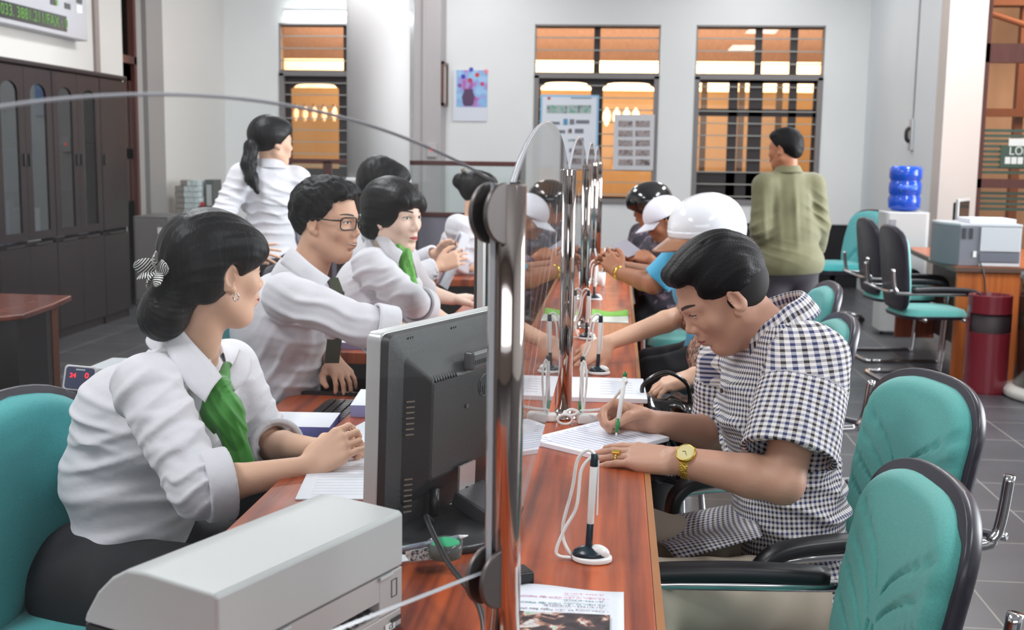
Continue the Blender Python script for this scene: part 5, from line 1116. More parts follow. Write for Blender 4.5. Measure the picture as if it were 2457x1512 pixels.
# water dispenser
wc_ = P(2157, 700, 10.0); wd_ = thing('water_dispenser', 'white floor standing water dispenser by the right wall', 'water dispenser', (wc_[0], 10.0, 0)); wz = P(2157, 507, 10.0)[2]; ww = 100 * 10 / 2800 / 2; dispw = mat('dispenser_white', (196, 198, 198), .4)
MB().prism(rrect(ww * 2, .33, .04), .03, wz * .40, None, (0, 0, 0)).build('lower_body', dispw, wd_, bevel=.01); MB().prism(rrect(ww * 2, .33, .04), wz * .41, wz).build('upper_body', dispw, wd_, bevel=.01)
MB().b2((-ww + .03, -.18, wz * .68), (-ww + .08, -.166, wz * .94)).build('side_grille', mat('grille_grey', (150, 150, 156), .5), wd_)
for s in (-1, 1): MB().cyl((s * ww * .8, -.1, 0), (s * ww * .8, -.1, .03), .02).build('foot', black, wd_)
bzt = P(2157, 398, 10.0)[2]; hb_ = bzt - wz; rb_ = 38 * 10 / 2800; blue = mat('blue_bottle', (36, 92, 215), .12, trans=.25, coat=.3)
bt = thing('water_bottle', 'big blue ribbed water bottle on top of the dispenser', 'water bottle', (wc_[0], 10.0, wz + .0005)); u = hb_
pr = [(.03, .0), (.05, .004), (rb_ * .72, u * .02), (rb_ * .93, u * .07), (rb_ * .97, u * .2), (rb_ * .97, u * .30), (rb_ * .90, u * .34), (rb_ * .90, u * .37), (rb_ * .97, u * .41), (rb_ * .97, u * .62), (rb_ * .90, u * .66), (rb_ * .90, u * .69), (rb_ * .97, u * .73), (rb_ * .97, u * .93), (rb_ * .85, u * .99), (rb_ * .6, u)]
MB().lathe(pr, (0, 0, 0), 48).build('bottle', blue, bt, smooth=True)
MB().grid(lambda a, b: ((rb_ * .98) * cos(-pi / 2 + (a - .5) * 1.3), (rb_ * .98) * sin(-pi / 2 + (a - .5) * 1.3), u * (.44 + .14 * b)), 14, 3).build('bottle_label', picture_mat('bottle_print', 40, [(.4, (40, 90, 210)), (.62, (60, 110, 220)), (.7, (170, 190, 235))]), bt, smooth=True, solid=.001)
# sweet bag on the side desk
sb = thing('sweet_bag', 'clear bag of orange and yellow sweets on the side desk', 'bag', (P(826, 830, 3.85)[0], 3.88, TZ + .001))
cg = glass_mat('cellophane', (240, 240, 244), 1.3, rough=.15)
rr_ = np.random.default_rng(3)
for k in range(7): 
    o = MB().ell((rr_.uniform(-.035, .035), rr_.uniform(-.02, .02), .016 + .012 * (k % 3)), (.017, .013, .012)).build('sweet', mat('sweet_%d' % (k % 2), [(240, 150, 30), (240, 190, 30)][k % 2], .4), sb, smooth=True)
def bagf(u_, v_):
    a = 2 * pi * u_; r = .056 * sin(pi * min(v_ * 1.25 + .08, 1)) ** .6 * (1 + .08 * sin(5 * a + 9 * v_)) + .004; return (r * cos(a), .6 * r * sin(a), .002 + v_ * .085)
MB().grid(bagf, 28, 14, closeu=True).build('cellophane', cg, sb, smooth=True)
# ================================================================== people
skin_l = mat('skin_light', (222, 178, 152), .5, spec=.35, bump=(320, .06)); skin_m = mat('skin_tan', (192, 146, 124), .48, spec=.4, bump=(320, .07)); skin_d = mat('skin_brown', (168, 112, 84), .5, spec=.35)
skin_p = mat('skin_pale', (232, 200, 182), .5, spec=.35)
hairm = mat('hair_black', (13, 11, 13), .46, spec=.22, bump=(90, .22, (1, 1, .10))); hairs = mat('hair_black_short', (15, 13, 15), .55, spec=.2, bump=(300, .2, (1, .2, 1)))
lipm = mat('lip_rose', (196, 92, 96), .4); lipn = mat('lip_natural', (166, 98, 86), .45); browm = mat('brow_dark', (52, 40, 38), .7); eyew = mat('eye_white', (225, 222, 216), .25); iris = mat('eye_dark', (28, 20, 18), .15); lash = mat('lash', (24, 20, 20), .6)
shirtw = mat('shirt_white', (208, 206, 212), .72, sheen=.25, bump=(26, .28)); trous = mat('trouser_black', (26, 25, 30), .75); shoe_m = mat('shoe_black', (20, 19, 20), .3); gold = mat('gold', (226, 190, 90), .22, metal=1.0); goldf = mat('gold_face', (240, 226, 170), .25, metal=.4)
greens = mat('scarf_green', (62, 140, 50), .55, sheen=.3, var=(18, .12)); greenl = mat('scarf_green_light', (92, 160, 64), .6, var=(60, .3))
def V3(*a): return np.array(a, float)
def flap(parent, m, inner, outer, name='collar_flap'):
    a = spline(inner, 6); b = spline(outer, 6); n = len(a); V = []
    for i in range(n):
        for j in range(6): t = j / 5; V.append(a[i] * (1 - t) + b[i] * t + (0, -.006 * sin(pi * t), .004 * sin(pi * t)))
    F = [(i * 6 + j, (i + 1) * 6 + j, (i + 1) * 6 + j + 1, i * 6 + j + 1) for i in range(n - 1) for j in range(5)]
    return mesh_obj(name, V, F, m, parent, smooth=True, world=True, solid=.003)
class Head:
    def __init__(s, hc, hf, hu=(0, 0, 1), sc=1.0, female=True, jaw=0.0):
        s.c = np.array(hc, float); s.R = frame(hf, hu); s.s = sc; s.female = female; k = sc; q = s.ops = []
        E = lambda c, r, kk, op='u': q.append(ell(s.T(*c), np.array(r) * k, s.R, kk * k, op)); Cp = lambda a, b, ra, rb, kk, op='u': q.append(cap(s.T(*a), s.T(*b), ra * k, rb * k, kk * k, op))
        E((0, -.012, .034), (.073, .094, .080), .01); E((0, .020, -.030), (.056, .064, .078), .04)
        Cp((0, .052, -.094), (0, .060, -.092), .022, .020, .03)
        for sg in (-1, 1):
            Cp((sg * .050, -.006, -.052), (sg * .018, .052, -.090), .018 + (0 if female else .003), .016, .03); E((sg * .038, .056, -.018), (.021, .017, .018), .025)
            Cp((sg * .010, .080, .024), (sg * .046, .058, .024), .009, .008, .016); E((sg * .031, .089, .008), (.015, .010, .008), .012, 's'); E((sg * .031, .066, .009), (.0145, .0135, .011), .006)
        Cp((0, .076, .020), (0, .096, -.020), .007, .0088, .012); E((0, .098, -.021), (.0095, .0085, .0085), .006)
        for sg in (-1, 1): E((sg * .0115, .090, -.026), (.0070, .0085, .0065), .006)
        Cp((0, .076, -.052), (0, .078, -.054), .020, .018, .02); Cp((-.016, .078, -.049), (.016, .078, -.049), .0050, .0050, .008); E((0, .090, -.049), (.010, .006, .005), .006); E((0, .088, -.059), (.014, .007, .006), .006); E((0, .080, -.073), (.014, .005, .005), .008, 's')
        for sg in (-1, 1):
            er = s.R @ rotz(-sg * .38) @ rotx(-.12); q.append(ell(s.T(sg * .075, -.012, -.002), np.array((.0075, .019, .031)) * k, er, .006 * k)); q.append(ell(s.T(sg * .0825, -.005, .001), np.array((.0065, .011, .019)) * k, er, .004 * k, 's')); q.append(ell(s.T(sg * .073, .002, -.028), np.array((.006, .008, .009)) * k, er, .006 * k))
        s.neck0 = s.T(0, -.022, -.060)
    def T(s, x, y, z): return s.c + s.R @ (np.array((x, y, z)) * s.s)
    def surf(s, X, Z):
        X = np.asarray(X, float); Z = np.asarray(Z, float); y = np.full(X.shape, .13); sh = X.shape
        for _ in range(30):
            p = (np.stack([X, y, Z], -1).reshape(-1, 3) * s.s) @ s.R.T + s.c; d = feval(s.ops, p[None], s.c[None], .3, .3)[0].reshape(sh); y = y - np.clip(d / s.s, -.02, .02) * .8
        return y
    def patch(s, name, X, Z, m, parent, off=.0007):
        X = np.asarray(X); Z = np.asarray(Z); Y = s.surf(X, Z) + off; n, k = X.shape; p = (np.stack([X, Y, Z], -1).reshape(-1, 3) * s.s) @ s.R.T + s.c
        F = [(i * k + j, (i + 1) * k + j, (i + 1) * k + j + 1, i * k + j + 1) for i in range(n - 1) for j in range(k - 1)]
        return mesh_obj(name, p, F, m, parent, smooth=True, world=True)
    def face(s, t, lip=lipm, smile=0.0, sides=(-1, 1), look=0.0, lidded=0.0, brow=.0045):
        u = np.linspace(-1, 1, 13)
        for sg in sides:
            a = sg * .031; w_ = .0145; hh = .0052 * (1 - lidded); v = np.linspace(0, 1, 5)
            top = .0095 + hh * (1 - u ** 2) ** .7 + .001 * u * sg; bot = .0095 - .0032 * (1 - u ** 2) ** .8 + .001 * u * sg
            Xg = np.repeat((a + u * w_)[:, None], 5, 1); Zg = bot[:, None] + (top - bot)[:, None] * v
            s.patch('eye', Xg, Zg, eyew, t)
            ang = np.linspace(0, 2 * pi, 17); rr = np.linspace(.0004, .0048, 4); Xi = a + look * .004 + np.outer(np.cos(ang), rr); Zi = np.clip(.0105 + np.outer(np.sin(ang), rr), .0068, .0095 + hh * .95); s.patch('iris', Xi, Zi, iris, t, .0011)
            Zl = (top[:, None] + np.array((-.0006, .0016))[None]); Xl = np.repeat((a + u * (w_ + .001))[:, None], 2, 1); s.patch('eyelashes', Xl, Zl, lash, t, .0014)
            zb_ = .030 + .004 * (1 - (u * sg * .8 - .2) ** 2); Xb = np.repeat((a + sg * .003 + u * .019)[:, None], 3, 1); Zb = zb_[:, None] + np.array((-.5, 0, .5))[None] * brow * (1.05 - .6 * np.clip(u * sg, 0, 1))[:, None]; s.patch('eyebrow', Xb, Zb, browm, t, .0009)
        w_ = .0215 + smile * .004; z0 = -.0545 + smile * .004 * u ** 2
        top = z0 + .0055 * (1 - np.abs(u) ** 1.7) - .0012 * np.exp(-(u / .18) ** 2); bot = z0 - .0068 * (1 - u ** 2) ** .8
        Xg = np.repeat((u * w_)[:, None], 5, 1); Zg = bot[:, None] + (top - bot)[:, None] * np.linspace(0, 1, 5); s.patch('lips', Xg, Zg, lip, t, .0006)
        Zm = z0[:, None] + np.array((-.0005, .0006))[None] * (1 + 2.2 * smile * (1 - u ** 2))[:, None]; s.patch('mouth_line', np.repeat((u * w_ * .95)[:, None], 2, 1), Zm, eyew if smile > .6 else lash, t, .0013)
    # hair pieces in the head frame
    def cap_hair(s, lift=0.0, front=.006, r=(.083, .106, .090), c=(0, -.016, .040), k=.012, slope=(.72, -.69)):
        g = [ell(s.T(*c), (np.array(r) + lift) * s.s, s.R, .01)]; n = s.R @ np.array((0, slope[0], slope[1])); g.append(plane(s.c + n * front * s.s, n, k * s.s)); return grp(g, .012)
    def E(s, c, r, k=.015, op='u', rot=None): return ell(s.T(*c), np.array(r) * s.s, s.R if rot is None else s.R @ rot, k * s.s, op)
    def Cc(s, a, b, ra, rb, k=.012, op='u'): return cap(s.T(*a), s.T(*b), ra * s.s, rb * s.s, k * s.s, op)
def strands(h, freq=300, amp=.0008, wob=60):
    """fine grooves sweeping from crown to nape"""
    def fn(p, d):
        q = (p - h.c) @ h.R; a = np.arctan2(q[..., 0], q[..., 2] + .06); return d + amp * (np.sin(a * freq * .22 + 1.3 * np.sin(q[..., 1] * wob)) + .6 * np.sin(a * freq * .5 + q[..., 1] * wob * .7))
    return ('d', fn, None, None, 0)
FL = (.072, .080, .074, .058); FR = (.0086, .0088, .0084, .0075)
def hand(W, d, up, side, curls=((.3, .4, .3),) * 4, spread=.06, thumb=None, s=1.0, k=.0035):
    """W wrist, d towards fingertips, up = back of the hand, side +1 if the thumb lies on d x up"""
    Rm = frame(d, up); T = lambda x, y, z: np.array(W) + Rm @ (np.array((x * side, y, z)) * s); g = []
    bx = (.030, .011, -.009, -.028); by = (.088, .093, .089, .080); tips = []
    for i in range(4): g.append(cap(T(bx[i] * .55, .012, 0), T(bx[i], by[i], .001), .0125 * s, .0105 * s, .014 * s))
    g.append(cap(T(.026, .02, -.006), T(.030, .055, -.008), .014 * s, .011 * s, .012 * s)); g.append(cap(T(-.022, .02, -.005), T(-.026, .065, -.006), .012 * s, .010 * s, .012 * s))
    for i in range(4):
        a = (1.0 - i * .75) * spread; dr = Rm @ V3(side * sin(a), cos(a), 0); nz = Rm[:, 2]; p = T(bx[i], by[i], .001); c = 0; f = []
        for j, fr_ in enumerate((.46, .30, .24)):
            c += curls[i][j]; dj = dr * cos(c) - nz * sin(c); q = p + dj * FL[i] * fr_ * s; r0 = FR[i] * (1 - .10 * j) * s; f.append(cap(p, q, r0 * 1.02, r0 * .90, .003 * s)); p = q
        g.append(grp(f, k * s)); tips.append((p, dj))
    th = thumb or ((.036, .028, -.008), (.056, .058, -.016), (.062, .085, -.020), (.060, .108, -.024)); tp = [T(*q) for q in th]
    g.append(grp(chain(tp, [.0135 * s, .0115 * s, .0105 * s, .0082 * s], .004 * s), .008 * s)); tips.append((tp[-1], _n(tp[-1] - tp[-2])))
    return grp(g, .012 * s), tips, T, Rm
def torso_ops(J, g=0.0, female=True, kk=.05, belly=1.0, bust=1.0, w=1.0):
    up = _n(J['neck'] - J['pel']); r = J['sR'] - J['sL']; r = _n(r - up * (r @ up)); f = np.cross(up, r); R = np.column_stack([r, f, up]); L_ = np.linalg.norm(J['neck'] - J['pel'])
    sm = (J['sR'] + J['sL']) / 2; o = []
    ch = J['pel'] + up * L_ * .66; ch = ch * .6 + (sm - up * L_ * .22) * .4; wa = J['pel'] + up * L_ * .30
    sw = np.linalg.norm(J['sR'] - J['sL']) / 2
    o.append(ell(ch, (sw * .80 + g, .100 + g, L_ * .33), R, kk)); o.append(ell(wa, ((.118 if female else .135) * w + g, (.092 if female else .108) * belly + g, L_ * .30), R, kk)); o.append(ell(J['pel'] + up * .02, ((.158 if female else .150) * w + g, .112 + g, .115 + g), R, kk))
    for s_ in ('sR', 'sL'): o.append(cap(J['neck'] - up * .045, J[s_] - up * .005, .052 + g, .047 + g, kk * .8))
    if female:
        for sg in (-1, 1): o.append(ell(ch + r * sg * .066 + f * .068 * bust - up * .002, (.056 + g, .050 + g, .056 + g), R, .035))
    else:
        o.append(ell(ch + f * .04 + up * .01, (.13 + g, .07 + g, .09 + g), R, .04))
    return o, R, ch, wa, L_
def arm_ops(s_, e, w_, g=0.0, f=1.0):
    return [cap(s_, e, .044 * f + g, .037 * f + g, .02), grp(chain([e, e + (w_ - e) * .3, w_], [.036 * f + g, .0385 * f + g, .0255 * f + g], .01), .015)]
def rolls(a, b, r0, r1, n, seed, amp=.004, wd=.009, lean=.6):
    r0 += .008; r1 += .008; amp *= 1.5
    """folds lying on a sleeve between a and b"""
    q = np.random.default_rng(seed); R = frame(b - a, (0, 0, 1) if abs(_n(b - a)[2]) < .9 else (1, 0, 0)); L_ = np.linalg.norm(b - a); out = []
    for i in range(n):
        t = q.uniform(.05, .95); a0 = q.uniform(0, 2 * pi); sp = q.uniform(.8, 1.8); ln = q.uniform(-lean, lean) * .5; pts = []
        for j in range(4):
            u = j / 3 - .5; tt = np.clip(t + ln * u, 0, 1); r = r0 + (r1 - r0) * tt; an = a0 + sp * u; pts.append(a + (b - a) * tt + R[:, 0] * cos(an) * r + R[:, 2] * sin(an) * r)
        for j in range(3): out.append(crease(pts[j], pts[j + 1], wd * q.uniform(.7, 1.3), amp * q.uniform(.5, 1.3)))
    return out
def body_folds(J, R, ch, wa, n, seed, amp=.004, wd=.010, r=(.14, .11)):
    q = np.random.default_rng(seed); out = []
    for i in range(n):
        z = q.uniform(-.16, .20); a0 = q.uniform(0, 2 * pi); sp = q.uniform(.5, 1.3); dz = q.uniform(-.07, .07); pts = []
        for j in range(4):
            u = j / 3 - .5; an = a0 + sp * u; c = wa + (ch - wa) * np.clip((z + dz * u + .08) / .2, -.3, 1.2); pts.append(c + R @ V3(r[0] * cos(an), r[1] * sin(an), 0))
        for j in range(3): out.append(crease(pts[j], pts[j + 1], wd * q.uniform(.7, 1.4), amp * q.uniform(.4, 1.2)))
    return out
def sleeve(s_, e, w_, tend, g, rend=None, folds=(), f=1.0, hollow=True, flare=.0):
    """cloth sleeve; tend in 0..1 along upper arm, 1..2 along forearm"""
    o = [cap(s_, e if tend > 1 else s_ + (e - s_) * min(1.05, tend + .15), .050 * f + g, (.040 * f + g) if tend > 1 else (.046 * f + g + flare), .02)]
    if tend > 1: q = e + (w_ - e) * min(tend - 1 + .12, 1.1); o.append(cap(e, q, .041 * f + g, (rend or .034) * f + g + flare, .02)); c = e + (w_ - e) * (tend - 1); n = w_ - e
    else: c = s_ + (e - s_) * tend; n = e - s_
    o += list(folds); o.append(plane(c, n, .004))
    if hollow: d = _n(n); rr = (rend or .034) * f + g + flare - .012 if tend > 1 else .046 * f + g + flare - .018; o.append(cap(c - d * .035, c + d * .08, rr, rr, .003, 's'))
    return grp(o, .030)
def cuff(name, m, parent, s_, e, w_, tend, r, wd=.035, seed=0):
    if tend > 1: c = e + (w_ - e) * (tend - 1); d = _n(w_ - e)
    else: c = s_ + (e - s_) * tend; d = _n(e - s_)
    return sdf(name, [cap(c - d * wd, c, r, r + .004, .01), ('d', ripple(60, .0007, seed)[1], None, None, 0), plane(c + d * .004, d, .003), plane(c - d * wd, -d, .003), cap(c - d * .07, c + d * .07, r - .010, r - .010, .002, 's')], m, parent, .004)
def collar(parent, m, c, up, fwd, r=.062, h=.035, fall=.045, pts=.05, gap=.35, name='collar'):
    R = frame(fwd, up); n = 40; V = []
    for i in range(n + 1):
        u = i / n; a = gap + (2 * pi - 2 * gap) * u; d = V3(sin(a), cos(a), 0); fr = max(0, cos(a)); e = max(0, 1 - min(u, 1 - u) / .16) ** 1.5
        for rr, z in ((r - .002, -.01), (r, h * .5), (r + .002, h - .012 * fr), (r + .008, h - .006 - .012 * fr), (r + .018 + .010 * fr, h * .35 - .01 * fr), (r + .026 + pts * .55 * e, h - fall - .02 * fr - pts * e)):
            V.append(c + R @ (d * rr + V3(0, .012 * fr, z - .02 * fr)))
    F = [(i * 6 + j, (i + 1) * 6 + j, (i + 1) * 6 + j + 1, i * 6 + j + 1) for i in range(n) for j in range(5)]
    return mesh_obj(name, V, F, m, parent, smooth=True, world=True, solid=.0028, sub=1)
def legs(parent, J, m, vox=.007, g=.012, more=()):
    f = V3(*J['ff']); f = _n(f)
    o = [ell(J['pel'], (.165 + g, .14 + g, .12), torso_ops(J)[1], .05)]
    r = _n(np.cross(f, (0, 0, 1.0))); 
    for sg, kn, an in ((1, 'kR', 'aR'), (-1, 'kL', 'aL')):
        hp = J['pel'] + r * sg * .085 - V3(0, 0, .02); o += [cap(hp, J[kn], .088 + g, .060 + g, .04), cap(J[kn], J[an], .058 + g, .045 + g, .025)]
    o += list(more); o.append(ripple(26, .0035, 5)); return sdf('trousers', o, m, parent, vox)
def shoes(parent, J):
    f = _n(V3(*J['ff']))
    for an in ('aR', 'aL'):
        p = V3(*J[an]); sdf('shoe', [cap((p[0], p[1], .055), p + f * .15 + V3(0, 0, .035 - p[2]), .042, .034, .02), cap((p[0], p[1], .05), (p[0], p[1], .11), .042, .04, .02), plane((0, 0, .002), (0, 0, -1), .002)], shoe_m, parent, .009)
def base(J): return (float(J['pel'][0]), float(J['pel'][1]), 0.0)
def person(label, J, group=None): return thing('person', label, 'person', base(J), 0, group)

def check_mat(per=.0098):
    m = bpy.data.materials.new('gingham_check'); m.use_nodes = True; N = m.node_tree.nodes; L = m.node_tree.links; b = N['Principled BSDF']
    uvn = N.new('ShaderNodeUVMap'); uvn.uv_map = 'map'; sx = N.new('ShaderNodeSeparateXYZ'); L.new(uvn.outputs[0], sx.inputs[0])
    def mth(op, *a):
        q = N.new('ShaderNodeMath'); q.operation = op
        for i, v in enumerate(a):
            if isinstance(v, (int, float)): q.inputs[i].default_value = v
            else: L.new(v, q.inputs[i])
        return q.outputs[0]
    st = []
    for ax in (0, 1):
        u = mth('DIVIDE', sx.outputs[ax], per); fr = mth('FRACT', u); s_ = mth('LESS_THAN', fr, .47); alt = mth('LESS_THAN', mth('FRACT', mth('MULTIPLY', mth('FLOOR', u), .5)), .25); st.append((s_, alt))
    def mix(f, a, b_):
        q = N.new('ShaderNodeMix'); q.data_type = 'RGBA'; L.new(f, q.inputs[0])
        for i, v in ((6, a), (7, b_)):
            if isinstance(v, tuple): q.inputs[i].default_value = v
            else: L.new(v, q.inputs[i])
        return q.outputs[2]
    nv, bk, wh = srgb(46, 56, 104), srgb(46, 38, 40), srgb(226, 222, 222)
    c1 = mix(st[0][1], nv, bk); c2 = mix(st[1][1], nv, bk)
    both = mth('MULTIPLY', st[0][0], st[1][0]); one = mth('SUBTRACT', mth('ADD', st[0][0], st[1][0]), mth('MULTIPLY', both, 2))
    half = mix(st[0][0], c2, c1); hq = N.new('ShaderNodeMix'); hq.data_type = 'RGBA'; hq.inputs[0].default_value = .52; hq.inputs[6].default_value = wh; L.new(half, hq.inputs[7])
    dq = N.new('ShaderNodeMix'); dq.data_type = 'RGBA'; dq.inputs[0].default_value = .5; L.new(c1, dq.inputs[6]); L.new(c2, dq.inputs[7])
    x = mix(one, wh, hq.outputs[2]); y = mix(both, x, dq.outputs[2]); L.new(y, b.inputs['Base Color']); b.inputs['Roughness'].default_value = .75; return m
def blotch(name, scale, ramp): m = picture_mat(name, scale, ramp, 2); m.node_tree.nodes['Principled BSDF'].inputs['Roughness'].default_value = .75; return m
# ------------------------------------------------------------------ front teller
J = dict(pel=P(318, 1350, 2.50), neck=P(452, 838, 2.50), sR=P(352, 925, 2.30), sL=P(552, 880, 2.70), eR=P(480, 1172, 2.16), wR=P(738, 1122, 2.28), eL=P(650, 1070, 2.64), wL=P(752, 1076, 2.44))
J['ff'] = (.95, -.1, 0); J['kR'] = V3(-.62, 2.28, .53); J['kL'] = V3(-.60, 2.50, .53); J['aR'] = V3(-.64, 2.30, .09); J['aL'] = V3(-.62, 2.52, .09)
A = person('woman in a white blouse with a green neck scarf and striped hair bow, hands clasped', J)
h = Head(P(522, 654, 2.46), (.72, .69, -.08), (-.02, -.05, 1), 1.03)
to, R, ch, wa, L_ = torso_ops(J, -.004)
hr, tr, Tr, Rr = hand(J['wR'], (.74, .22, .52), (-.16, -.88, .42), -1, ((.55, .9, .5), (.65, 1.0, .5), (.6, 1.0, .5), (.25, .45, .3)), .06, ((.030, .03, -.010), (.046, .058, -.030), (.040, .082, -.046), (.030, .098, -.058)), .98)
hl, tl_, Tl, Rl_ = hand(J['wL'], (.84, -.22, .24), (.30, .35, .88), 1, ((.35, 1.25, .5), (.4, 1.25, .5), (.5, 1.2, .6), (.6, 1.1, .5)), .03, ((.032, .03, -.010), (.050, .060, -.020), (.052, .085, -.030), (.046, .105, -.040)), .98)
body = list(to) + [cap(J['neck'] - V3(0, 0, .05), h.neck0, .056, .050, .03), grp(h.ops, .02)] + arm_ops(J['sR'], J['eR'], J['wR'], 0, .93) + arm_ops(J['sL'], J['eL'], J['wL'], 0, .93) + [hr, hl]
sdf('body', body, skin_l, A, .0032)
h.face(A, lipm, .3, sides=(1, -1), look=.3)
o = [h.cap_hair(.004, .010), h.E((0, -.035, .040), (.086, .096, .088), .02), h.E((.052, .030, .055), (.040, .055, .042), .03), h.E((-.03, .035, .068), (.052, .05, .036), .03), h.E((.060, -.052, -.010), (.026, .042, .052), .03), h.E((-.062, -.030, -.005), (.026, .048, .050), .03), h.Cc((0, -.085, -.02), (0, -.105, -.085), .052, .048, .03), h.E((0, -.118, -.092), (.052, .046, .054), .02), h.E((.088, .000, -.006), (.028, .022, .034), .010, 's'), strands(h, 130, .0006, 30)]
sdf('hair', o, hairm, A, .0032)
# hair bow
bwm = bpy.data.materials.new('striped_bow'); bwm.use_nodes = True; N = bwm.node_tree.nodes; Lk = bwm.node_tree.links; tc = N.new('ShaderNodeUVMap'); tc.uv_map = 'map'; sp_ = N.new('ShaderNodeSeparateXYZ'); ml = N.new('ShaderNodeMath'); ml.operation = 'MULTIPLY'; ml.inputs[1].default_value = 1; fr_ = N.new('ShaderNodeMath'); fr_.operation = 'FRACT'; lt = N.new('ShaderNodeMath'); lt.operation = 'LESS_THAN'; lt.inputs[1].default_value = .5; mx = N.new('ShaderNodeMix'); mx.data_type = 'RGBA'
Lk.new(tc.outputs[0], sp_.inputs[0]); Lk.new(sp_.outputs[0], ml.inputs[0]); Lk.new(ml.outputs[0], fr_.inputs[0]); Lk.new(fr_.outputs[0], lt.inputs[0]); Lk.new(lt.outputs[0], mx.inputs[0]); mx.inputs[6].default_value = srgb(34, 32, 36); mx.inputs[7].default_value = srgb(220, 218, 214); Lk.new(mx.outputs[2], N['Principled BSDF'].inputs[0])
bow = thing('hair_bow', 'black and white striped ribbon bow clipped on the bun of the front teller', 'hair bow', h.T(.03, -.140, .004)); bc = V3(*bow.location)
def petal(dirv, ln, wd, twist, seed):
    R_ = frame(dirv, _n(h.R[:, 1] * -1 + V3(0, 0, .2))); V = []; uv = []; n, k = 18, 9
    for i in range(n):
        a = i / (n - 1); 
        for j in range(k):
            b = j / (k - 1) - .5; r = wd * sin(pi * a) ** .6 + .004; x = b * 2 * r * cos(twist * a); z = b * 2 * r * sin(twist * a) + .010 * sin(pi * a) * cos(b * 3.0); V.append(R_ @ V3(x, a * ln, z)); uv.append((a * 9 + b * 3.2, 0))
    F = [(i * k + j, (i + 1) * k + j, (i + 1) * k + j + 1, i * k + j + 1) for i in range(n - 1) for j in range(k - 1)]
    return mesh_obj('ribbon_loop', V, F, bwm, bow, smooth=True, uv=np.array(uv), solid=.002)
for d_, ln, wd, tw, sd_ in ((-h.R[:, 0] * .1 + V3(-.7, -.5, .25), .052, .016, .6, 0), (V3(-.8, -.3, -.35), .048, .015, -.5, 1), (V3(.1, -.6, .75), .050, .013, .5, 2), (V3(.6, -.6, .25), .045, .013, -.6, 3), (V3(.25, -.7, -.5), .050, .012, .4, 4), (V3(-.35, -.6, -.7), .046, .012, -.7, 5)): petal(_n(d_), ln, wd, tw, sd_)
MB().ell((0, 0, 0), (.011, .011, .011)).build('knot', bwm, bow, smooth=True)
er_ = h.T(.079, .006, -.042); MB().tube([er_ + h.R @ V3(.003, .006 * cos(a_), .008 * sin(a_)) for a_ in np.linspace(0, 2 * pi, 15)[:-1]], .0016, 8, closed=True).build('earring', mat('silver', (220, 220, 222), .15, metal=1), A, world=True, smooth=True)
# blouse
g = .014; to, R, ch, wa, L_ = torso_ops(J, g)
f = R[:, 1]; u_ = R[:, 2]; r_ = R[:, 0]
fo = rolls(J['sR'], J['eR'], .056, .050, 12, 3, .0055, .011) + [crease(J['sR'] + V3(.03, -.05, -.03), J['eR'] + V3(.01, -.05, .06), .016, .007), crease(J['sR'] + V3(-.04, -.05, -.02), J['sR'] + (J['eR'] - J['sR']) * .6 + V3(-.05, -.02, .0), .014, .006), crease(J['eR'] + V3(-.05, -.02, .05), J['eR'] + V3(.03, -.05, .03), .010, .007), crease(J['eR'] + V3(-.04, -.035, .09), J['eR'] + V3(.045, -.04, .06), .012, .007)]
sl = [ell(J['pel'] - u_ * .01 - f * .01, (.180, .145, .11), R, .05), ell(P(285, 1150, 2.47), (.125, .13, .12), R, .06), ell(P(335, 1010, 2.47), (.13, .15, .13), R, .06)]
o = list(to) + sl + [sleeve(J['sR'], J['eR'], J['wR'], 1.22, g + .004, .044, fo, .96), sleeve(J['sL'], J['eL'], J['wL'], 1.15, g + .002, .042, rolls(J['sL'], J['eL'], .055, .048, 8, 4, .005), .96)]
su = J['sR']; el_ = J['eR']
o += [folds(P(430, 1000, 2.2), P(480, 1060, 2.2) - P(400, 960, 2.2), .060, (.12, .12, .09), .009, 1, 1.4), folds(P(330, 960, 2.25), P(420, 1000, 2.2) - P(330, 900, 2.25), .06, (.08, .1, .07), .008, 2, 1.2),
      folds(P(470, 1150, 2.15), P(500, 1200, 2.15) - P(420, 1060, 2.15), .040, (.09, .09, .07), .007, 3, 1.3), folds(P(260, 1130, 2.4), (-.25, 0, 1), .070, (.12, .2, .13), .009, 4, 1.5),
      folds(P(420, 1190, 2.35), (-.45, 0, 1), .075, (.16, .2, .10), .010, 5, 1.5), folds(P(230, 1010, 2.4), (.2, 0, 1), .055, (.08, .2, .08), .009, 6, .8), folds(P(640, 1000, 2.55), (.7, 0, -.9), .036, (.09, .15, .10), .009, 7, .8),
      folds(P(500, 1040, 2.35), (1, 0, .5), .05, (.07, .1, .1), .009, 8, .6), folds(P(330, 870, 2.4), (.7, 0, .7), .06, (.08, .1, .05), .006, 9, .6)]
o += [ripple(22, .0022, 1)]
o += [cap(J['neck'] - u_ * .03, J['neck'] + u_ * .12, .060, .064, .006, 's'), cap(ch + f * .13 + u_ * .10, J['neck'] + f * .10 + u_ * .06, .018, .045, .01, 's'), plane(J['pel'] + u_ * .065, -(u_ * .9 - f * .10), .010)]
sdf('blouse', o, shirtw, A, .0042)
cuff('rolled_cuff', shirtw, A, J['sR'], J['eR'], J['wR'], 1.25, .070, .05, 1); cuff('rolled_cuff', shirtw, A, J['sL'], J['eL'], J['wL'], 1.18, .063, .045, 2)
collar(A, shirtw, J['neck'] + u_ * .000 - f * .004, _n(u_ + V3(-.10, 0, .25)), _n(f + V3(.35, 0, -.35)), .064, .052, .068, .10, .50)
flap(A, shirtw, [P(418, 768, 2.42), P(462, 822, 2.38), P(508, 872, 2.37), P(532, 905, 2.37)], [P(385, 798, 2.40), P(412, 866, 2.33), P(448, 925, 2.31), P(492, 966, 2.31)])
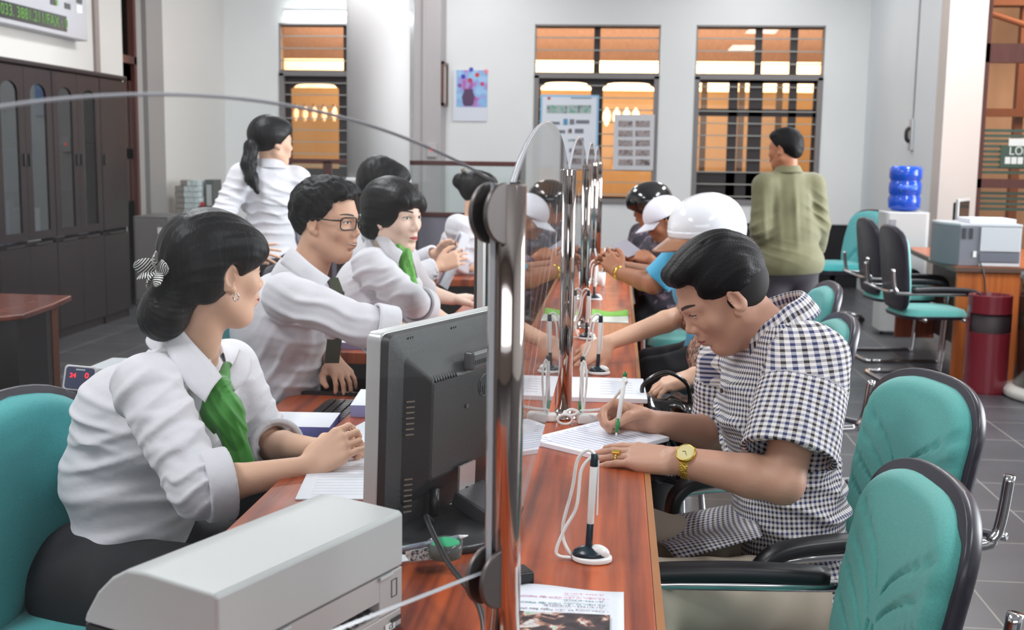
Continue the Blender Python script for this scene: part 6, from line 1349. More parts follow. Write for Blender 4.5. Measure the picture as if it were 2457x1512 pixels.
flap(A, shirtw, [P(542, 905, 2.42), P(562, 868, 2.46), P(574, 838, 2.52)], [P(562, 940, 2.41), P(598, 902, 2.46), P(604, 862, 2.53)])
kn = P(530, 932, 2.385); k2 = P(538, 985, 2.375); k3 = P(560, 1050, 2.37); k4 = P(585, 1125, 2.37); tu = _n(k2 - k4); sx = _n(np.cross(tu, V3(.3, -.9, 0))); tR = np.column_stack([sx, np.cross(tu, sx), tu])
sc_ = [cap(P(492, 895, 2.41), kn, .012, .018, .01), cap(P(545, 880, 2.46), kn, .012, .018, .01), ell(kn, (.026, .022, .022), R, .01), ell(k2 - sx * .004, (.046, .038, .048), tR, .012), ell((k2 + k3) / 2 + sx * .004, (.030, .022, .05), tR, .014), rbox((k3 + k4) / 2, (.055, .012, .105), tR, .005, .014)]
sc_ += [folds(k2, sx + tu * .3, .020, .05, .006, 1, .6), folds(k3, sx, .018, .05, .004, 2, .5), folds(kn, tu, .014, .03, .005, 3, .6)]
sdf('neck_scarf', sc_, greens, A, .0030)
legs(A, J, trous, more=[ell(P(235, 1400, 2.45), (.16, .16, .14), None, .06), cap(P(250, 1420, 2.40), P(430, 1440, 2.30), .11, .10, .05)]); shoes(A, J)

# ------------------------------------------------------------------ man writing in the checked shirt
J = dict(pel=P(1905, 1395, 2.62), neck=P(1868, 782, 2.66), sL=P(1938, 872, 2.43), sR=P(1745, 868, 2.86), eL=P(1878, 1158, 2.30), wL=P(1628, 1106, 2.385), eR=P(1735, 1046, 2.88), wR=P(1562, 1012, 2.69))
J['ff'] = (-.96, -.25, 0); J['kL'] = V3(-.0, 2.28, .56); J['kR'] = V3(.03, 2.62, .56); J['kL'][0] = .06; J['kR'][0] = .08; J['aL'] = V3(.10, 2.22, .09); J['aR'] = V3(.12, 2.62, .09)
B = person('man in a dark blue and white checked short sleeved shirt writing on a form', J)
h = Head(P(1733, 708, 2.63), (-.80, -.10, -.60), (-.62, -.16, .78), 1.06, female=False)
dl = P(1438, 1100, 2.455) - J['wL']; dl[2] = -.006
hL, tL, TL, RL = hand(J['wL'], dl, (.02, -.30, .95), 1, ((.10, .12, .08), (.08, .14, .1), (.08, .12, .1), (.06, .12, .1)), .10, ((.034, .026, -.010), (.050, .052, -.014), (.054, .078, -.014), (.052, .100, -.014)), 1.17, .003)
pt0 = PZ(1478, 1047, TZ + .020); pt1 = P(1498, 912, 2.66); pdir = _n(pt1 - pt0)
hR, tR, TR, RR_ = hand(J['wR'], (-.93, .02, .20), (-.02, .80, .60), -1, ((.95, .80, .15), (1.05, 1.05, .4), (1.2, 1.3, .7), (1.25, 1.35, .8)), .0, ((.030, .030, -.012), (.040, .052, -.036), (.034, .070, -.052), (.026, .084, -.058)), 1.06, .003)
to, R, ch, wa, L_ = torso_ops(J, -.004, False)
body = list(to) + [cap(J['neck'] - V3(.0, 0, .05), h.neck0, .062, .056, .03), grp(h.ops, .02)] + arm_ops(J['sR'], J['eR'], J['wR'], .0, 1.08) + arm_ops(J['sL'], J['eL'], J['wL'], .001, 1.12) + [hR, hL]
sdf('body', body, skin_m, B, .0032)
h.face(B, lipn, 0, sides=(-1, 1), lidded=.75, brow=.006)
o = [h.cap_hair(.0, -.022, (.080, .103, .092), slope=(.72, -.69)), h.E((-.008, .024, .097), (.054, .056, .024), .02), h.E((.0, -.005, .100), (.070, .075, .028), .02), h.Cc((-.040, .062, .094), (.038, .066, .093), .014, .016, .02), h.E((-.064, -.012, .050), (.020, .060, .036), .02)]
o += [crease(h.T(-.030, .085, .092), h.T(-.040, -.05, .132), .004, -.005), crease(h.T(-.04, .09, .075), h.T(-.055, -.03, .11), .004, -.003), strands(h, 170, .0007, 30)]
sdf('hair', o, hairs, B, .0030)
sdf('stubble_sides', [h.E((-.002, -.026, .006), (.0745, .083, .070), .01), grp([plane(h.c + h.R @ V3(0, .010, 0), h.R[:, 1], .004)], .0) if False else plane(h.c + h.R @ V3(0, .012, 0), h.R @ _n((0, 1, -.15)), .004), plane(h.c + h.R @ V3(0, -.02, -.046), h.R @ _n((0, .25, -1)), .006)], mat('hair_fade', (26, 22, 22), .75), B, .0045)
g = .016; to, R, ch, wa, L_ = torso_ops(J, g - .003, False, w=1.04); f = R[:, 1]; u_ = R[:, 2]; r_ = R[:, 0]
tS = .80; slL = sleeve(J['sL'], J['eL'], J['wL'], .79, g + .016, None, [], 1.10, True, .018); slR = sleeve(J['sR'], J['eR'], J['wR'], .86, g + .004, None, rolls(J['sR'], J['eR'], .06, .06, 4, 13, .004, .012), 1.06, True, .012)
o = list(to) + [ell(J['pel'] - u_ * .02, (.19, .155, .12), R, .05), slL, slR] + [folds(P(1760, 1060, 2.6), (.5, 0, 1), .075, (.13, .2, .12), .014, 3, .9), folds(P(1990, 1000, 2.6), (.8, 0, -.5), .07, (.09, .2, .16), .012, 5, .8), folds(P(1960, 1220, 2.6), (.2, 0, 1), .06, (.15, .2, .08), .014, 6, .9), folds(P(1930, 980, 2.4), (1, 0, .35), .06, (.09, .1, .10), .008, 7, .8), folds(P(1800, 930, 2.6), (1, 0, -.6), .06, (.08, .1, .08), .008, 8, .7), ripple(18, .003, 3)]
o += [cap(J['neck'] - u_ * .03, J['neck'] + u_ * .12 + f * .04, .066, .070, .006, 's'), plane(J['pel'] - u_ * .045, -u_, .006)]
def uvB(V):
    def cyl(a, b, ref, off, rad):
        ax = _n(b - a); x = _n(ref - ax * (ref @ ax)); y = np.cross(ax, x); q = V - a; return np.column_stack([np.arctan2(q @ y, q @ x) * rad + off, q @ ax])
    T_ = cyl(J['pel'], J['neck'], f, 0, .155)
    dT = np.linalg.norm(((V - ch) @ R) / np.array((.20, .15, .30)), axis=1)
    def seg(a, b): ba = b - a; t = np.clip(((V - a) @ ba) / (ba @ ba), 0, 1); return np.linalg.norm(V - a - t[:, None] * ba, axis=1), ((V - a) @ ba) / (ba @ ba)
    dl_, tl__ = seg(J['sL'], J['eL']); dr_, tr__ = seg(J['sR'], J['eR']); uv = T_
    nl = (dl_ < .12) & (tl__ > .22) & (((V - J['neck']) @ -r_) > .155); nr = (dr_ < .12) & (tr__ > .22) & (((V - J['neck']) @ r_) > .155)
    uv = np.where(nl[:, None], cyl(J['sL'], J['eL'], -r_ + f * .2, .3, .062), uv); uv = np.where(nr[:, None], cyl(J['sR'], J['eR'], r_, .6, .062), uv); return uv
chk = check_mat(.0112)
sdf('shirt', o, chk, B, .0040, uvf=uvB)
# hanging shirt tails on the lap
def tail(u0, v0, sx, ln, seed, bx):
    def fn(a, b): return J['pel'] + V3(-(.10 + .22 * b - .04 * (2 * a - 1) ** 2 * b), 0, .165 - .055 * b + .012 * sin(a * 9 + seed) * b) + V3(0, 1, 0) * (u0 + (a - .5) * sx * (1 + .15 * b))
    m = MB().grid(fn, 20, 14); V = np.array(m.V); uv = np.array([((i // 14) / 19 * sx, (i % 14) / 13 * ln) for i in range(len(V))]); return mesh_obj('shirt_tail', V, m.F, chk, B, smooth=True, world=True, uv=uv, solid=.002)
tail(-.06, 0, .26, .22, 0, 1.6)
co = collar(B, chk, J['neck'] + u_ * .012, _n(u_ + f * .25), _n(f - u_ * .35), .070, .044, .058, .05, .38)
me = co.data; ul = me.uv_layers.new(name='map')
for lp_ in me.loops: i_ = lp_.vertex_index; ul.data[lp_.index].uv = ((i_ // 6) * .0105, (i_ % 6) * .012)
MB().tube([J['neck'] + f * .10 - u_ * (.06 + .0 * k) for k in (0, 1)], .001).V
for k in range(4): p_ = ch + f * (.122 + .006) + u_ * (.07 - .075 * k); MB().cyl(p_, p_ + f * .004, .0055, n=14).build('shirt_button', mat('button_dark', (40, 38, 44), .3), B, world=True)
legs(B, J, mat('khaki', (176, 164, 148), .8, var=(3, .05)), .007, .014); shoes(B, J)
# ring, watch, pen
rgp = [c for c in (TL(-.009 + .0, .089 + .026, -.002),)][0]; R_ = RL
MB().tube([TL(-.0105 + .0093 * cos(a_), .114, -.001 + .0093 * sin(a_)) for a_ in np.linspace(0, 2 * pi, 21)[:-1]], .0028, 8, closed=True).box(TL(-.0105, .114, .0105), (.013, .017, .005), RL).build('finger_ring', gold, B, world=True, smooth=False, bevel=.001)
wp = J['wL'] + (J['eL'] - J['wL']) * .10; wd_ = _n(J['eL'] - J['wL']); wup = _n(V3(.0, -.72, .70)); wup = _n(wup - wd_ * (wup @ wd_)); Rw = np.column_stack([np.cross(wd_, wup), wd_, wup])
wt = thing('wrist_watch', 'gold wrist watch with a pale face on the writing man', 'watch', wp)
MB().lathe([(.0325, -.009), (.0340, -.008), (.0340, .008), (.0325, .009), (.031, .009), (.031, -.009)], (0, 0, 0), 60, np.column_stack([Rw[:, 0], Rw[:, 2], wd_])).build('bracelet', mat('gold_links', (226, 190, 90), .3, metal=1.0, bump=(300, .6)), wt)
cw = wup * .0340; MB().lathe([(.019, -.003), (.021, 0), (.021, .005), (.0185, .007), (.0178, .0055), (.001, .0055)], cw, 40, Rw).build('case', gold, wt, smooth=True); MB().lathe([(.001, .0056), (.0178, .0056), (.0178, .0062), (.001, .0062)], cw, 32, Rw).build('dial', goldf, wt)
MB().box(cw + Rw @ V3(.003, .002, .0068), (.010, .0008, .0004), Rw @ rotz(.6)).box(cw + Rw @ V3(-.001, -.003, .0068), (.007, .0010, .0004), Rw @ rotz(1.7)).build('hands', mat('watch_hand', (60, 50, 30), .4), wt)
wpn = thing('held_pen', 'white pen with a green tip in the fingers of the writing man', 'pen', pt0); q0 = V3(*wpn.location)
MB().cyl(pdir * .0, pdir * .010, .0012, .003, 12).build('tip', wht, wpn, smooth=True); MB().cyl(pdir * .008, pdir * .040, .0035, .0058, 14).build('grip', greenp, wpn, smooth=True); MB().cyl(pdir * .039, pdir * .142, .0056, .0052, 14).build('barrel', wht, wpn, smooth=True); MB().cyl(pdir * .140, pdir * .152, .0055, .0045, 14).build('end_cap', greenp, wpn, smooth=True)
ce = pt0 + pdir * .125; ca = V3(XG + .045, PY[1] - .045, TZ + .03)
(MB().tube([ce, ce + (.006, 0, .004), ce * .82 + ca * .18 + V3(0, 0, -.020), ce * .6 + ca * .4 - V3(0, 0, .030), ce * .3 + ca * .7 - V3(0, 0, .018), ca], .0032, 8, 8).build('cord', wht, wpn, world=True, smooth=True))
# ------------------------------------------------------------------ teller with glasses
def simple_person(label, J, hd, skin, shirt, voxb=.005, voxs=.006, female=True, g=.013, sl=(1.9, 1.9), hands=(None, None), af=.95, w=1.0, hem=.05, extra=(), pants=trous, lip=lipm, smile=0, sides=(-1, 1), face=True, look=0, collarp=None, mid=None, sname='blouse', lidded=0, shoe=True):
    t = person(label, J); h = Head(*hd, female=female); hd_ops = []
    for k_, (wn, en) in enumerate((('wR', 'eR'), ('wL', 'eL'))):
        hp = hands[k_]; d = _n(J[wn] - J[en])
        if hp is None: hp = dict(d=d, up=(0, 0, 1))
        a_ = dict(curls=((.35, .5, .3),) * 4, spread=.06, s=.98); a_.update({k: v for k, v in hp.items() if k not in ('d', 'up')}); hd_ops.append(hand(J[wn], hp['d'], hp['up'], -1 if k_ == 0 else 1, **a_)[0])
    to, R, ch, wa, L_ = torso_ops(J, -.006, female, w=w)
    sdf('body', list(to) + [cap(J['neck'] - V3(0, 0, .05), h.neck0, .055 if female else .062, .048 if female else .055, .03), grp(h.ops, .02)] + arm_ops(J['sR'], J['eR'], J['wR'], 0, af) + arm_ops(J['sL'], J['eL'], J['wL'], 0, af) + hd_ops, skin, t, voxb)
    if face: h.face(t, lip, smile, sides, look, lidded)
    to, R, ch, wa, L_ = torso_ops(J, g, female, w=w); f = R[:, 1]; u_ = R[:, 2]; r_ = R[:, 0]
    o = list(to) + [ell(J['pel'] - u_ * .01, (.175 * w, .135, .11), R, .05), sleeve(J['sR'], J['eR'], J['wR'], sl[0], g + .003, .036, [], af), sleeve(J['sL'], J['eL'], J['wL'], sl[1], g + .003, .036, [], af)] + list(extra)
    o += [ripple(24, .003, 2), cap(J['neck'] - u_ * .03, J['neck'] + u_ * .12, .060, .066, .006, 's'), plane(J['pel'] - u_ * hem, -u_, .006)]
    sdf(sname, o, shirt, t, voxs)
    if collarp: collar(t, shirt, J['neck'], _n(u_ + V3(0, 0, .3)), _n(f), *collarp)
    legs(t, J, pants, .010)
    if shoe: shoes(t, J)
    return t, h, R, ch, wa
def seat_legs(J, xk, dy=.0, z=.52, sx=1):
    p = J['pel']; J['ff'] = (sx, 0, 0); J['kR'] = V3(xk, p[1] - .10 * sx + dy, z); J['kL'] = V3(xk, p[1] + .10 * sx + dy, z); J['aR'] = V3(xk - .02 * sx, p[1] - .10 * sx + dy, .09); J['aL'] = V3(xk - .02 * sx, p[1] + .12 * sx + dy, .09)
def low(p, z): q = V3(*p); q[2] = z; return q
J = dict(neck=P(722, 665, 3.52), sR=P(690, 712, 3.32), sL=P(738, 690, 3.72), eR=P(872, 782, 3.20), wR=P(1085, 838, 3.32), eL=P(768, 812, 3.78), wL=P(800, 868, 3.54)); J['pel'] = low(P(650, 1030, 3.55), .60); seat_legs(J, -.62)
ex = [folds(P(790, 760, 3.3), P(800, 700, 3.3) - P(780, 800, 3.3), .055, (.16, .2, .10), .015, 2, .8), folds(P(680, 900, 3.5), (-.8, 0, .7), .060, (.13, .25, .16), .014, 3, .9), folds(P(760, 940, 3.5), (.3, 0, 1), .060, (.10, .2, .10), .014, 4, .9), folds(P(640, 720, 3.5), (1, 0, .2), .05, (.06, .2, .08), .007, 5, .6), ell(P(648, 900, 3.52), (.13, .15, .15), None, .06), ell(P(665, 770, 3.52), (.14, .16, .14), None, .06)]
hdm = dict(d=(.85, -.1, -.25), up=(.15, -.35, .9), curls=((.5, .6, .3),) * 4)
t, h, R, ch, wa = simple_person('smiling man teller in white shirt and black rimmed glasses reaching across the counter', J, (P(786, 530, 3.50), (.97, -.22, -.12), (-.10, -.03, 1), 1.04), mat('skin_warm', (212, 166, 140), .5, spec=.35), shirtw, .0038, .005, False, .015, (1.28, 1.12), (hdm, dict(d=_n(P(835, 915, 3.44) - J['wL']), up=(.35, -.55, .7), curls=((.5, .7, .4), (.45, .6, .4), (.4, .6, .4), (.35, .6, .4)), spread=.12)), 1.05, 1.05, .07, ex, lip=lipn, smile=.9, look=.2, collarp=(.066, .046, .06, .045, .25), sname='shirt', lidded=.3)
o = [h.cap_hair(.0, -.014, (.081, .104, .092)), h.E((0, .014, .094), (.064, .066, .034), .02), h.E((.066, -.020, .050), (.020, .055, .045), .02), h.E((-.066, -.020, .050), (.020, .055, .045), .02), h.E((0, -.07, .02), (.062, .045, .075), .02), h.Cc((-.03, .068, .092), (.04, .068, .090), .014, .014, .015), ripple(110, .0028, 8), ripple(300, .0010, 9)]
sdf('hair', o, hairs, t, .0036)
gl_ = mat('glasses_black', (20, 20, 24), .25); m = MB(); 
for sg in (-1, 1):
    pts = [h.T(sg * .035 + x, .097 - 2.2 * (sg * .035 + x) ** 2 * 3, .008 + z) for x, z in rrect(.052, .036, .010, 4)]; m.tube(pts, .0021, 8, closed=True); m.tube([h.T(sg * .060, .078, .020), h.T(sg * .078, .06, .018), h.T(sg * .081, -.005, .014), h.T(sg * .078, -.025, .0)], .0022, 8, 4)
m.tube([h.T(-.010, .096, .012), h.T(0, .099, .015), h.T(.010, .096, .012)], .002, 8, 4); m.build('eyeglasses', gl_, t, world=True, smooth=True)
cuff('rolled_cuff', shirtw, t, J['sR'], J['eR'], J['wR'], 1.30, .074, .06, 4)
flap(t, shirtw, [P(700, 592, 3.40), P(748, 636, 3.34), P(792, 668, 3.35)], [P(672, 632, 3.38), P(722, 668, 3.31), P(772, 702, 3.32)])
tp = [P(800, 668, 3.44), P(812, 700, 3.40), P(808, 770, 3.40), P(796, 870, 3.42)]; m = MB()
for i in range(3): d = _n(tp[i + 1] - tp[i]); s_ = _n(np.cross(d, (.5, -.85, 0))); m.box((tp[i] + tp[i + 1]) / 2, (.030 + .008 * i, .006, np.linalg.norm(tp[i + 1] - tp[i]) * 1.03), np.column_stack([s_, np.cross(d, s_), d]))
m.build('tie', mat('tie_olive', (60, 66, 50), .6), t, world=True, bevel=.002)

# ------------------------------------------------------------------ bobbed woman teller using a mouse
J = dict(neck=P(925, 598, 4.16), sR=P(892, 640, 3.98), sL=P(958, 622, 4.36), eR=P(985, 722, 3.90), wR=P(1062, 765, 4.18), eL=P(1010, 700, 4.5), wL=P(1085, 718, 4.60)); J['pel'] = low(P(905, 800, 4.22), .62); seat_legs(J, -.60)
ex = [folds(P(930, 690, 4.0), (-.3, 0, 1), .055, (.12, .2, .10), .013, 3, .8), folds(P(890, 700, 4.1), (-.5, 0, 1), .055, (.10, .25, .12), .012, 4, .9), ell(P(880, 700, 4.16), (.12, .14, .13), None, .06)]
t, h, R, ch, wa = simple_person('woman teller with dark bobbed fringe and bright green scarf using a mouse', J, (P(948, 522, 4.08), (.86, -.50, -.10), (-.06, .02, 1), 1.05), skin_p, shirtw, .0042, .0055, True, .014, (1.30, 1.25), (dict(d=_n(P(1112, 775, 4.34) - J['wR']), up=(0, -.25, 1), curls=((.25, .4, .3),) * 4, spread=.14), dict(d=_n(P(1140, 712, 4.66) - J['wL']), up=(0, -.1, 1))), .93, .95, .06, ex, lip=lipm, look=.3, collarp=(.060, .045, .06, .07, .40))
o = [h.cap_hair(.006, .010), h.E((0, -.040, .040), (.086, .090, .088), .02), h.E((.02, .050, .066), (.062, .046, .040), .025), h.E((-.045, .040, .045), (.038, .048, .040), .025), h.E((.058, .010, .020), (.028, .050, .050), .02), h.E((.060, -.045, -.02), (.030, .045, .060), .02), h.E((0, -.10, -.03), (.055, .045, .060), .02), strands(h, 110, .0006, 30)]
sdf('hair', o, hairm, t, .0042)
kn = P(972, 612, 4.03); k3 = P(985, 690, 4.0); sc_ = [cap(kn + V3(-.02, -.03, .03), kn, .012, .018), cap(kn, k3, .026, .022, .01), cap(k3, k3 + V3(.01, 0, -.03), .028, .02), folds((kn + k3) / 2, (1, 0, .3), .022, .08, .006, 2, .8)]; sdf('neck_scarf', sc_, greenl, t, .005)
cuff('rolled_cuff', shirtw, t, J['sR'], J['eR'], J['wR'], 1.34, .066, .05, 6)
flap(t, shirtw, [P(915, 548, 4.06), P(942, 582, 4.0), P(966, 604, 3.99)], [P(900, 572, 4.04), P(925, 610, 3.97), P(955, 636, 3.97)])
ms = thing('computer_mouse', 'black computer mouse under the hand of the bobbed teller', 'mouse', (*P(1128, 800, 4.36)[:2], TZ + .001)); MB().ell((0, 0, .014), (.052, .030, .018)).build('shell', black, ms, smooth=True)

# ------------------------------------------------------------------ teller holding a paper, behind
J = dict(neck=P(918, 532, 5.20), sR=P(905, 562, 5.02), sL=P(925, 556, 5.38), eR=P(985, 668, 5.02), wR=P(1052, 640, 5.10), eL=P(990, 640, 5.45), wL=P(1052, 606, 5.36)); J['pel'] = low(P(880, 730, 5.25), .62); seat_legs(J, -.62)
t, h, R, ch, wa = simple_person('teller with a tall rounded hairdo behind the bobbed woman, holding up a paper', J, (P(930, 462, 5.15), (1, -.05, -.12), (-.03, 0, 1), 1.03), skin_l, shirtw, .006, .007, True, .014, (1.86, 1.86), (dict(d=(.75, .25, .35), up=(.1, -.9, .3), curls=((.4, .5, .3),) * 4), dict(d=(.75, -.2, .3), up=(0, .7, .6), curls=((.5, .6, .4),) * 4)), .93, .92, .05)
sdf('hair', [h.cap_hair(.010, .010), h.E((0, -.045, .055), (.092, .098, .100), .02), h.E((0, .03, .07), (.07, .06, .05), .02), ripple(60, .002, 3)], hairm, t, .006)
pa, pb_2 = P(1118, 560, 5.25), P(1062, 688, 5.22); d = _n(pb_2 - pa); s_ = _n(V3(.45, -.85, .25) - d * (V3(.45, -.85, .25) @ d)); n_ = np.cross(d, s_)
hp_ = thing('held_paper', 'folded white paper held upright by the teller with the tall hairdo', 'paper', (pa + pb_2) / 2)
MB().box((0, 0, 0), (.20, np.linalg.norm(pb_2 - pa), .002), np.column_stack([s_, d, n_])).build('sheet', paper, hp_); MB().box(n_ * .012 - s_ * .08, (.06, np.linalg.norm(pb_2 - pa) * .98, .002), np.column_stack([_n(s_ + n_ * .3), d, np.cross(_n(s_ + n_ * .3), d)])).build('folded_flap', paper, hp_)

# ------------------------------------------------------------------ farthest teller
J = dict(neck=P(1138, 530, 6.45), sR=P(1100, 545, 6.20), sL=P(1150, 540, 6.62), eR=P(1098, 628, 6.22), wR=P(1150, 648, 6.42), eL=P(1165, 625, 6.75), wL=P(1190, 645, 6.75)); J['pel'] = low(P(1108, 670, 6.5), .66); seat_legs(J, -.60)
t, h, R, ch, wa = simple_person('farthest teller with a small top bun and green scarf, half hidden by the nearest post', J, (P(1150, 468, 6.42), (.97, .10, -.18), (0, 0, 1), 1.0), skin_l, shirtw, .007, .008, True, .016, (1.3, 1.3), (None, None), .95, 1.15, .05, [ell(P(1118, 600, 6.45), (.15, .13, .17), None, .06), folds(P(1120, 600, 6.3), (.3, 0, 1), .06, (.15, .3, .15), .012, 4, 1.0)])
sdf('hair', [h.cap_hair(.004, .008), h.E((0, .03, .07), (.07, .06, .05), .02), h.E((0, -.115, .055), (.048, .046, .046), .015), ripple(60, .0015, 3)], hairm, t, .007)
MB().ell(h.T(0, -.11, .115), (.016, .016, .016)).build('hair_ornament', mat('ornament', (120, 110, 100), .3), t, world=True, smooth=True)
kn = P(1160, 530, 6.35); sdf('neck_scarf', [cap(kn, P(1172, 590, 6.33), .030, .024), cap(kn + V3(-.04, 0, .03), kn, .015, .02)], greenl, t, .008)

# ------------------------------------------------------------------ standing woman with ponytail, seen from behind
J = dict(pel=P(648, 640, 5.8), neck=P(648, 398, 5.8), sR=P(712, 432, 5.88), sL=P(582, 424, 5.72), eL=P(530, 520, 5.62), wL=P(600, 590, 5.56), eR=P(738, 520, 6.0), wR=P(742, 592, 6.14)); px_ = J['pel']; J['ff'] = (.35, .93, 0)
J['kR'] = V3(px_[0] + .10, px_[1], .48); J['kL'] = V3(px_[0] - .08, px_[1] - .03, .48); J['aR'] = V3(px_[0] + .10, px_[1], .10); J['aL'] = V3(px_[0] - .08, px_[1], .10)
ex = [folds(P(620, 520, 5.7), (.15, 0, 1), .050, (.15, .3, .14), .010, 3, 1.2), folds(P(690, 480, 5.7), (.6, 0, 1), .060, (.10, .3, .10), .011, 4, .9), folds(P(545, 470, 5.7), (.2, 0, 1), .045, (.08, .2, .08), .010, 5, .8)]
t, h, R, ch, wa = simple_person('standing woman in white shirt with long black ponytail, back turned, hand on hip', J, (P(655, 342, 5.80), (.72, .66, -.06), (0, 0, 1), 1.03), skin_l, shirtw, .006, .006, True, .016, (1.75, 1.75), (None, dict(d=(.93, -.15, -.22), up=(-.1, -.95, .2), curls=((.12, .2, .15),) * 4, spread=.28)), .96, .95, .10, ex, collarp=(.058, .040, .05, .02, .3), sides=(1,))
sdf('hair', [h.cap_hair(.004, .010), h.E((0, .035, .07), (.07, .055, .045), .02), h.E((0, -.04, .035), (.084, .088, .085), .02), strands(h, 110, .0006, 30)], hairm, t, .006)
pts = [h.T(0, -.085, .005), P(603, 352, 5.70), P(596, 395, 5.66), P(604, 430, 5.64), P(618, 462, 5.63)]
sdf('ponytail', chain(pts, [.024, .034, .036, .030, .010], .02) + [folds(P(603, 400, 5.65), (1, 0, .15), .014, (.06, .1, .2), .005, 2, .6)], hairm, t, .005)

# ------------------------------------------------------------------ standing man in the olive shirt, seen from behind
J = dict(pel=P(1893, 640, 7.2), neck=P(1890, 412, 7.2), sL=P(1836, 446, 7.15), sR=P(1950, 446, 7.25), eL=P(1826, 545, 7.12), wL=P(1834, 618, 7.30), eR=P(1966, 540, 7.25), wR=P(1955, 605, 7.42)); px_ = J['pel']; J['ff'] = (-.25, .95, 0)
J['kR'] = V3(px_[0] + .11, px_[1], .44); J['kL'] = V3(px_[0] - .10, px_[1], .44); J['aR'] = V3(px_[0] + .11, px_[1], .10); J['aL'] = V3(px_[0] - .10, px_[1], .10)
olive = mat('shirt_olive', (108, 106, 76), .75, sheen=.2, bump=(40, .1))
ex = [folds(P(1890, 530, 7.1), (1, 0, .08), .085, (.16, .3, .20), .010, 3, .7), folds(P(1890, 610, 7.1), (.3, 0, 1), .06, (.2, .3, .06), .012, 4, .9), folds(P(1960, 520, 7.2), (.5, 0, 1), .06, (.08, .2, .12), .012, 5, .8), folds(P(1825, 560, 7.1), (-.5, 0, 1), .06, (.08, .2, .12), .012, 6, .8), ell(P(1893, 560, 7.2), (.17, .12, .16), None, .06), ell(P(1893, 625, 7.2), (.205, .175, .12), None, .06)]
t, h, R, ch, wa = simple_person('man in an olive long sleeved shirt standing with his back turned', J, (P(1882, 360, 7.2), (-.80, .58, -.10), (0, 0, 1), 1.02), skin_d, olive, .007, .008, False, .020, (1.9, 1.9), (None, None), 1.1, 1.12, .04, ex, pants=mat('trouser_charcoal', (62, 58, 64), .8), lip=lipn, collarp=(.062, .040, .045, .01, .3), sname='shirt')
sdf('hair', [h.cap_hair(.0, .0, (.080, .103, .092)), h.E((0, .0, .09), (.07, .085, .036), .02), h.E((0, -.07, .01), (.064, .045, .070), .02), ripple(120, .0015, 3)], hairs, t, .007)

# ------------------------------------------------------------------ visitors at the counter
pat1 = blotch('snake_print', 26, [(.36, (34, 26, 28)), (.44, (120, 76, 60)), (.5, (196, 150, 128)), (.56, (60, 44, 44)), (.64, (204, 172, 150))])
J = dict(neck=P(1752, 790, 3.52), sR=P(1712, 760, 3.72), sL=P(1735, 835, 3.34), eR=P(1652, 752, 3.84), wR=P(1462, 822, 3.62), eL=P(1790, 935, 3.20), wL=P(1668, 900, 3.20)); J['pel'] = low(P(1790, 1050, 3.62), .60); seat_legs(J, .12, .0, .54, -1)
t, h, R, ch, wa = simple_person('woman in a brown snakeskin print top, one hand reaching to the glass, bag on lap', J, (P(1738, 712, 3.52), (-.96, -.05, -.30), (-.2, 0, 1), .98), skin_l, pat1, .0045, .006, True, .012, (.95, .8), (dict(d=_n(P(1385, 862, 3.60) - J['wR']), up=(-.1, -.75, .65), curls=((.25, .4, .3), (.35, .5, .3), (.4, .5, .3), (.5, .5, .3)), spread=.12, thumb=((.036, .03, -.012), (.050, .056, -.028), (.052, .08, -.040), (.048, .10, -.050))), dict(d=_n(P(1590, 925, 3.20) - J['wL']), up=(-.25, -.2, .95), curls=((.35, .45, .3),) * 4, spread=.08)), .93, 1.0, .05)
sdf('hair', [h.cap_hair(.002, .008), h.E((0, -.05, .02), (.08, .08, .09), .02), ripple(60, .0015, 3)], hairm, t, .006)
wv = thing('wrist_watch', 'small gold watch on the arm of the woman with the bag', 'watch', J['wL'] + (J['eL'] - J['wL']) * .06); wd_ = _n(J['eL'] - J['wL']); Rw = frame(wd_, (0, -.6, .8)); R2 = np.column_stack([Rw[:, 0], Rw[:, 2], wd_])
MB().lathe([(.0275, -.006), (.0290, -.005), (.0290, .005), (.0275, .006), (.0262, .006), (.0262, -.006)], (0, 0, 0), 40, R2).build('bracelet', gold, wv); MB().box(Rw[:, 2] * .030, (.018, .020, .007), Rw).build('case', goldf, wv, bevel=.002)
bagm = mat('patent_black', (14, 13, 15), .18, coat=.6, bump=(26, .5)); hb = thing('handbag', 'shiny black patent handbag held at the edge of the counter', 'handbag', (.20, 3.18, .50))
b0 = P(1628, 1000, 3.15); sdf('bag_body', [rbox((b0[0], 3.20, .665), (.24, .16, .24), None, .045, .02), folds((b0[0], 3.15, .70), (1, 0, .4), .06, .16, .014, 3, 1.2), folds((b0[0], 3.15, .62), (.3, 0, 1), .07, .16, .012, 5, 1.2)], bagm, hb, .006)
MB().tube([(b0[0] - .085, 3.16, .76), (b0[0] - .10, 3.15, .82), (b0[0] - .04, 3.15, .86), (b0[0] + .02, 3.15, .83), (b0[0] + .03, 3.16, .77)], .006, 10, 6).build('handle', bagm, hb, world=True, smooth=True); MB().cyl((b0[0] + .02, 3.112, .70), (b0[0] + .02, 3.104, .70), .014, n=20).build('clasp', gold, hb, world=True)

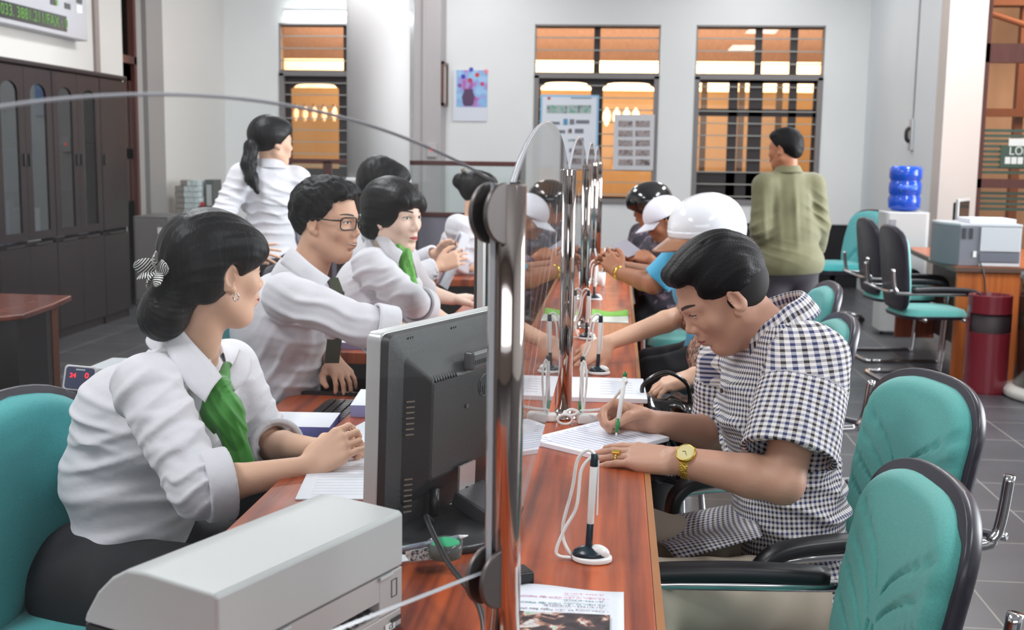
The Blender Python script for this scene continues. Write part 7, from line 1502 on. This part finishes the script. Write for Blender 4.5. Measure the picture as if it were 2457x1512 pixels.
blue = mat('shirt_sky_blue', (78, 178, 222), .7, sheen=.2)
J = dict(neck=P(1715, 632, 4.82), sR=P(1655, 600, 5.02), sL=P(1640, 612, 4.70), eR=P(1600, 668, 5.14), wR=P(1490, 640, 5.05), eL=P(1568, 682, 4.70), wL=P(1486, 655, 4.84)); J['pel'] = low(P(1720, 830, 4.95), .60); seat_legs(J, .16, .0, .54, -1)
t, h, R, ch, wa = simple_person('visitor in a sky blue shirt under the white helmet with a tan peak', J, (P(1692, 576, 4.62), (-.84, -.50, -.20), (-.16, -.12, 1), 1.04), skin_d, blue, .0055, .007, False, .014, (.93, .90), (dict(d=_n(P(1442, 618, 5.0) - J['wR']), up=(-.4, .5, .7), curls=((.3, .5, .3),) * 4), dict(d=_n(P(1448, 612, 4.9) - J['wL']), up=(-.2, -.9, .3), curls=((.2, .5, .3), (.5, .6, .3), (.7, .7, .4), (.8, .7, .4)))), 1.05, 1.05, .05, lip=lipn, sname='shirt')
def helmet(h, label, m_, sc, peak=None, parent_cat='helmet', vox=.005, strapc=None):
    t = thing('helmet', label, 'helmet', h.c); T = lambda x, y, z: h.T(x * sc, y * sc, z * sc)
    o = [ell(T(0, -.012, .052), np.array((.112, .140, .108)) * sc * h.s, h.R, .01), ell(T(0, -.03, .01), np.array((.104, .118, .085)) * sc * h.s, h.R, .04), ell(T(0, -.012, .030), np.array((.098, .126, .100)) * sc * h.s, h.R, .004, 's'), plane(T(0, 0, -.040), h.R @ _n((0, .10, -1)), .006), cap(T(-.2, -.034, -.046), T(.2, -.034, -.046), .072 * sc * h.s, .072 * sc * h.s, .012, 's'), plane(T(0, .118, .022), h.R @ _n((0, .75, -1)), .006)]
    sdf('shell', o, m_, t, vox)
    if peak:
        def fn(a, b): an = (a - .5) * 2.0; y = .112 + (.072 * cos(an * 1.2)) * b; return T(.104 * sin(an) * (1 - .05 * b), -.012 + .132 * cos(an) * (1 - 0) + (.088 * b) * cos(an) ** 1.5 - .0, .036 - .030 * b - .018 * (1 - cos(an)))
        MB().grid(fn, 22, 8).build('peak', peak, t, world=True, smooth=True, solid=.004)
        def fb(a, b): an = (a - .5) * 2.1; return T(.110 * sin(an), -.012 + .139 * cos(an), .034 + .024 * b - .018 * (1 - cos(an)))
        MB().grid(fb, 22, 4).build('peak_band', m_, t, world=True, smooth=True, solid=.006)
    return t
hw = mat('helmet_white', (232, 234, 240), .14, coat=.6); t2 = helmet(h, 'glossy white half helmet with a tan peak worn by the visitor in blue', hw, 1.10, mat('peak_tan', (160, 112, 84), .35), vox=.0045)
MB().ell(h.T(-.098 * 1.10, .012, .012), (.005, .005, .005)).build('rivet', black, t2, world=True, smooth=True)
cdw = J['wL']; ww_ = thing('wrist_watch', 'gold watch on the raised wrist of the visitor in blue', 'watch', cdw); wd_ = _n(J['eL'] - J['wL']); Rw = frame(wd_, (0, -.6, .8)); MB().lathe([(.0295, -.008), (.031, 0), (.0295, .008), (.028, .008), (.028, -.008)], (0, 0, 0), 32, np.column_stack([Rw[:, 0], Rw[:, 2], wd_])).build('bracelet', gold, ww_, smooth=True)

pat2 = blotch('floral_dark', 22, [(.42, (50, 44, 58)), (.55, (66, 58, 74)), (.62, (150, 124, 138)), (.66, (84, 72, 90))])
J = dict(neck=P(1592, 582, 6.55), sR=P(1545, 585, 6.72), sL=P(1590, 612, 6.32), eR=P(1512, 640, 6.8), wR=P(1508, 605, 6.55), eL=P(1598, 668, 6.22), wL=P(1562, 622, 6.25)); J['pel'] = low(P(1592, 730, 6.6), .62); seat_legs(J, .16, .0, .54, -1)
t, h, R, ch, wa = simple_person('visitor in a white baseball cap and dark floral top reading a sheet', J, (P(1594, 532, 6.48), (-.88, -.16, -.45), (-.40, -.05, .9), 1.02), skin_d, pat2, .006, .008, True, .016, (1.75, 1.75), (None, dict(d=_n(P(1525, 612, 6.3) - J['wL']), up=(.1, -.7, .7), curls=((.4, .5, .3),) * 4)), 1.0, 1.05, .05, lip=lipn)
sdf('hair', [h.cap_hair(.0, -.004), ripple(60, .0015, 3)], hairm, t, .008)
cpw = mat('cap_white', (226, 226, 236), .7); t2 = thing('baseball_cap', 'white baseball cap with a curved peak on the visitor reading a sheet', 'cap', h.c)
sdf('crown', [ell(h.T(0, -.012, .040), np.array((.094, .114, .098)) * h.s, h.R, .01), plane(h.T(0, 0, .028), h.R @ _n((0, .0, -1)), .004)], cpw, t2, .006)
MB().grid(lambda a, b: h.T(.076 * sin((a - .5) * 2.2) * (1 - .15 * b), -.01 + .104 * cos((a - .5) * 2.2) + .075 * b * cos((a - .5) * 1.9), .034 - .022 * b - .030 * (1 - cos((a - .5) * 2.2))), 18, 8).build('cap_peak', cpw, t2, world=True, smooth=True, solid=.005)
hs = thing('held_form', 'grey form held by the visitor in the white cap', 'paper', P(1504, 596, 6.35)); d = _n(P(1525, 610, 6.30) - P(1488, 582, 6.40)); q_ = _n(V3(.0, -.5, .85)); q_ = _n(q_ - d * (q_ @ d)); MB().box((0, 0, 0), (.15, .10, .002), np.column_stack([d, np.cross(q_, d), q_])).build('sheet', mat('form_grey', (150, 146, 156), .6), hs)
J = dict(neck=P(1560, 545, 7.85), sR=P(1535, 560, 8.0), sL=P(1562, 566, 7.66), eR=P(1510, 620, 8.05), wR=P(1500, 600, 7.8), eL=P(1540, 622, 7.6), wL=P(1512, 610, 7.65)); J['pel'] = low(P(1568, 700, 7.9), .62); seat_legs(J, .20, .0, .54, -1)
t, h, R, ch, wa = simple_person('visitor in a glossy black helmet behind the white cap wearer', J, (P(1556, 500, 7.8), (-.95, -.1, -.25), (-.2, 0, 1), 1.02), skin_d, pat2, .008, .010, True, .016, (1.8, 1.8), (None, None), 1.0, 1.0, .05, lip=lipn)
helmet(h, 'glossy black round helmet worn by the visitor behind the white cap', mat('helmet_black', (16, 16, 18), .12, coat=.7), 1.08, None, vox=.007)
